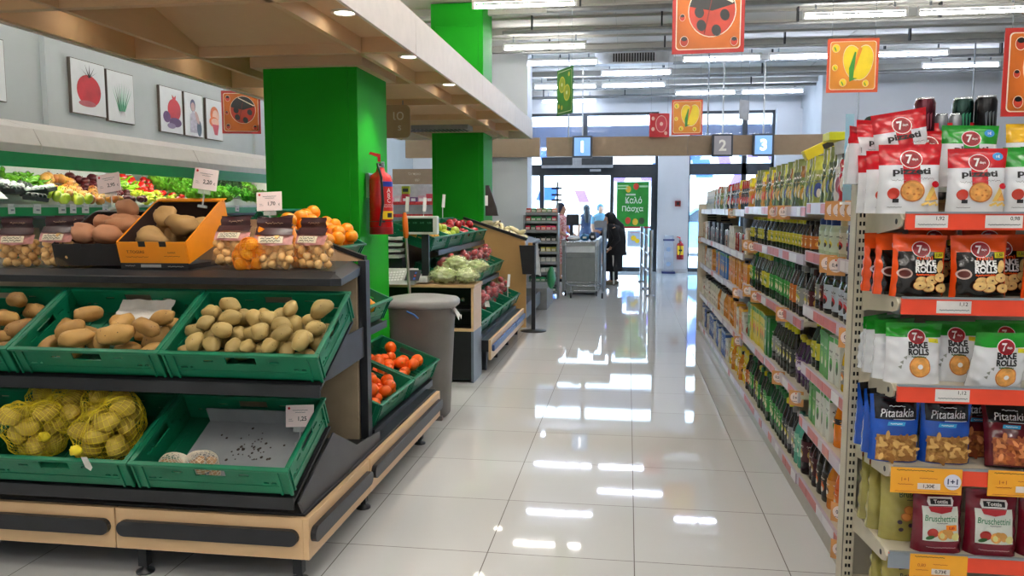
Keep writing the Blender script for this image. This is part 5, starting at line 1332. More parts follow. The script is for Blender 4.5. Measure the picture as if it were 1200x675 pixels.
MB().box(-.78, .78, -.3, 0, .10, .32).build('housing', mat('#3e464c', .5, var=.1), ac, bevel=.01); MB().box(-.78, .78, -.32, -.28, .08, .14).build('outlet', mat('#9aa0a6', .4), ac); MB().box(-.1, .1, -.325, -.28, .13, .36).build('centre_bracket', mat('#9aa0a6', .4), ac)
b = MB()
for i in range(7): b.box(-.77, .77, -.304, -.30, .16+i*.022, .168+i*.022)
b.build('grille', BLACK, ac)
p = Print(flat(-.302)); p.rect(.28, .52, .0, .05, 0, 1, 1); p.build('white_plate', [mat('#9aa0a6', .4)], ac)
# ------------------------------------------------------------------ checkout number boxes
LIT = mat('#7fb0ea', .4, var=0, emit=.45); LITO = mat('#a8a6b4', .4, var=.03)
for x, n_, on in ((-.72, '1', True), (1.41, '2', False), (2.01, '3', True)):
    t = thing('checkout_sign', {'1': 'lit blue checkout number box above the air curtain, alone on the beam', '2': 'unlit grey checkout number box on the brown beam', '3': 'lit blue checkout number box right beside the unlit grey one'}[n_], 'sign', T(x, 12.68, 2.19))
    MB().box(-.155, .155, 0, .09, 0, .34).build('frame', mat('#3b4250', .4), t, bevel=.01)
    MB().box(-.125, .125, -.004, .0, .03, .31).build('panel', LIT if on else LITO, t)
    Print(flat(-.006)).text(n_, 0, .17, h=.17, mi=0, bold=.03).build('lettering', [mat('#ffffff', .4, var=0, emit=1.6) if on else WHITE], t)
    MB().box(-.01, .01, .04, .06, .34, 1.4).build('hanger', STEEL, t)
# ------------------------------------------------------------------ hanging promotional boards
def board(M, W_, H_, back, label, cat='hanging sign', edge=None, cord=1.0, border=True):
    t = thing('hanging_sign', label, cat, M)
    MB().box(-W_/2, W_/2, 0, .008, 0, H_).build('panel', back, t)
    b = MB()
    for x in (-W_*.42, W_*.42): b.cyl((x, .004, H_), (x, .004, H_+cord), .0022, n=5)
    b.build('cord', STEEL, t)
    p = Print(flat(0), .001, .001)
    return t, p
ORB = mat('#cf6a16', .4, var=.2, scale=3.); ORL = mat('#df8c1c', .4, var=.12, scale=4.); REDB = mat('#b4241a', .4, var=.06); YLW = mat('#f2d410', .35, var=.06); LBRED = mat('#c23a22', .35, var=.15, scale=6); LGR = mat('#2f8a2a', .4)
def border(p, W_, H_, mi, ml):
    p.rrect(-W_*.45, W_*.45, H_*.05, H_*.95, H_*.05, ml); p.rrect(-W_*.435, W_*.435, H_*.063, H_*.937, H_*.045, mi)
def ladybird(M, W_, H_, label, mini=True):
    t, p = board(M, W_, H_, REDB, label); border(p, W_, H_, 0, 1)
    cx, cz, R = W_*.05, H_*.56, W_*.32
    p.ell(cx, cz, R*1.04, R*1.14, 1, n=30); p.ell(cx, cz, R, R*1.1, 2, n=30)
    p.ell(cx, cz, R, R*1.1, 3, n=16, a0=-.1+.35, a1=PI-.55+.35); p.poly([(cx+R*.88, cz+R*.30), (cx+R*.92, cz+R*.38), (cx-R*.33, cz+R*1.0), (cx-R*.4, cz+R*.96)], 1)
    p.poly([(cx-R*.02, cz+R*.6), (cx+R*.02, cz+R*.6), (cx+R*-.3, cz-R*1.0), (cx-R*.34, cz-R*.98)], 4)
    for a, c in ((-.55, -.05), (.55, -.2), (.2, -.85), (-.45, -.62)): p.ell(cx+R*a, cz+R*c, R*.2, R*.25, 3, .3)
    for a, c, r in ((-.33, .82, .08), (-.36, .48, .05), (-.33, .16, .075), (.36, .14, .065)):
        p.ell(W_*a, H_*c, W_*r*.8, W_*r, 1); p.ell(W_*a, H_*c, W_*r*.72, W_*r*.9, 2); p.ell(W_*a, H_*c+W_*r*.45, W_*r*.55, W_*r*.4, 3)
    p.build('printed_face', [ORB, mat('#f6e6cf', .4), LBRED, mat('#1a1714', .3), mat('#7a2415', .4)], t)
def bud(M, W_, H_, label):
    t, p = board(M, W_, H_, mat('#cf4a18', .4), label); border(p, W_, H_, 0, 1)
    cx, cz, R = W_*.1, H_*.55, W_*.29
    for d, rr_, mi in ((0, 1.05, 1), (1, 1., 2)):
        for sg in (-1, 1): p.ell(cx+sg*R*.3, cz, R*.66*rr_, R*1.18*(1.02*rr_-.02), mi, -sg*.22, n=26)
    p.poly([(cx+R*.05, cz+R*1.15), (cx+R*.25, cz+R*.95), (cx-R*.3, cz-R*.8), (cx-R*.4, cz-R*.5)], 3)
    p.poly([(cx-R*.25, cz+R*.75), (cx-R*.15, cz+R*.7), (cx-R*.3, cz-R*1.05), (cx-R*.02, cz-R*1.05), (cx-R*.55, cz-R*1.3), (cx-R*.6, cz-R*.4)], 4)
    for a, c, r in ((-.34, .82, .085), (-.35, .46, .065), (-.19, .18, .08), (.25, .16, .07)):
        p.ell(W_*a, H_*c, W_*r*.9, W_*r, 1); p.ell(W_*a, H_*c, W_*r*.8, W_*r*.9, 2); p.ell(W_*a-W_*r*.15, H_*c-W_*r*.2, W_*r*.15, W_*r*.6, 4, .4)
    p.build('printed_face', [ORL, mat('#f8e2c0', .4), YLW, mat('#e88a1a', .4), LGR], t)
ladybird(T(.545, 6.0, 2.515) @ RZ(-.05), .50, .52, 'large orange and red ladybird board hanging at the top of the aisle')
ladybird(T(2.56, 5.5, 1.985) @ RZ(.05), .52, .27*2, 'ladybird board cut by the right edge above the end shelf')
bud(T(1.92, 7.5, 2.42) @ RZ(.02), .43, .46, 'orange board with yellow flower bud hanging on the right of the aisle')
bud(T(.755, 11.0, 2.375), .40, .46, 'small orange board with yellow flower bud hanging above the beam')
ladybird(T(-3.50, 7.0, 2.09) @ RZ(.30), .34, .38, 'orange ladybird board beside the near green column on the left')
t, p = board(T(.46, 13.0-.25, 2.50) @ RZ(.2), .31, .36, mat('#c4202e', .4, var=.08), 'red board with a cut fruit hanging above the beam'); p.ell(.03, .2, .09, .13, 1); p.ell(.03, .2, .08, .12, 0); p.ell(.03, .2, .025, .03, 1)
for x, z in ((-.1, .28), (-.1, .12), (.1, .06)): p.ell(x, z, .025, .03, 1)
p.build('printed_face', [mat('#c83a4a', .4), mat('#e8b8b0', .4)], t)
t, p = board(T(-.71, 9.0, 2.44) @ RZ(-1.05), .40, .50, mat('#2a7a2e', .4, var=.2, scale=4), 'green board with yellow fruit halves hanging near the far green column'); border(p, .40, .50, 0, 3)
for x, z in ((-.06, .33), (.07, .23)): p.ell(x, z, .08, .09, 1); p.ell(x, z, .065, .075, 2); p.ell(x, z, .02, .02, 3)
for x, z in ((-.13, .1), (.13, .42), (-.05, .08)): p.ell(x, z, .025, .025, 1)
p.build('printed_face', [mat('#3f8f2f', .4, var=.3, scale=3), mat('#d8d04a', .4), mat('#a8b83a', .4), mat('#e8f0c8', .4)], t)
t, p = board(T(1.76, 13.0, 2.77) @ RZ(1.0), .34, .30, mat('#b9bcc0', .4), 'board seen from its plain white back above the checkouts')
# brown rounded direction board under the canopy
t = thing('direction_sign', 'brown rounded sign board under the canopy behind the near green column', 'sign', T(-2.47, 7.3, 2.05))
P_ = []
for cx, cz, a in ((.42, .26, 0), (-.42, .26, 1), (-.42, .06, 2), (.42, .06, 3)):
    for i in range(6):
        g = PI/2*(a+i/5); P_.append((cx+.05*math.cos(g), cz+.05*math.sin(g)))
MB().prism(P_, 0, .02, 'y').build('panel', mat('#a58d68', .4, var=.05), t)
p = Print(flat(0)); p.text('ιο', .36, .21, h=.075, mi=0); p.text('s', .37, .10, h=.045, mi=0); p.build('lettering', [mat('#d8d2c4', .4)], t)
b = MB()
for x in (-.4, .4): b.cyl((x, .01, .3), (x, .01, .35), .006, n=6)
b.build('hanger', STEEL, t)
t = thing('air_vent', 'silver perforated air vent between the canopy and the near green column', 'vent', T(-2.3, 9.0, 2.30))
MB().box(-.5, .5, 0, .3, 0, .05).build('housing', mat('#9a9c9e', .3, .6), t)
b = MB()
for i in range(20):
    for j in range(4): b.box(-.48+i*.048, -.455+i*.048, .02+j*.07, .06+j*.07, -.004, 0)
b.build('perforation', BLACK, t)
# ------------------------------------------------------------------ far left of the shop: shelf with packages under a brown board
t = thing('department_sign', 'brown department sign board far behind the scale', 'sign', T(-3.75, 14.0, 1.83))
MB().box(-.42, .5, 0, .04, 0, .27).build('panel', beam_w, t); p = Print(flat(0)); p.text('Όσπρια', -.02, .18, h=.06, mi=0); p.text('φρ', .03, .07, h=.05, mi=0); p.build('lettering', [mat('#c8bca8', .4)], t)
fs = thing('far_shelving', 'white shelving with red shelf edges far behind the scale', 'shelving', T(-3.75, 14.1, 0))
MB().box(-.7, .7, .35, .4, 0, 1.83).build('rear_panel', mat('#d8dade', .4), fs)
for z in (.7, 1.0, 1.28, 1.5):
    o = MB().box(-.7, .7, 0, .36, z-.02, z).build('shelf', WHITE, fs); MB().box(-.7, .7, -.012, 0, z-.035, z+.02).build('price_rail', mat('#c83a3a', .4, var=.3, scale=30), o)
rnd = random.Random(9)
for i in range(8):
    c = ['#d84a7a', '#e8d8dc', '#c83a4a', '#7a4a8a', '#e0b0c0', '#d84a5a', '#4a9a5a', '#d8d8d0'][i]
    t = thing('package', 'small colourful package far behind the scale on the white shelving, %s from the left' % ORD[i], 'package', T(-4.3+i*.15, 14.2, 1.502), 'packages far behind the scale')
    MB().box(-.06, .06, 0, .1, 0, .1+.03*(i % 3)).build('box', mat(c, .4), t); MB().box(-.04, .04, -.003, 0, .03, .08).build('printed_label', WHITE, t)
t = thing('package', 'yellow green box standing on the row of packages far behind the scale', 'package', T(-4.0, 14.22, 1.66)); MB().box(-.07, .07, 0, .08, 0, .14).build('box', mat('#b8c83a', .4), t); MB().box(-.05, .05, -.003, 0, .04, .1).build('printed_label', mat('#3a4a3a', .4), t)
for i in range(2):
    crate(T(-4.0+i*.62, 13.5, 1.06), 'green crate on a stand far behind the scale, %s from the left' % ORD[i], 'far green crates')
t = thing('far_stand', 'dark low stand under the far green crates', 'display stand', T(-3.7, 13.5, 0)); MB().box(-.65, .65, 0, .42, .9, 1.055).build('deck', SHELF, t)
b = MB()
for x in (-.6, .6): b.box(x-.03, x+.03, .05, .35, 0, .9)
b.build('leg', DARK, t)
# ------------------------------------------------------------------ aisle gondola
GX = .83
CRM2 = mat('#c6bfab', .42, var=.04)
gd = thing('aisle_shelving', 'long cream aisle shelving full of drinks and packets on the right', 'shelving', T(GX, 3.0, 0))
BAYS = [('near', 3.092, 3.925, [1.44, 1.22, .965, .69, .435, .145]), ('second', 3.955, 4.945, [1.425, 1.195, .885, .53, .13]), ('third', 4.965, 5.945, [1.425, 1.19, .88, .52, .125]),
        ('fourth', 5.965, 7.10, [1.405, 1.088, .81, .465, .115]), ('fifth', 7.12, 8.25, [1.405, 1.088, .80, .46, .115]), ('farthest', 8.27, 9.40, [1.40, 1.085, .795, .455, .115])]
RAILP = mat('#b9aebb', .3, var=.04); RAILR = mat('#c0605c', .35, var=.1); RAILW = mat('#d9d6da', .35, var=.03)
def perforated_post(x0, x1, y0, y1, z1, name, par, holes_on_y=True):
    """square upright whose camera-side face carries two columns of real slots"""
    b = MB(); w_ = x1-x0
    b.box(x0, x1, y0+.02, y1, 0, z1)
    b.box(x0+.002, x1-.002, y0+.012, y0+.02, 0, z1, 1)  # black sheet stands in for the shade behind the slots
    def hole(x, z):
        k = z % .03
        return (abs(abs(x)-w_*.22) < w_*.11) and .006 < k < .022
    cellwall(b, w_, z1, 9, int(z1/.005), hole, T((x0+x1)/2, y0, 0), .004)
    o = b.build(name, [CRM2, BLACK], par)
    return o
back = MB().box(1.30-GX, 1.315-GX, .095, 6.42, .08, 1.58); back.build('back_panel', mat('#8d877a', .5, var=.05), gd)
for i, y in enumerate((3.94, 4.955, 5.955, 7.11, 8.26)):
    MB().box(1.26-GX, 1.30-GX, y-3.0-.015, y-3.0+.015, 0, 1.6).build('upright', CRM2, gd)
perforated_post(.80-GX, 1.25-GX, 6.41, 6.44, 1.46, 'end_frame', gd)
MB().box(.012, .47, .095, 6.41, 0, .085).build('base_plinth', mat('#a9a498', .35, var=.04), gd)
rnd = random.Random(12)
for nm, y0, y1, lv in BAYS:
    for li, z in enumerate(lv):
        b = MB().box(.006, 1.295-GX, y0-3, y1-3, z-.032, z-.012)
        b.prism([(.04, z-.032), (.46, z-.032), (.46, z-.10), (.40, z-.10)], y0-3, y0-3+.004, 'y')
        o = b.build('shelf', CRM2, gd)
        b = MB().box(-.004, .008, y0-3, y1-3, z-.05, z)
        y = y0-3
        while y < y1-3-.05:
            L_ = min(rnd.uniform(.07, .2), y1-3-y); k = 1 if (rnd.random() < (.7 if y0 < 5.9 else .12)) else 2
            if rnd.random() < .75: b.box(-.0055, -.004, y, y+L_-.008, z-.046, z-.005, k)
            y += L_
        b.build('price_rail', [RAILP, RAILR, RAILW], o)

# ---- product makers (front looks to local -Y, base at z=0, centred)
def deco(p, w_, z0, z1, mats_i, seed):
    r = random.Random(seed); a, b_ = mats_i
    p.ell(0, z0+(z1-z0)*.38, w_*.30, (z1-z0)*.2, a, n=14)
    p.ell(w_*.08, z0+(z1-z0)*.30, w_*.16, (z1-z0)*.12, b_, n=12)
    p.squig(-w_*.34, w_*.34, z0+(z1-z0)*.76, (z1-z0)*.07, b_, (z1-z0)*.018, 14, seed)
    p.squig(-w_*.25, w_*.25, z0+(z1-z0)*.62, (z1-z0)*.03, a, (z1-z0)*.010, 10, seed+1)
def mk_bottle(r, h, body_, cap, lab, ac, seed=0, wide=False, lz=(.22, .58)):
    t = thing('bottle', None, 'bottle')
    nr = r*.62 if wide else r*.36
    MB().lathe([(r*.9, 0), (r, h*.03), (r*.97, h*.2), (r*.97, h*.55), (r*.9, h*.64), (nr*1.1, h*.83), (nr, h*.9)], 16).build('bottle_body', mat(body_, .12, var=.12, coat=.6), t)
    MB().lathe([(nr*1.12, h*.89), (nr*1.12, h*.985), (nr*.8, h)], 14).build('cap', mat(cap, .35, var=.05), t)
    b = MB().lathe([(r*1.01, h*lz[0]), (r*1.015, h*(lz[0]+lz[1])/2), (r*1.01, h*lz[1])], 16, caps=False)
    o = b.build('label_band', mat(lab, .4, var=.1), t)
    for a0 in (-PI/2, 0):
        fn = lambda x, z, k, a0=a0: Vector(((r*1.02+k)*math.cos(a0+x/r), (r*1.02+k)*math.sin(a0+x/r), z))
        p = Print(fn, .0006, .0006); deco(p, r*1.6, h*lz[0], h*lz[1], (0, 1), seed); p.build('printed_label', [mat(ac, .4, var=.1), mat('#ece6d6', .4)], o)
    return t
def mk_carton(w_, d_, h, col, ac, top=None, cap=False, seed=0, ac2='#ece6d6'):
    t = thing('carton', None, 'carton')
    MB().box(-w_/2, w_/2, -d_/2, d_/2, 0, h).build('box', mat(col, .35, var=.06), t, bevel=.002)
    p = Print(flat(-d_/2), .0006, .0006); deco(p, w_*.9, h*.1, h*.85, (0, 1), seed); p.rect(-w_*.48, w_*.48, h*.88, h*.98, 2, 1, 1)
    b2 = p.b
    p = Print(lambda x, z, k: Vector((w_/2+k, x, z)), .0006, .0006); deco(p, d_*.9, h*.1, h*.85, (0, 1), seed+3); p.rect(-d_*.48, d_*.48, h*.88, h*.98, 2, 1, 1)
    n = len(b2.v); b2.v += p.b.v; b2.f += [[i+n for i in f] for f in p.b.f]; b2.m += p.b.m; b2.s += p.b.s
    b2.build('printed_panel', [mat(ac, .4, var=.1), mat(ac2, .4), mat(top or ac, .4)], t)
    if cap: MB().lathe([(.014, h), (.014, h+.014), (.012, h+.016)], 12, M=T(w_*.1, 0, 0)).build('cap', WHITE, t)
    return t
def mk_jar(r, h, body_, lid, lab, ac, seed=0):
    t = thing('jar', None, 'jar')
    MB().lathe([(r*.9, 0), (r, h*.04), (r, h*.74), (r*.85, h*.84)], 18).build('jar_body', mat(body_, .1, var=.2, coat=.7), t)
    MB().lathe([(r*.92, h*.83), (r*.92, h*.98), (r*.86, h)], 18).build('lid', mat(lid, .3, .3, var=.05), t)
    o = MB().lathe([(r*1.01, h*.12), (r*1.01, h*.66)], 18, caps=False).build('label_band', mat(lab, .4, var=.06), t)
    for a0 in (-PI/2, 0):
        fn = lambda x, z, k, a0=a0: Vector(((r*1.02+k)*math.cos(a0+x/r), (r*1.02+k)*math.sin(a0+x/r), z))
        p = Print(fn, .0006, .0006); deco(p, r*1.7, h*.12, h*.66, (0, 1), seed); p.build('printed_label', [mat(ac, .4, var=.1), INK], o)
    return t
def mk_can(r, h, body_, ac, seed=0):
    t = thing('drink_can', None, 'can')
    MB().lathe([(r*.8, 0), (r, h*.04), (r, h*.90), (r*.86, h*.97)], 20).build('can_body', mat(body_, .25, .5, var=.08), t)
    MB().lathe([(r*.86, h*.965), (r*.86, h), (r*.8, h), (r*.78, h*.985), (.001, h*.985)], 20, caps=False).box(-r*.2, r*.2, -r*.5, r*.1, h*.985, h*.99).build('can_lid', CHROME, t)
    p = Print(lambda x, z, k: Vector(((r+k)*math.cos(-PI/2+x/r), (r+k)*math.sin(-PI/2+x/r), z)), .0006, .0006)
    for i in range(3): p.poly([((-.3+.3*i)*r-.12*r, h*.66), ((-.3+.3*i)*r+.12*r, h*.70), ((-.28+.3*i)*r+.06*r, h*(.34+.05*i)), ((-.3+.3*i)*r, h*.36)], 0)
    p.squig(-r*.6, r*.6, h*.24, h*.02, 0, h*.007, 12, seed); p.build('printed_label', [mat(ac, .35, .3)], t)
    return t
def bagf(w_, h, t_, seed, crk=.003):
    def dep(x, z):
        u = min(1, abs(2*x/w_)); v = max(0, min(1, z/h))
        p = (1-(v/.94)**2.4 if v < .94 else 0)
        q = (1-u**3.2)**.62
        c = crk*(math.sin(x/w_*17+seed+z/h*6)*math.sin(z/h*23+seed*2))*(.3+u*u) + crk*1.4*math.sin(z/h*30+seed)*u*u*u
        return t_/2*(p*q)*(1.0+.12*math.sin(v*PI)) + c*(q**.5)*(1 if v < .93 else .3)
    def front(x, z, k=0):
        ins = 1-.05*math.sin(min(1, max(0, z/h))*PI)
        return Vector((x*ins, -dep(x, z)-k, z))
    return dep, front
def mk_bag_body(t, w_, h, t_, mats, bands, seed, crk=.003, nm='bag', sidemi=None):
    """pillow bag with a flat bottom, pinched sides and crimped top seal; bands = [(v_top, material)]"""
    dep, front = bagf(w_, h, t_, seed, crk); b = MB()
    def pick(u, v):
        if sidemi is not None and abs(u-.5) > .415: return sidemi
        for vt, m in bands:
            if v <= vt: return m
        return bands[-1][1]
    b.grid(lambda u, v: front((u-.5)*w_, v*h), 28, 30, mfn=pick)
    b.grid(lambda u, v: Vector(((.5-u)*w_*(1-.05*math.sin(v*PI)), dep((.5-u)*w_, v*h)*.9+.0008, v*h)), 28, 30, mfn=pick)
    b.grid(lambda u, v: Vector(((u-.5)*w_, (dep((u-.5)*w_, 0)*.9)*v-dep((u-.5)*w_, 0)*(1-v), 0)), 20, 2, mi=bands[0][1])
    b.build(nm, mats, t); return front
def mk_pouch(w_, h, t_, col, ac, top, seed=0):
    t = thing('packet', None, 'packet')
    fr = mk_bag_body(t, w_, h, t_, [mat(col, .22, var=.08), mat(top, .22, var=.08), mat('#b9bcb4', .2, var=.3, scale=40)], [(.72, 0), (1, 1)], seed, sidemi=2)
    p = Print(fr, .0008, .0012); deco(p, w_*.8, h*.08, h*.8, (0, 1), seed); p.build('printed_panel', [mat(ac, .35, var=.1), mat('#ece6d6', .35)], t); return t
# kinds: key -> (maker, width along the shelf, look)
K = {
 'dbot_g': (lambda: mk_bottle(.036, .25, '#14241a', '#c9c22c', '#c8bf3a', '#3d7a2a', 1), .078, 'dark bottle with green yellow label'),
 'dbot_o': (lambda: mk_bottle(.036, .25, '#22100c', '#1b1b1c', '#c06a2a', '#e8b050', 2), .078, 'dark bottle with orange label'),
 'dbot_y': (lambda: mk_bottle(.035, .26, '#17191a', '#d6cf22', '#2d3234', '#d8d23a', 3), .077, 'black bottle with yellow cap'),
 'gbot': (lambda: mk_bottle(.035, .27, '#123c20', '#1c6a34', '#2e8a3a', '#e8e2b0', 4), .076, 'dark green bottle with green label'),
 'tbot': (lambda: mk_bottle(.037, .27, '#4fa08a', '#2a6a5a', '#7fc0a8', '#2a6a5a', 5), .080, 'teal bottle with pale label'),
 'wine': (lambda: mk_bottle(.036, .28, '#200a10', '#3a1018', '#4a1a22', '#b8923a', 6), .078, 'dark wine-coloured bottle'),
 'pbot': (lambda: mk_bottle(.036, .24, '#31183f', '#c8b82a', '#58306e', '#d8d0e8', 7), .077, 'purple bottle with yellow cap'),
 'ybot': (lambda: mk_bottle(.04, .24, '#c8a21a', '#e2b81c', '#8a8a86', '#e08a2a', 8, True, (.15, .5)), .086, 'yellow bottle with grey label'),
 'obot': (lambda: mk_bottle(.042, .25, '#e08018', '#e8901c', '#2a2420', '#f0a83a', 9, True, (.5, .62)), .09, 'orange sports drink bottle'),
 'bbot': (lambda: mk_bottle(.04, .24, '#1a72b8', '#1a5a98', '#123a60', '#5ab0e8', 10, True, (.5, .64)), .086, 'bright blue sports drink bottle'),
 'ycap': (lambda: mk_bottle(.042, .24, '#22201c', '#f2cc10', '#1c1a18', '#e8702a', 11, True, (.1, .56)), .09, 'dark bottle with big yellow cap'),
 'obig': (lambda: mk_bottle(.046, .27, '#d85a14', '#d85a14', '#e06a18', '#f0b060', 12, True, (.2, .5)), .098, 'big orange drink bottle'),
 'wbot': (lambda: mk_bottle(.034, .22, '#d9d6c8', '#1c1c1c', '#e0dcd0', '#6a5a3a', 13, True), .074, 'white bottle with black cap'),
 'nbot': (lambda: mk_bottle(.034, .22, '#c87a22', '#1c1c1c', '#d8923a', '#5a3a1a', 14), .074, 'amber orange bottle'),
 'grey': (lambda: mk_bottle(.038, .25, '#1f2022', '#8a8c8e', '#8c8e90', '#c8c02a', 15), .082, 'black bottle with grey label and cap'),
 'jbig': (lambda: mk_jar(.055, .20, '#1a1a1c', '#3a3c40', '#b8c6d4', '#c03038', 1), .118, 'dark jar with pale blue label'),
 'jblu': (lambda: mk_jar(.052, .21, '#b8c8a8', '#1c3a80', '#c8d6c0', '#d8c81a', 2), .112, 'jar with blue lid and yellow flowers'),
 'jfru': (lambda: mk_jar(.056, .21, '#b8b498', '#c8b88a', '#d8d4c0', '#c83a3a', 3), .12, 'pale juice jar with fruit picture'),
 'cgrn': (lambda: mk_carton(.075, .07, .20, '#3f9a3a', '#8cc85a', '#2f8a2a', True, 1), .08, 'green drink carton'),
 'cgw': (lambda: mk_carton(.07, .07, .20, '#dfe2da', '#2fa02a', '#2fa02a', False, 2, '#3a3a3a'), .075, 'white and green drink carton'),
 'cora': (lambda: mk_carton(.075, .07, .21, '#d8922c', '#e8562a', '#f0b83a', False, 3), .08, 'orange drink carton'),
 'cyog': (lambda: mk_carton(.08, .075, .24, '#d8c41c', '#e8701c', '#4a9a2a', False, 4, '#3f9a2a'), .085, 'yellow orange and green carton'),
 'cgre2': (lambda: mk_carton(.08, .08, .24, '#1f7a30', '#2f9a3a', '#1f6a2a', False, 5), .085, 'dark green carton'),
 'cpur': (lambda: mk_carton(.055, .06, .19, '#35246a', '#8a7ab8', '#b8bcc8', False, 6), .06, 'slim purple carton'),
 'ctan': (lambda: mk_carton(.05, .06, .18, '#b8a078', '#8a6a3a', '#c8b088', False, 7), .055, 'slim tan carton'),
 'ctea': (lambda: mk_carton(.05, .06, .19, '#2a6a8a', '#c84a3a', '#2a5a7a', False, 8), .055, 'slim teal carton'),
 'cwht': (lambda: mk_carton(.06, .07, .19, '#d8d4c8', '#b83a2a', '#c8c0b0', False, 9, '#4a3a2a'), .065, 'cream carton with red picture'),
 'cblue': (lambda: mk_carton(.08, .08, .23, '#2a5aa8', '#d8dce4', '#c8ccd4', False, 10), .085, 'blue and white carton'),
 'cblor': (lambda: mk_carton(.085, .08, .22, '#2a6ab0', '#e8a02a', '#2f8a3a', False, 11, '#f0d03a'), .09, 'blue carton with orange fruit'),
 'cnavy': (lambda: mk_carton(.09, .07, .25, '#1f2a6a', '#5a7ac8', '#6a9ad8', False, 12), .095, 'navy blue box'),
 'cdark': (lambda: mk_carton(.07, .08, .20, '#16222c', '#3a5a6a', '#16222c', False, 13), .075, 'dark navy carton'),
 'kwht': (lambda: mk_can(.03, .145, '#c8ccd0', '#b83a3a', 1), .066, 'white and red can'),
 'kred': (lambda: mk_can(.03, .145, '#a83028', '#e0c8a0', 2), .066, 'red can'),
 'psil': (lambda: mk_pouch(.10, .21, .05, '#c8ccd0', '#8a98a8', '#d8dce0', 1), .06, 'silver white packet'),
 'pgrn': (lambda: mk_pouch(.11, .22, .05, '#64783f', '#d8a03a', '#8a5a2a', 2), .062, 'green and orange packet'),
 'pred': (lambda: mk_pouch(.11, .23, .05, '#2a2c34', '#c8402a', '#b8342a', 3), .062, 'black and red packet'),
 'pyel': (lambda: mk_pouch(.11, .24, .05, '#c88a2a', '#d84a2a', '#e2d02a', 4), .062, 'orange packet with yellow top'),
 'pdgn': (lambda: mk_pouch(.12, .26, .055, '#55604a', '#c8b060', '#76804a', 5), .066, 'olive green packet'),
 'pyg': (lambda: mk_pouch(.12, .25, .055, '#98a058', '#3a4a8a', '#c0c04a', 6), .066, 'yellow green packet'),
 'pcrd': (lambda: mk_pouch(.12, .26, .06, '#a82030', '#e8d8d0', '#3a2a2a', 7), .07, 'dark red packet'),
 'pwhite': (lambda: mk_pouch(.12, .25, .06, '#d0d0cc', '#8a4a5a', '#b8c0c0', 8), .07, 'white packet'),
 'pyfl': (lambda: mk_pouch(.11, .22, .06, '#d8b41c', '#e8e0c0', '#d8c83a', 9), .068, 'yellow packet'),
}
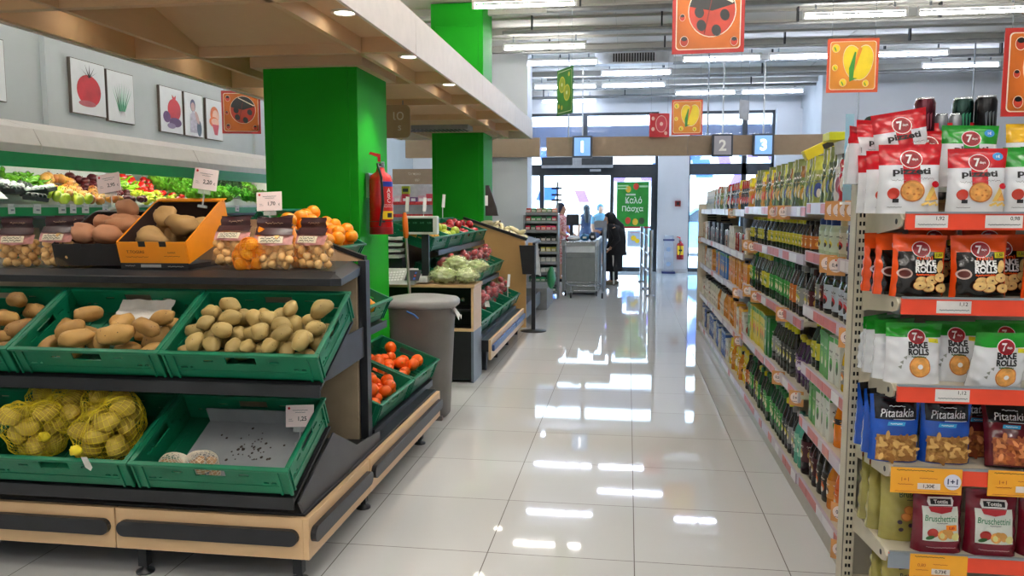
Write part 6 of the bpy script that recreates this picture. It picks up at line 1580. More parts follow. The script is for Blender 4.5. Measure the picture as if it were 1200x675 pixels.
PLAN = {
 'near': [['cnavy', 'pwhite', 'pyg', 'pwhite', 'pcrd', 'pcrd', 'pwhite', 'pdgn', 'pdgn', 'pyg', 'pdgn'], ['ctea', 'ctan', 'cpur', 'cpur', 'jfru', 'jfru', 'jblu', 'jblu', 'jblu'], ['cgrn', 'cgrn', 'jbig', 'jbig', 'jbig', 'jbig', 'wine', 'grey'], ['ybot', 'ybot', 'ybot', 'cgw', 'cgw', 'cgrn', 'cgrn', 'dbot_g', 'dbot_g'],
          ['bbot', 'bbot', 'obot', 'obot', 'cgw', 'cgw', 'cgw', 'cgrn', 'cgrn'], ['ctan', 'cwht', 'obig', 'obig', 'nbot', 'ycap', 'ycap', 'wine', 'wine']],
 'second': [['pyg', 'pyg', 'pdgn', 'pyg', 'pgrn', 'pgrn', 'pdgn', 'pdgn', 'pyg', 'pgrn', 'pdgn', 'pyg', 'pgrn', 'pdgn'], ['dbot_o', 'dbot_o', 'dbot_o', 'dbot_g', 'dbot_g', 'dbot_g', 'dbot_g', 'dbot_g', 'dbot_g', 'dbot_g', 'dbot_g'], ['wine', 'grey', 'grey', 'grey', 'dbot_o', 'dbot_o', 'gbot', 'gbot', 'gbot', 'gbot', 'gbot', 'gbot'],
            ['pbot', 'pbot', 'pbot', 'pbot', 'pbot', 'dbot_y', 'dbot_y', 'dbot_y', 'dbot_y', 'grey', 'grey', 'grey'], ['wine', 'tbot', 'tbot', 'grey', 'grey', 'dbot_y', 'dbot_y', 'gbot', 'gbot', 'gbot', 'gbot', 'gbot']],
 'third': [['pgrn', 'pdgn', 'pgrn', 'pyel', 'pdgn', 'pgrn', 'pgrn', 'pyel', 'pyel', 'pgrn', 'pdgn', 'pdgn', 'pgrn', 'pyel'], ['dbot_g', 'dbot_g', 'dbot_g', 'dbot_y', 'dbot_y', 'dbot_g', 'dbot_g', 'dbot_g', 'dbot_y', 'dbot_y', 'dbot_g', 'dbot_g'], ['gbot', 'gbot', 'dbot_g', 'dbot_g', 'dbot_g', 'dbot_y', 'dbot_y', 'dbot_y', 'gbot', 'gbot', 'dbot_g', 'dbot_g'],
           ['cgre2', 'cgre2', 'cyog', 'cyog', 'cyog', 'cyog', 'cyog', 'cyog', 'cyog', 'cgre2', 'cgre2'], ['gbot', 'gbot', 'gbot', 'dbot_y', 'gbot', 'dbot_g', 'dbot_g', 'wine', 'gbot', 'gbot', 'dbot_o', 'dbot_o']],
 'fourth': [['pyel', 'pyel', 'pred', 'pred', 'pred', 'psil', 'pred', 'pred', 'pyel', 'pyel', 'pred', 'pred', 'psil', 'pred', 'pred', 'pred'], ['ctan', 'cwht', 'kwht', 'kwht', 'kred', 'kwht', 'kwht', 'kred', 'kwht', 'kred', 'cwht', 'cwht', 'ctan', 'cwht', 'kwht'], ['cora', 'cora', 'nbot', 'nbot', 'cora', 'cora', 'cora', 'nbot', 'cora', 'cora', 'nbot', 'cora', 'cora'],
            ['cwht', 'cwht', 'cora', 'cora', 'cwht', 'cwht', 'cora', 'cora', 'nbot', 'nbot', 'nbot', 'cora', 'cora'], ['pyfl', 'pyfl', 'pyfl', 'nbot', 'pyfl', 'pyfl', 'pyfl', 'pyfl', 'nbot', 'pyfl', 'pyfl', 'pyfl', 'cwht', 'cwht']],
 'fifth': [['pred', 'psil', 'psil', 'pred', 'pgrn', 'pgrn', 'psil', 'psil', 'pgrn', 'pgrn', 'pgrn', 'psil', 'psil', 'pred'], ['kwht', 'kred', 'kwht', 'kwht', 'cdark', 'cdark', 'kwht', 'kwht', 'cdark', 'cdark', 'kred', 'kwht', 'kwht'], ['cblor', 'cblor', 'cblor', 'cblor', 'cblor', 'cblor', 'cora', 'cora', 'cblor', 'cblor', 'nbot'],
           ['nbot', 'nbot', 'nbot', 'wbot', 'wbot', 'wbot', 'nbot', 'nbot', 'wbot', 'wbot', 'wbot', 'wbot'], ['cblue', 'cblue', 'cblue', 'cwht', 'cwht', 'cblue', 'cblue', 'cblue', 'cwht', 'cwht', 'cblue']],
 'farthest': [['psil', 'psil', 'pgrn', 'pgrn', 'psil', 'psil', 'psil', 'psil', 'pgrn', 'psil', 'psil', 'psil', 'psil', 'psil'], ['cdark', 'cdark', 'kwht', 'kwht', 'cdark', 'cdark', 'kwht', 'kred', 'cwht', 'cwht', 'ctan', 'ctan'], ['nbot', 'cora', 'wbot', 'wbot', 'cwht', 'cwht', 'cwht', 'wbot', 'wbot', 'cora', 'cwht', 'cwht'],
              ['wbot', 'wbot', 'wbot', 'wbot', 'cwht', 'wbot', 'wbot', 'wbot', 'wbot', 'wbot', 'cwht'], ['cblue', 'cblue', 'cwht', 'cwht', 'cdark', 'cblue', 'cblue', 'cwht', 'cwht', 'cblue']],
}
LVN = ['top', 'second', 'third', 'fourth', 'fifth', 'bottom']
rnd = random.Random(31)
for nm, y0, y1, lv in BAYS:
    for li, z in enumerate(lv):
        row = PLAN[nm][li]; tot = sum(K[k][1] for k in row); gap = max(.0, (y1-y0-.03-tot)/len(row)); y = y0+.015
        ln = 'bottom' if li == len(lv)-1 else LVN[li]
        room = (lv[li-1]-z-.055) if li else 9
        n_ = 0
        for k in row:
            mk, w_, look = K[k]
            if y+w_ > y1-.005: break
            y += gap/2+w_/2
            o_h = {'b': .25}
            proto = PROTO.get(k)
            x = GX+.022+w_*.5 + rnd.uniform(0, .014)
            o = place(k, mk, T(0, 0, 0), None)
            hh = max((q.bound_box[6][2] if q.type == 'MESH' else 0) for q in o.children)
            s_ = min(1.0, (room-.004)/hh)
            rz = -PI/2+rnd.uniform(-.10, .10)
            sx = 1.
            if k[0] == 'p': x = GX+.08+rnd.uniform(0, .012); rz = -PI/2 + PI/2*.30 + rnd.uniform(-.08, .08)
            o.matrix_world = T(x, y, z-.0115) @ RZ(rz) @ S(min(1, s_**.5), min(1, s_**.5), s_)
            tag(o, '%s, %s from near end, %s shelf, %s bay' % (look, ORD[n_], ln, nm), None, 'goods on the %s shelf of the %s bay' % (ln, nm))
            n_ += 1; y += w_/2+gap/2
# loose things lying on top of the near goods
t = thing('packet', 'yellow green box lying on top of the top-shelf packets of the aisle shelving', 'packet', T(.93, 3.62, 1.70)); MB().box(-.1, .1, -.06, .06, 0, .035).build('box', mat('#c2c41e', .4), t, bevel=.003); MB().box(-.03, .02, -.0615, -.06, .005, .03).build('printed_panel', mat('#3a3a1a', .4), t)
t = thing('bottle', 'dark green bottle lying on top of the packets next to the endcap', 'bottle', T(1.0, 3.32, 1.735) @ RZ(.5) @ RY(PI/2)); MB().lathe([(.03, -.11), (.033, -.1), (.033, .04), (.013, .09), (.013, .12)], 16).build('bottle_body', mat('#2f4036', .3, var=.3, scale=40), t); MB().lathe([(.015, .115), (.015, .14)], 12).build('cap', DARK, t)
t = thing('packet', 'yellow and black packet tilted on top of the olive packets of the aisle shelving', 'packet', T(.93, 4.12, 1.68) @ RY(-.45)); MB().box(-.08, .08, -.03, .03, 0, .05).build('box', mat('#d8c420', .4), t, bevel=.003); MB().box(.01, .06, -.0315, -.03, .012, .04).build('printed_panel', mat('#2a2418', .4), t)
t = thing('package', 'white tray lying under the yellow green box on the top shelf', 'package', T(1.0, 3.55, 1.645)); MB().prism([(-.12, 0), (.12, 0), (.13, .05), (-.13, .05)], -.1, .1, 'y').build('tray', mat('#c9c8c4', .5), t); MB().box(-.1, .1, -.102, -.1, .01, .035).build('printed_panel', mat('#a8aca8', .5), t)
# orange promotional cards hanging on the aisle rails
OC = mat('#cc9258', .4, var=.08)
CARDS = [(3.10, 1.44, '0,3'), (3.20, 1.44, '0,3'), (3.30, 1.44, '0,5'), (3.40, 1.44, '0,5'), (4.45, 1.425, '1,04'), (4.75, 1.425, '1,05'), (6.6, 1.405, '1+1'), (3.33, 1.22, '0,40'), (3.46, 1.22, '0,7'), (5.5, 1.19, '1+1'), (5.75, 1.19, '0,8'), (4.4, .885, '0,50'), (5.3, .88, '0,65'), (5.65, .88, '0,65'), (6.2, .81, '0,9'),
         (3.11, .965, '0,90'), (3.98, .53, '1+1'), (4.45, .53, '0,50'), (6.05, .465, '0,6'), (3.10, .145, '0,30'), (3.12, .285, '0,50'), (9.36, 1.085, '1,1')]
CC = {}
for i, (y, z, s_) in enumerate(sorted(CARDS)):
    li = 'lowest' if z < .2 else 'hanging'
    t = thing('price_card', None, 'price card', T(GX-.009, y, z-.075) @ RZ(-PI/2+.85) @ RY(.0), 'orange price cards of the aisle shelving')
    MB().box(-.038, .038, 0, .002, .005, .08).build('card', OC, t)
    p = Print(flat(0)); p.ell(0, .044, .03, .027, 0, n=18, rings=1); p.text(s_, 0, .045, h=.017, mi=1, bold=.02); p.squig(-.02, .02, .026, .001, 1, .001, 10); p.ell(0, .066, .004, .004, 2, n=8, rings=1); p.build('printed_face', [mat('#e8d8d4', .4), mat('#2a2f4a', .4), RED], t)
    bn = [q for q in BAYS if q[1]-.05 <= y <= q[2]+.05][0]; rl = 'fallen low rail' if z == .285 else ['top rail', 'second rail', 'third rail', 'fourth rail', 'fifth rail', 'sixth rail'][[abs(k-z) < .01 for k in bn[3]].index(True)]
    k = CC.setdefault((bn[0], rl), 0); CC[(bn[0], rl)] += 1
    t['label'] = 'orange price card reading %s, %s from near end, %s, %s bay' % (s_, ORD[k], rl, bn[0])
# ------------------------------------------------------------------ end shelving facing the camera
EX, EY = .84, 2.6
ec = thing('end_shelving', 'cream end shelving with red price strips facing the camera', 'shelving', T(EX, EY, 0))
ELV = [1.404, 1.143, .868, .607, .328, .07]
MB().box(.0, .74, .415, .425, .05, 1.52).build('back_panel', mat('#9c978a', .5, var=.05), ec)
def mkpost(x):
    o = perforated_post(x, x+.036, .395, .485, 1.50, 'upright', ec); return o
mkpost(-.036); mkpost(.74)
STR = mat('#e2482c', .35, var=.05); GRL = mat('#8a939c', .35, .2)
for i, z in enumerate(ELV):
    b = MB().box(.0, .74, .015, .41, z-.022, z-.004); o = b.build('shelf', CRM2, ec, bevel=.002)
    P_ = [(.40, z-.008), (.40, z-.09), (.34, z-.08), (.06, z-.05), (.03, z-.04), (.02, z-.02), (.04, z-.004)]
    b = MB().prism(P_, -.006, .0, 'x'); b.cyl((-.0075, .07, z-.028), (-.0055, .07, z-.028), .009, n=10, mi=1); b.build('bracket', [CRM2, INK], o)
    lab = {0: [(.026, .12, '1,92'), (.225, .33, '0,98'), (.44, .55, '1,05')], 1: [(.10, .20, '1,12')], 2: [(.11, .21, '1,12'), (.43, .52, '1,12')], 3: [], 4: [], 5: []}[i]
    b = MB().box(.0, .74, .002, .014, z-.052, z-.002, 0).box(.0, .74, -.001, .012, z-.003, z+.003, 1)
    if i == 4: b.box(-.005, .07, -.002, .002, z-.05, z-.004, 1)
    b.build('price_strip', [STR, GRL], o)
    if lab:
        for a, c, s_ in lab:
            p = Print(flat(.002), .0006, .0008)
            p.rect(a, c, z-.046, z-.008, 0, 1, 1); p.text(s_, c-.022, z-.018, h=.013, mi=1, bold=.01); p.squig(a+.008, c-.006, z-.036, .0015, 2, .0012, 26)
            p.build('price_label', [mat('#e3e0de', .4), INK, INKGREY], o)
def promo(x, z, w_, h, lines, label, rot=0):
    t = thing('promotion_card', label, 'price card', T(x, EY-.004, z) @ RY(rot), 'orange promotion cards of the end shelving')
    MB().box(-w_/2, w_/2, 0, .002, 0, h).build('card', mat('#f0a92a', .4, var=.03), t)
    p = Print(flat(0)); p.squig(-w_*.42, w_*.1, h*.9, .002, 0, .001, 30); p.rect(-w_*.12, w_*.2, h*.18, h*.42, 1, 1, 1); p.text(lines[0], .04*w_, h*.3, h=h*.17, mi=0, bold=.02)
    p.text(lines[1], -w_*.30, h*.55, h=h*.15, mi=2); p.squig(-w_*.40, -w_*.18, h*.36, .0015, 2, .0009, 14); p.squig(-w_*.1, w_*.15, h*.62, .0015, 2, .0009, 14); p.squig(-w_*.44, w_*.44, h*.09, .0008, 2, .0007, 30)
    if len(lines) > 2:
        p.ell(w_*.36, h*.52, w_*.12, w_*.12, 3, n=22); p.text(lines[2], w_*.36, h*.54, h=h*.22, mi=4, bold=.03); p.squig(w_*.28, w_*.44, h*.36, .001, 4, .0009, 10)
    p.build('printed_face', [mat('#3a2a1a', .4), mat('#e8dcd4', .4), mat('#b04a1a', .4), mat('#dfe0ee', .4), mat('#1f2a55', .4)], t)
promo(.935, .527, .21, .082, ['1,30€', '1+1', '1+1'], 'orange card reading 1+1 and 1,30 under the fourth shelf')
promo(1.22, .53, .21, .082, ['1€', '1+1'], 'orange card reading 1 euro at the right edge under the fourth shelf')
promo(.985, .252, .17, .078, ['0,73€', '0,80'], 'orange card reading 0,73 under the fifth shelf'); 
# ---- printed bags
def logo7(p, cx, cz, r, mi_red, mi_w, mi_d):
    p.ell(cx, cz, r*1.12, r*.95, mi_w, n=22); p.ell(cx, cz, r*1.02, r*.86, mi_red, n=22); p.ell(cx, cz, r*.92, r*.75, mi_d, n=22)
    p.text('7', cx-r*.22, cz+r*.02, h=r*.95, mi=mi_w, bold=.03); p.text('days', cx+r*.36, cz-r*.02, h=r*.34, mi=mi_w, bold=.02)
WHB = mat('#e0e3e8', .2, var=.03, coat=.3); BGR = mat('#bf1420', .2, var=.06, coat=.3); BGG = mat('#128a1c', .2, var=.06, coat=.3); BGY = mat('#e8b41c', .2, var=.05, coat=.3); BRK = mat('#16120f', .16, var=.2, coat=.4); BRO = mat('#e4511a', .18, var=.06, coat=.4)
LOGD = mat('#8a1620', .3, var=.1); CRK_ = mat('#d99a4e', .5, var=.2, scale=60); CRKD = mat('#b8682c', .5, var=.2, scale=60); CHS = mat('#e8c66a', .5, var=.1); TOMT = mat('#b8301c', .4); BLU = mat('#2a8ac8', .4); BISC = mat('#e6c07a', .5, var=.12, scale=80); OLV = mat('#2a5a2a', .5)
def pizzeti(col, badge):
    t = thing('snack_bag', None, 'bag'); W_, H_ = .185, .215
    fr = mk_bag_body(t, W_, H_, .085, [WHB, col], [(.70, 0), (1, 1)], 3)
    p = Print(fr); p.rect(-.026, .026, .07, .152, 0, 6, 8); p.build('coloured_stripe', [col], t)
    p = Print(fr, .0007, .0016); logo7(p, .0, .168, .03, 1, 2, 0); p.build('logo', [LOGD, BGR, WHITE], t)
    p = Print(fr, .0007, .0022); p.text('pizzeti', .0, .128, h=.026, w=.115, mi=0, bold=.035)
    p.squig(-.062, -.02, .103, .005, 1, .0008, 14, 1); p.squig(.02, .07, .108, .005, 1, .0008, 16, 2); p.squig(-.07, -.03, .02, .001, 1, .0008, 12)
    p.rect(-.058, -.04, .034, .046, 0, 1, 1); p.build('wording', [INK, INKGREY], t)
    p = Print(fr, .0009, .0026); p.ell(-.055, .062, .017, .018, 2); p.ell(0, .07, .037, .033, 1, n=28); p.ell(0, .07, .033, .029, 0, n=28)
    for a, c in ((-.012, .08), (.015, .076), (.004, .06), (-.016, .062), (.018, .058)): p.ell(a, c, .004, .003, 1, n=8, rings=1)
    p.poly([(.035, .04), (.078, .042), (.062, .09)], 3); p.poly([(.05, .042), (.078, .042), (.068, .07)], 0)
    for i in range(7): p.ell(.03+.007*i, .028+.003*(i % 3), .006, .004, 3, n=7, rings=1)
    p.ell(.068, .09, .013, .010, 4); p.build('printed_picture', [CRK_, CRKD, TOMT, CHS, BGR], t)
    if badge:
        p = Print(fr, .0009, .0016); p.ell(.062, .188, .017, .013, 0, n=18); p.text('1€', .062, .188, h=.010, mi=1, bold=.03); p.build('price_badge', [BLU, WHITE], t)
    return t
def bake_dark():
    t = thing('snack_bag', None, 'bag'); W_, H_ = .165, .195
    fr = mk_bag_body(t, W_, H_, .075, [BRK, BRO], [(.74, 0), (1, 1)], 5, sidemi=1)
    p = Print(fr, .0007, .0012); logo7(p, .0, .150, .026, 1, 2, 0); p.build('logo', [LOGD, BGR, WHITE], t)
    p = Print(fr, .0007, .0016); p.text('mini', .01, .124, h=.012, w=.05, mi=1, bold=.03); p.text('BAKE', .012, .108, h=.020, w=.066, mi=0, bold=.05); p.text('ROLLS', .012, .088, h=.020, w=.068, mi=0, bold=.05); p.squig(-.02, .045, .072, .0025, 1, .0025, 20); p.build('wording', [WHITE, BRO], t)
    p = Print(fr, .0008, .0018); p.rect(.04, .072, .124, .142, 0, 2, 2); p.text('1,50', .056, .133, h=.011, mi=1, bold=.02); p.build('price_badge', [mat('#d8cf1c', .4), INK], t)
    p = Print(fr, .0008, .0018); p.ell(-.052, .075, .022, .016, 3, n=18); p.ell(-.052, .075, .017, .011, 2, n=18)
    for x, z in ((.058, .098),): p.ell(x, z, .011, .02, 0, -.3)
    for x, z in ((-.002, .052), (.028, .056), (.054, .064), (.016, .034), (.058, .032), (-.012, .040)): p.ell(x, z, .021, .015, 1, n=18); p.ell(x, z+.001, .0195, .0135, 0, n=18); p.ell(x, z, .0035, .0025, 2, n=8, rings=1)
    p.build('printed_picture', [BISC, CRKD, mat('#5a1c14', .4), mat('#c8b0a8', .4)], t)
    return t
def bake_white():
    t = thing('snack_bag', None, 'bag'); W_, H_ = .17, .19
    fr = mk_bag_body(t, W_, H_, .08, [WHB, BGG], [(.76, 0), (1, 1)], 8, .004)
    p = Print(fr, .0007, .0012); logo7(p, .005, .148, .025, 1, 2, 0); p.build('logo', [LOGD, BGR, WHITE], t)
    p = Print(fr, .0007, .0016); p.text('BAKE', .008, .123, h=.020, w=.06, mi=0, bold=.05); p.text('ROLLS', .008, .102, h=.020, w=.064, mi=0, bold=.05); p.squig(-.015, .03, .087, .002, 1, .0018, 14); p.build('wording', [INK, OLV], t)
    p = Print(fr, .0008, .0018); p.poly([(.042, .132), (.074, .128), (.072, .142), (.042, .145)], 0); p.text('1,25', .058, .137, h=.009, mi=1, rot=-.1); p.build('price_badge', [mat('#d8cf1c', .4), INK], t)
    p = Print(fr, .0008, .0018); p.ell(.012, .056, .033, .034, 1, n=26); p.ell(.012, .056, .030, .031, 0, n=26); p.ell(.012, .056, .008, .008, 2, n=12, rings=1)
    for x, z in ((-.045, .07), (-.035, .085), (-.05, .055)): p.poly([(x-.006, z), (x+.005, z+.006), (x+.004, z-.007)], 3)
    p.build('printed_picture', [CRK_, CRKD, WHITE, mat('#8a8f88', .4)], t)
    return t
PBL = mat('#1c4fae', .2, var=.1, coat=.3); PBK = mat('#12131a', .2, var=.2, coat=.3); SNK = mat('#c89a52', .55, var=.35, scale=90, tint='#8a5a24'); SNR = mat('#c8743a', .55, var=.4, scale=90, tint='#7a3a1a'); PDR = mat('#5a1420', .2, var=.15, coat=.3)
def pita(col, snk):
    t = thing('snack_bag', None, 'bag'); W_, H_ = .155, .215
    fr = mk_bag_body(t, W_, H_, .07, [col, PBK], [(.62, 0), (1, 1)], 6, sidemi=0)
    p = Print(fr, .0007, .0014); p.text('Pitatakia', .005, .158, h=.026, w=.105, mi=0, rot=.04, slant=.25, bold=.005); p.squig(-.02, .03, .178, .002, 0, .0012, 8); p.rect(-.01, .06, .137, .139, 0, 5, 1, sk=.0); p.build('wording', [mat('#e6e6ea', .4)], t)
    p = Print(fr, .0007, .0014); p.rect(-.03, .025, .118, .130, 0, 5, 2, sk=.004); p.squig(-.02, .018, .124, .0015, 1, .001, 12); p.build('flavour_band', [mat('#2aa0d8', .4), WHITE], t)
    p = Print(fr, .0009, .002); p.rect(-.062, .066, .004, .088, 0, 10, 8); r = random.Random(3)
    for i in range(42):
        x, z = r.uniform(-.058, .06), r.uniform(.008, .092); p.ell(x, z, .013, .006, 1 if i % 2 else 2, r.uniform(0, 3), n=8, rings=1)
    p.build('printed_picture', [SNK if snk else SNR, mat('#d8ae66' if snk else '#d88a50', .5), mat('#9a6a30' if snk else '#9a4a24', .5)], t)
    return t
CRIM = mat('#6a1022', .22, var=.12, coat=.3); PALE = mat('#cfd4cc', .3, var=.04); SCRG = mat('#2f7a52', .4)
def brus_red(badge):
    t = thing('snack_bag', None, 'bag'); W_, H_ = .155, .205
    fr = mk_bag_body(t, W_, H_, .08, [CRIM], [(1, 0)], 9)
    p = Print(fr, .0007, .0012); p.rect(-.056, .058, .042, .148, 0, 10, 8); p.build('label_panel', [PALE], t)
    p = Print(fr, .0007, .0022); p.poly([(-.035, .150), (.04, .150), (.044, .166), (.04, .176), (-.035, .176), (-.04, .162)], 2); p.rect(-.03, .035, .155, .171, 0, 6, 2); p.text('Tottis', .0025, .163, h=.011, w=.045, mi=2, bold=.03); p.poly([(-.038, .148), (.04, .148), (.034, .134), (.002, .128), (-.032, .134)], 1); p.build('logo', [INK, mat('#a81c28', .3), WHITE], t)
    p = Print(fr, .0007, .0022); p.text('Bruschettini', .0, .113, h=.019, w=.098, mi=0, bold=.01, slant=.1); p.squig(-.015, .02, .099, .0012, 1, .001, 12); p.squig(-.045, .045, .022, .001, 2, .0011, 26); p.build('wording', [SCRG, INKGREY, mat('#b88a90', .4)], t)
    p = Print(fr, .0009, .0022); p.ell(-.027, .068, .017, .015, 0); p.ell(.004, .062, .017, .016, 1); p.ell(.026, .066, .012, .016, 2, .5); p.ell(.045, .058, .013, .012, 3); p.ell(-.036, .054, .014, .006, 4, .3); p.ell(.0, .062, .008, .009, 3); p.ell(.012, .074, .012, .008, 2, -.3); p.build('printed_picture', [mat('#a8302a', .4), CRK_, mat('#c8924a', .5), mat('#d8d08a', .4), OLV], t)
    if badge:
        p = Print(fr, .0009, .0032); p.rect(.014, .05, .076, .094, 0, 2, 2); p.text('0,80', .032, .085, h=.010, mi=1, bold=.03); p.build('price_badge', [ORANGE, mat('#a81c1c', .4)], t)
    return t
OLB = mat('#a39a52', .22, var=.15, coat=.3); DKG = mat('#1c3a32', .25, var=.1)
def brus_olive():
    t = thing('snack_bag', None, 'bag'); W_, H_ = .165, .24
    fr = mk_bag_body(t, W_, H_, .075, [OLB, mat('#7a3a24', .25, var=.2)], [(.93, 0), (1, 1)], 12, .005)
    p = Print(fr, .0007, .0014); p.rect(-.03, .075, .175, .205, 0, 6, 3, sk=-.01); p.text('TOTTIS', .02, .19, h=.014, w=.06, mi=1, bold=.02); p.build('logo', [DKG, mat('#c8c8a8', .4)], t)
    p = Print(fr, .0007, .0014); p.text('Bruschetti', .018, .155, h=.019, w=.095, mi=0); p.squig(-.005, .05, .137, .001, 0, .001, 12); p.build('wording', [DKG], t)
    p = Print(fr, .0009, .0016); p.rect(.012, .08, .012, .05, 3, 4, 3)
    for x, z in ((.0, .105), (.035, .11), (.018, .088), (.05, .062), (-.012, .085), (.03, .07)): p.ell(x, z, .018, .014, 1, x*9, n=14); p.ell(x, z+.001, .015, .011, 0, x*9, n=14)
    for x, z in ((-.035, .07), (-.03, .045), (.0, .06)): p.ell(x, z, .008, .007, 2, n=10)
    p.build('printed_picture', [mat('#d88a3a', .5), CRKD, mat('#3a2a3a', .4), mat('#8a1c1c', .3)], t)
    return t
def bag(key, mk, x, y, z, label, rz=0, rx=0, ry=0, s_=1., group='snack bags on the end shelving'):
    return place(key, mk, T(x, y, z) @ RZ(rz) @ RX(rx) @ RY(ry) @ S(s_, s_, s_), label, group)
P1 = lambda: pizzeti(BGR, True); P2 = lambda: pizzeti(BGG, True); P3 = lambda: pizzeti(BGY, True); P0 = lambda: pizzeti(BGR, False)
z = ELV[0]-.0035
bag('pz_r0', P0, .868, 2.685, z, 'red-topped pizzeti bag, front left on the top end shelf', -.03)
bag('pz_r', P1, 1.065, 2.685, z, 'red-topped bag with blue price badge, second in front on the top shelf', -.02, 0, 0, .93)
bag('pz_g', P2, 1.235, 2.70, z, 'green-topped bag third in front on the top end shelf', -.1, 0, 0, .95)
bag('pz_g', P2, 1.335, 2.68, z, 'crumpled green-topped bag at the right edge of the top shelf', .15, .05, .04, .95)
bag('pz_r0', P0, .85, 2.79, z, 'red-topped bag second from the front at the left of the top shelf', .15, 0, 0, .94)
bag('pz_r0', P0, .845, 2.885, z, 'red-topped bag third from the front at the left of the top shelf', .2, 0, 0, .9)
bag('pz_r0', P0, .90, 2.83, z+.125, 'tilted red-topped bag lying on top of the others, top left', .12, .05, -.16, .97)
bag('pz_r0', P0, .80, 2.99, z+.10, 'red-topped bag high at the left edge over the upright', .9, 0, 0, .92)
bag('pz_r0', P0, .85, 2.975, z+.12, 'red-topped bag behind the tilted one at the top left', .35, 0, .03, .92)
bag('pz_r0', P0, .99, 2.90, z+.07, 'red-topped bag standing behind in front of the maroon can', 0, 0, 0, .95)
bag('pz_r0', P0, 1.12, 2.95, z+.09, 'red-topped bag farthest back behind the green one', 0, 0, 0, 1.)
bag('pz_g', P2, 1.095, 2.84, z+.085, 'green-topped bag standing behind the second red one', -.05, 0, .03, .93)
bag('pz_y', P3, 1.30, 2.85, z+.085, 'yellow-topped bag standing at the back right of the top shelf', 0, 0, 0, .95)
z = ELV[1]-.0035
BD = bake_dark
bag('bd', BD, .905, 2.68, z, 'black and orange snack bag, front left on the second shelf', .06, 0, .02)
bag('bd', BD, 1.085, 2.68, z, 'black and orange snack bag, middle front on the second shelf', -.03, 0, -.02)
bag('bd', BD, 1.185, 2.77, z, 'black and orange snack bag half hidden behind the middle one', 0)
bag('bd', BD, 1.29, 2.68, z, 'black and orange snack bag at the right edge of the second shelf', .1)
bag('bd', BD, .87, 2.78, z, 'black and orange snack bag second from the front at the left', .45)
bag('bd', BD, .86, 2.88, z, 'black and orange snack bag third from the front at the left', .5)
bag('bd', BD, 1.01, 2.86, z+.03, 'dark snack bag in the back row of the second shelf', .1)
bag('bd', BD, 1.2, 2.9, z+.03, 'dark snack bag farthest right in the back row of the second shelf', -.1)
z = ELV[2]-.0035
BWt = bake_white
bag('bw', BWt, .905, 2.685, z, 'white and green bake rolls bag, front left on the third shelf', .0)
bag('bw', BWt, 1.045, 2.74, z, 'white and green bag, second from left, partly hidden by the crumpled one', -.05)
bag('bw', BWt, 1.135, 2.655, z-.0, 'crumpled white and green bag leaning forward on the third shelf', .05, .32, 0, .98)
bag('bw', BWt, 1.215, 2.79, z, 'white and green bag behind the leaning one at the right', .0)
bag('bw', BWt, .875, 2.77, z, 'white and green bag second from the front at the left', .5)
bag('bw', BWt, .87, 2.87, z, 'white and green bag third from the front at the left', .6)
bag('bw', BWt, .865, 2.945, z, 'white and green bag at the left edge beside the upright', .8, 0, 0, .95)
for x, lb in ((.95, 'white bag lying flat above the left bags of the third shelf'), (1.2, 'white bag lying flat above the leaning bag of the third shelf')):
    bag('bw', BWt, x, 2.86, z+.225, lb, .2, -1.45, 0, .9)
z = ELV[3]-.0035
bag('pb', lambda: pita(PBL, True), .865, 2.70, z, 'blue and black snack bag, front left on the fourth shelf', .0)
bag('pb', lambda: pita(PBL, True), 1.02, 2.70, z, 'blue and black snack bag, second from left on the fourth shelf', -.03)
bag('pb', lambda: pita(PBL, True), .86, 2.80, z, 'blue and black snack bag second from the front at the left', .4)
bag('pb', lambda: pita(PBL, True), .86, 2.90, z, 'blue and black snack bag third from the front at the left', .5)
bag('pd', lambda: pita(PDR, False), 1.15, 2.79, z, 'dark red snack bag in the back row of the fourth shelf', .0)
bag('pd', lambda: pita(PDR, False), 1.205, 2.66, z-.0, 'dark red snack bag leaning back at the right of the fourth shelf', .05, -.35, .05)
bag('pd', lambda: pita(PDR, False), 1.31, 2.76, z, 'dark red snack bag at the right edge of the fourth shelf', -.1)
z = ELV[4]-.0035
bag('br', lambda: brus_red(True), .995, 2.66, z, 'crimson bag with orange price badge, front left on the fifth shelf', .06)
bag('br2', lambda: brus_red(False), 1.155, 2.66, z, 'crimson bag without price badge, middle of the fifth shelf', -.02)
bag('br2', lambda: brus_red(False), 1.315, 2.66, z, 'crimson bag at the right edge of the fifth shelf', -.15)
bag('bo', brus_olive, .925, 2.745, z, 'olive bag with dark printed top, behind the crimson one', .08)
bag('bo', brus_olive, .90, 2.85, z, 'olive bag second from the front at the left of the fifth shelf', .5)
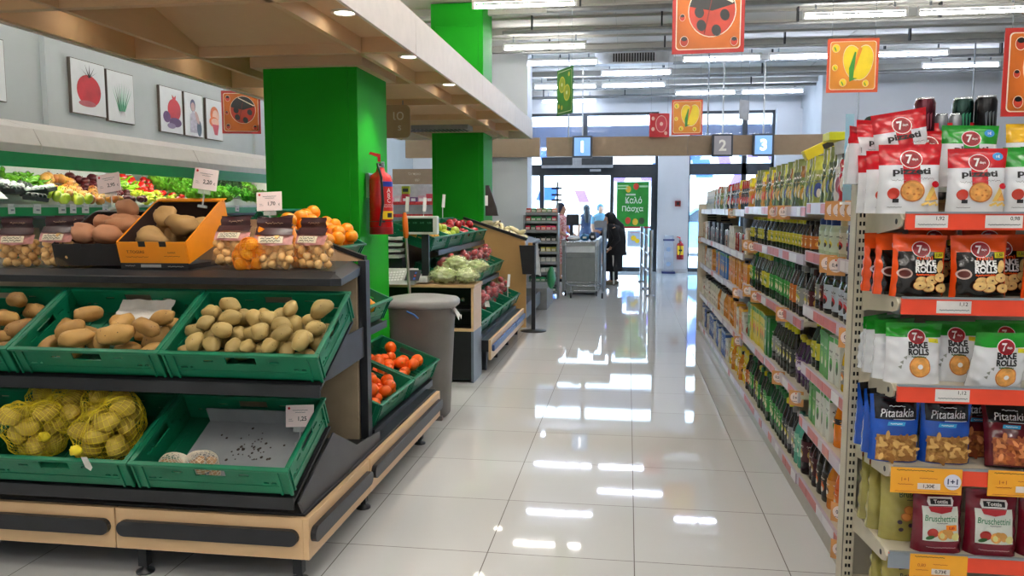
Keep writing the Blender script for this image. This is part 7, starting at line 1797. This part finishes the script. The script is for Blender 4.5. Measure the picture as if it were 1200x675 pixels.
bag('bo', brus_olive, .895, 2.94, z, 'olive bag third from the front at the left of the fifth shelf', .6)
z = ELV[5]-.0035
bag('bo', brus_olive, .915, 2.70, z, 'olive bag front left on the lowest shelf', .35)
bag('bo', brus_olive, .905, 2.82, z, 'olive bag behind the first on the lowest shelf', .6)
bag('br2', lambda: brus_red(False), 1.03, 2.74, z, 'crimson bag on the lowest shelf under the 0,73 card', .0)
t = thing('clear_card_holder', 'pale blue clear card standing at the left end of the top shelf', 'card holder', T(.80, 3.13, 1.43))
MB().box(-.015, .015, 0, .003, .0, .33).build('clear_card', mat('#9fd0e4', .15, var=0, alpha=.6, key='ccd'), t); MB().box(-.02, .02, -.02, .02, 0, .01).build('foot', WHITE, t)
# energy cans on the end shelf
CAN = {'maroon': ('#4a1020', '#8a3a4a'), 'silver': ('#8a8e94', '#3a3e44'), 'black': ('#141618', '#5a6068'), 'green': ('#10302a', '#2a7a5a'), 'purple': ('#2a1a4a', '#6a4a9a')}
def canp(c, x, y, z, label, r=.0335, h=.172):
    return place('can_'+c, lambda: mk_can(r, h, *CAN[c]), T(x, y, z), label, 'tall drink cans at the back of the top end shelf')
z = ELV[0]-.0035
t = thing('cardboard_tray', 'shallow cardboard tray under the drink cans behind the bags', 'tray', T(1.08, 2.965, z))
MB().box(-.17, .17, -.04, .04, 0, .045).build('tray', mat('#9a7a52', .6), t); MB().box(-.17, .17, -.042, -.04, .01, .035).build('printed_panel', mat('#7a5a3a', .5), t)
z += .0455
for i, (c, x, y) in enumerate([('maroon', 1.0, 2.965), ('black', 1.185, 2.94), ('green', 1.128, 2.98)]):
    pass
    canp(c, x, y, z, 'lower %s drink can hidden behind the bags' % c); canp(c, x, y, z+.173, 'upper %s drink can standing on another behind the bags' % c)
for i, x in enumerate((1.066, 1.111)):
    for k in range(2):
        place('can_s', lambda: mk_can(.021, .145, *CAN['silver']), T(x-.01, 2.965, z+.146*k), '%s slim silver can beside the maroon can, %s from left' % (['lower', 'upper'][k], ORD[i]), 'slim silver cans')
bpy.context.view_layer.update()
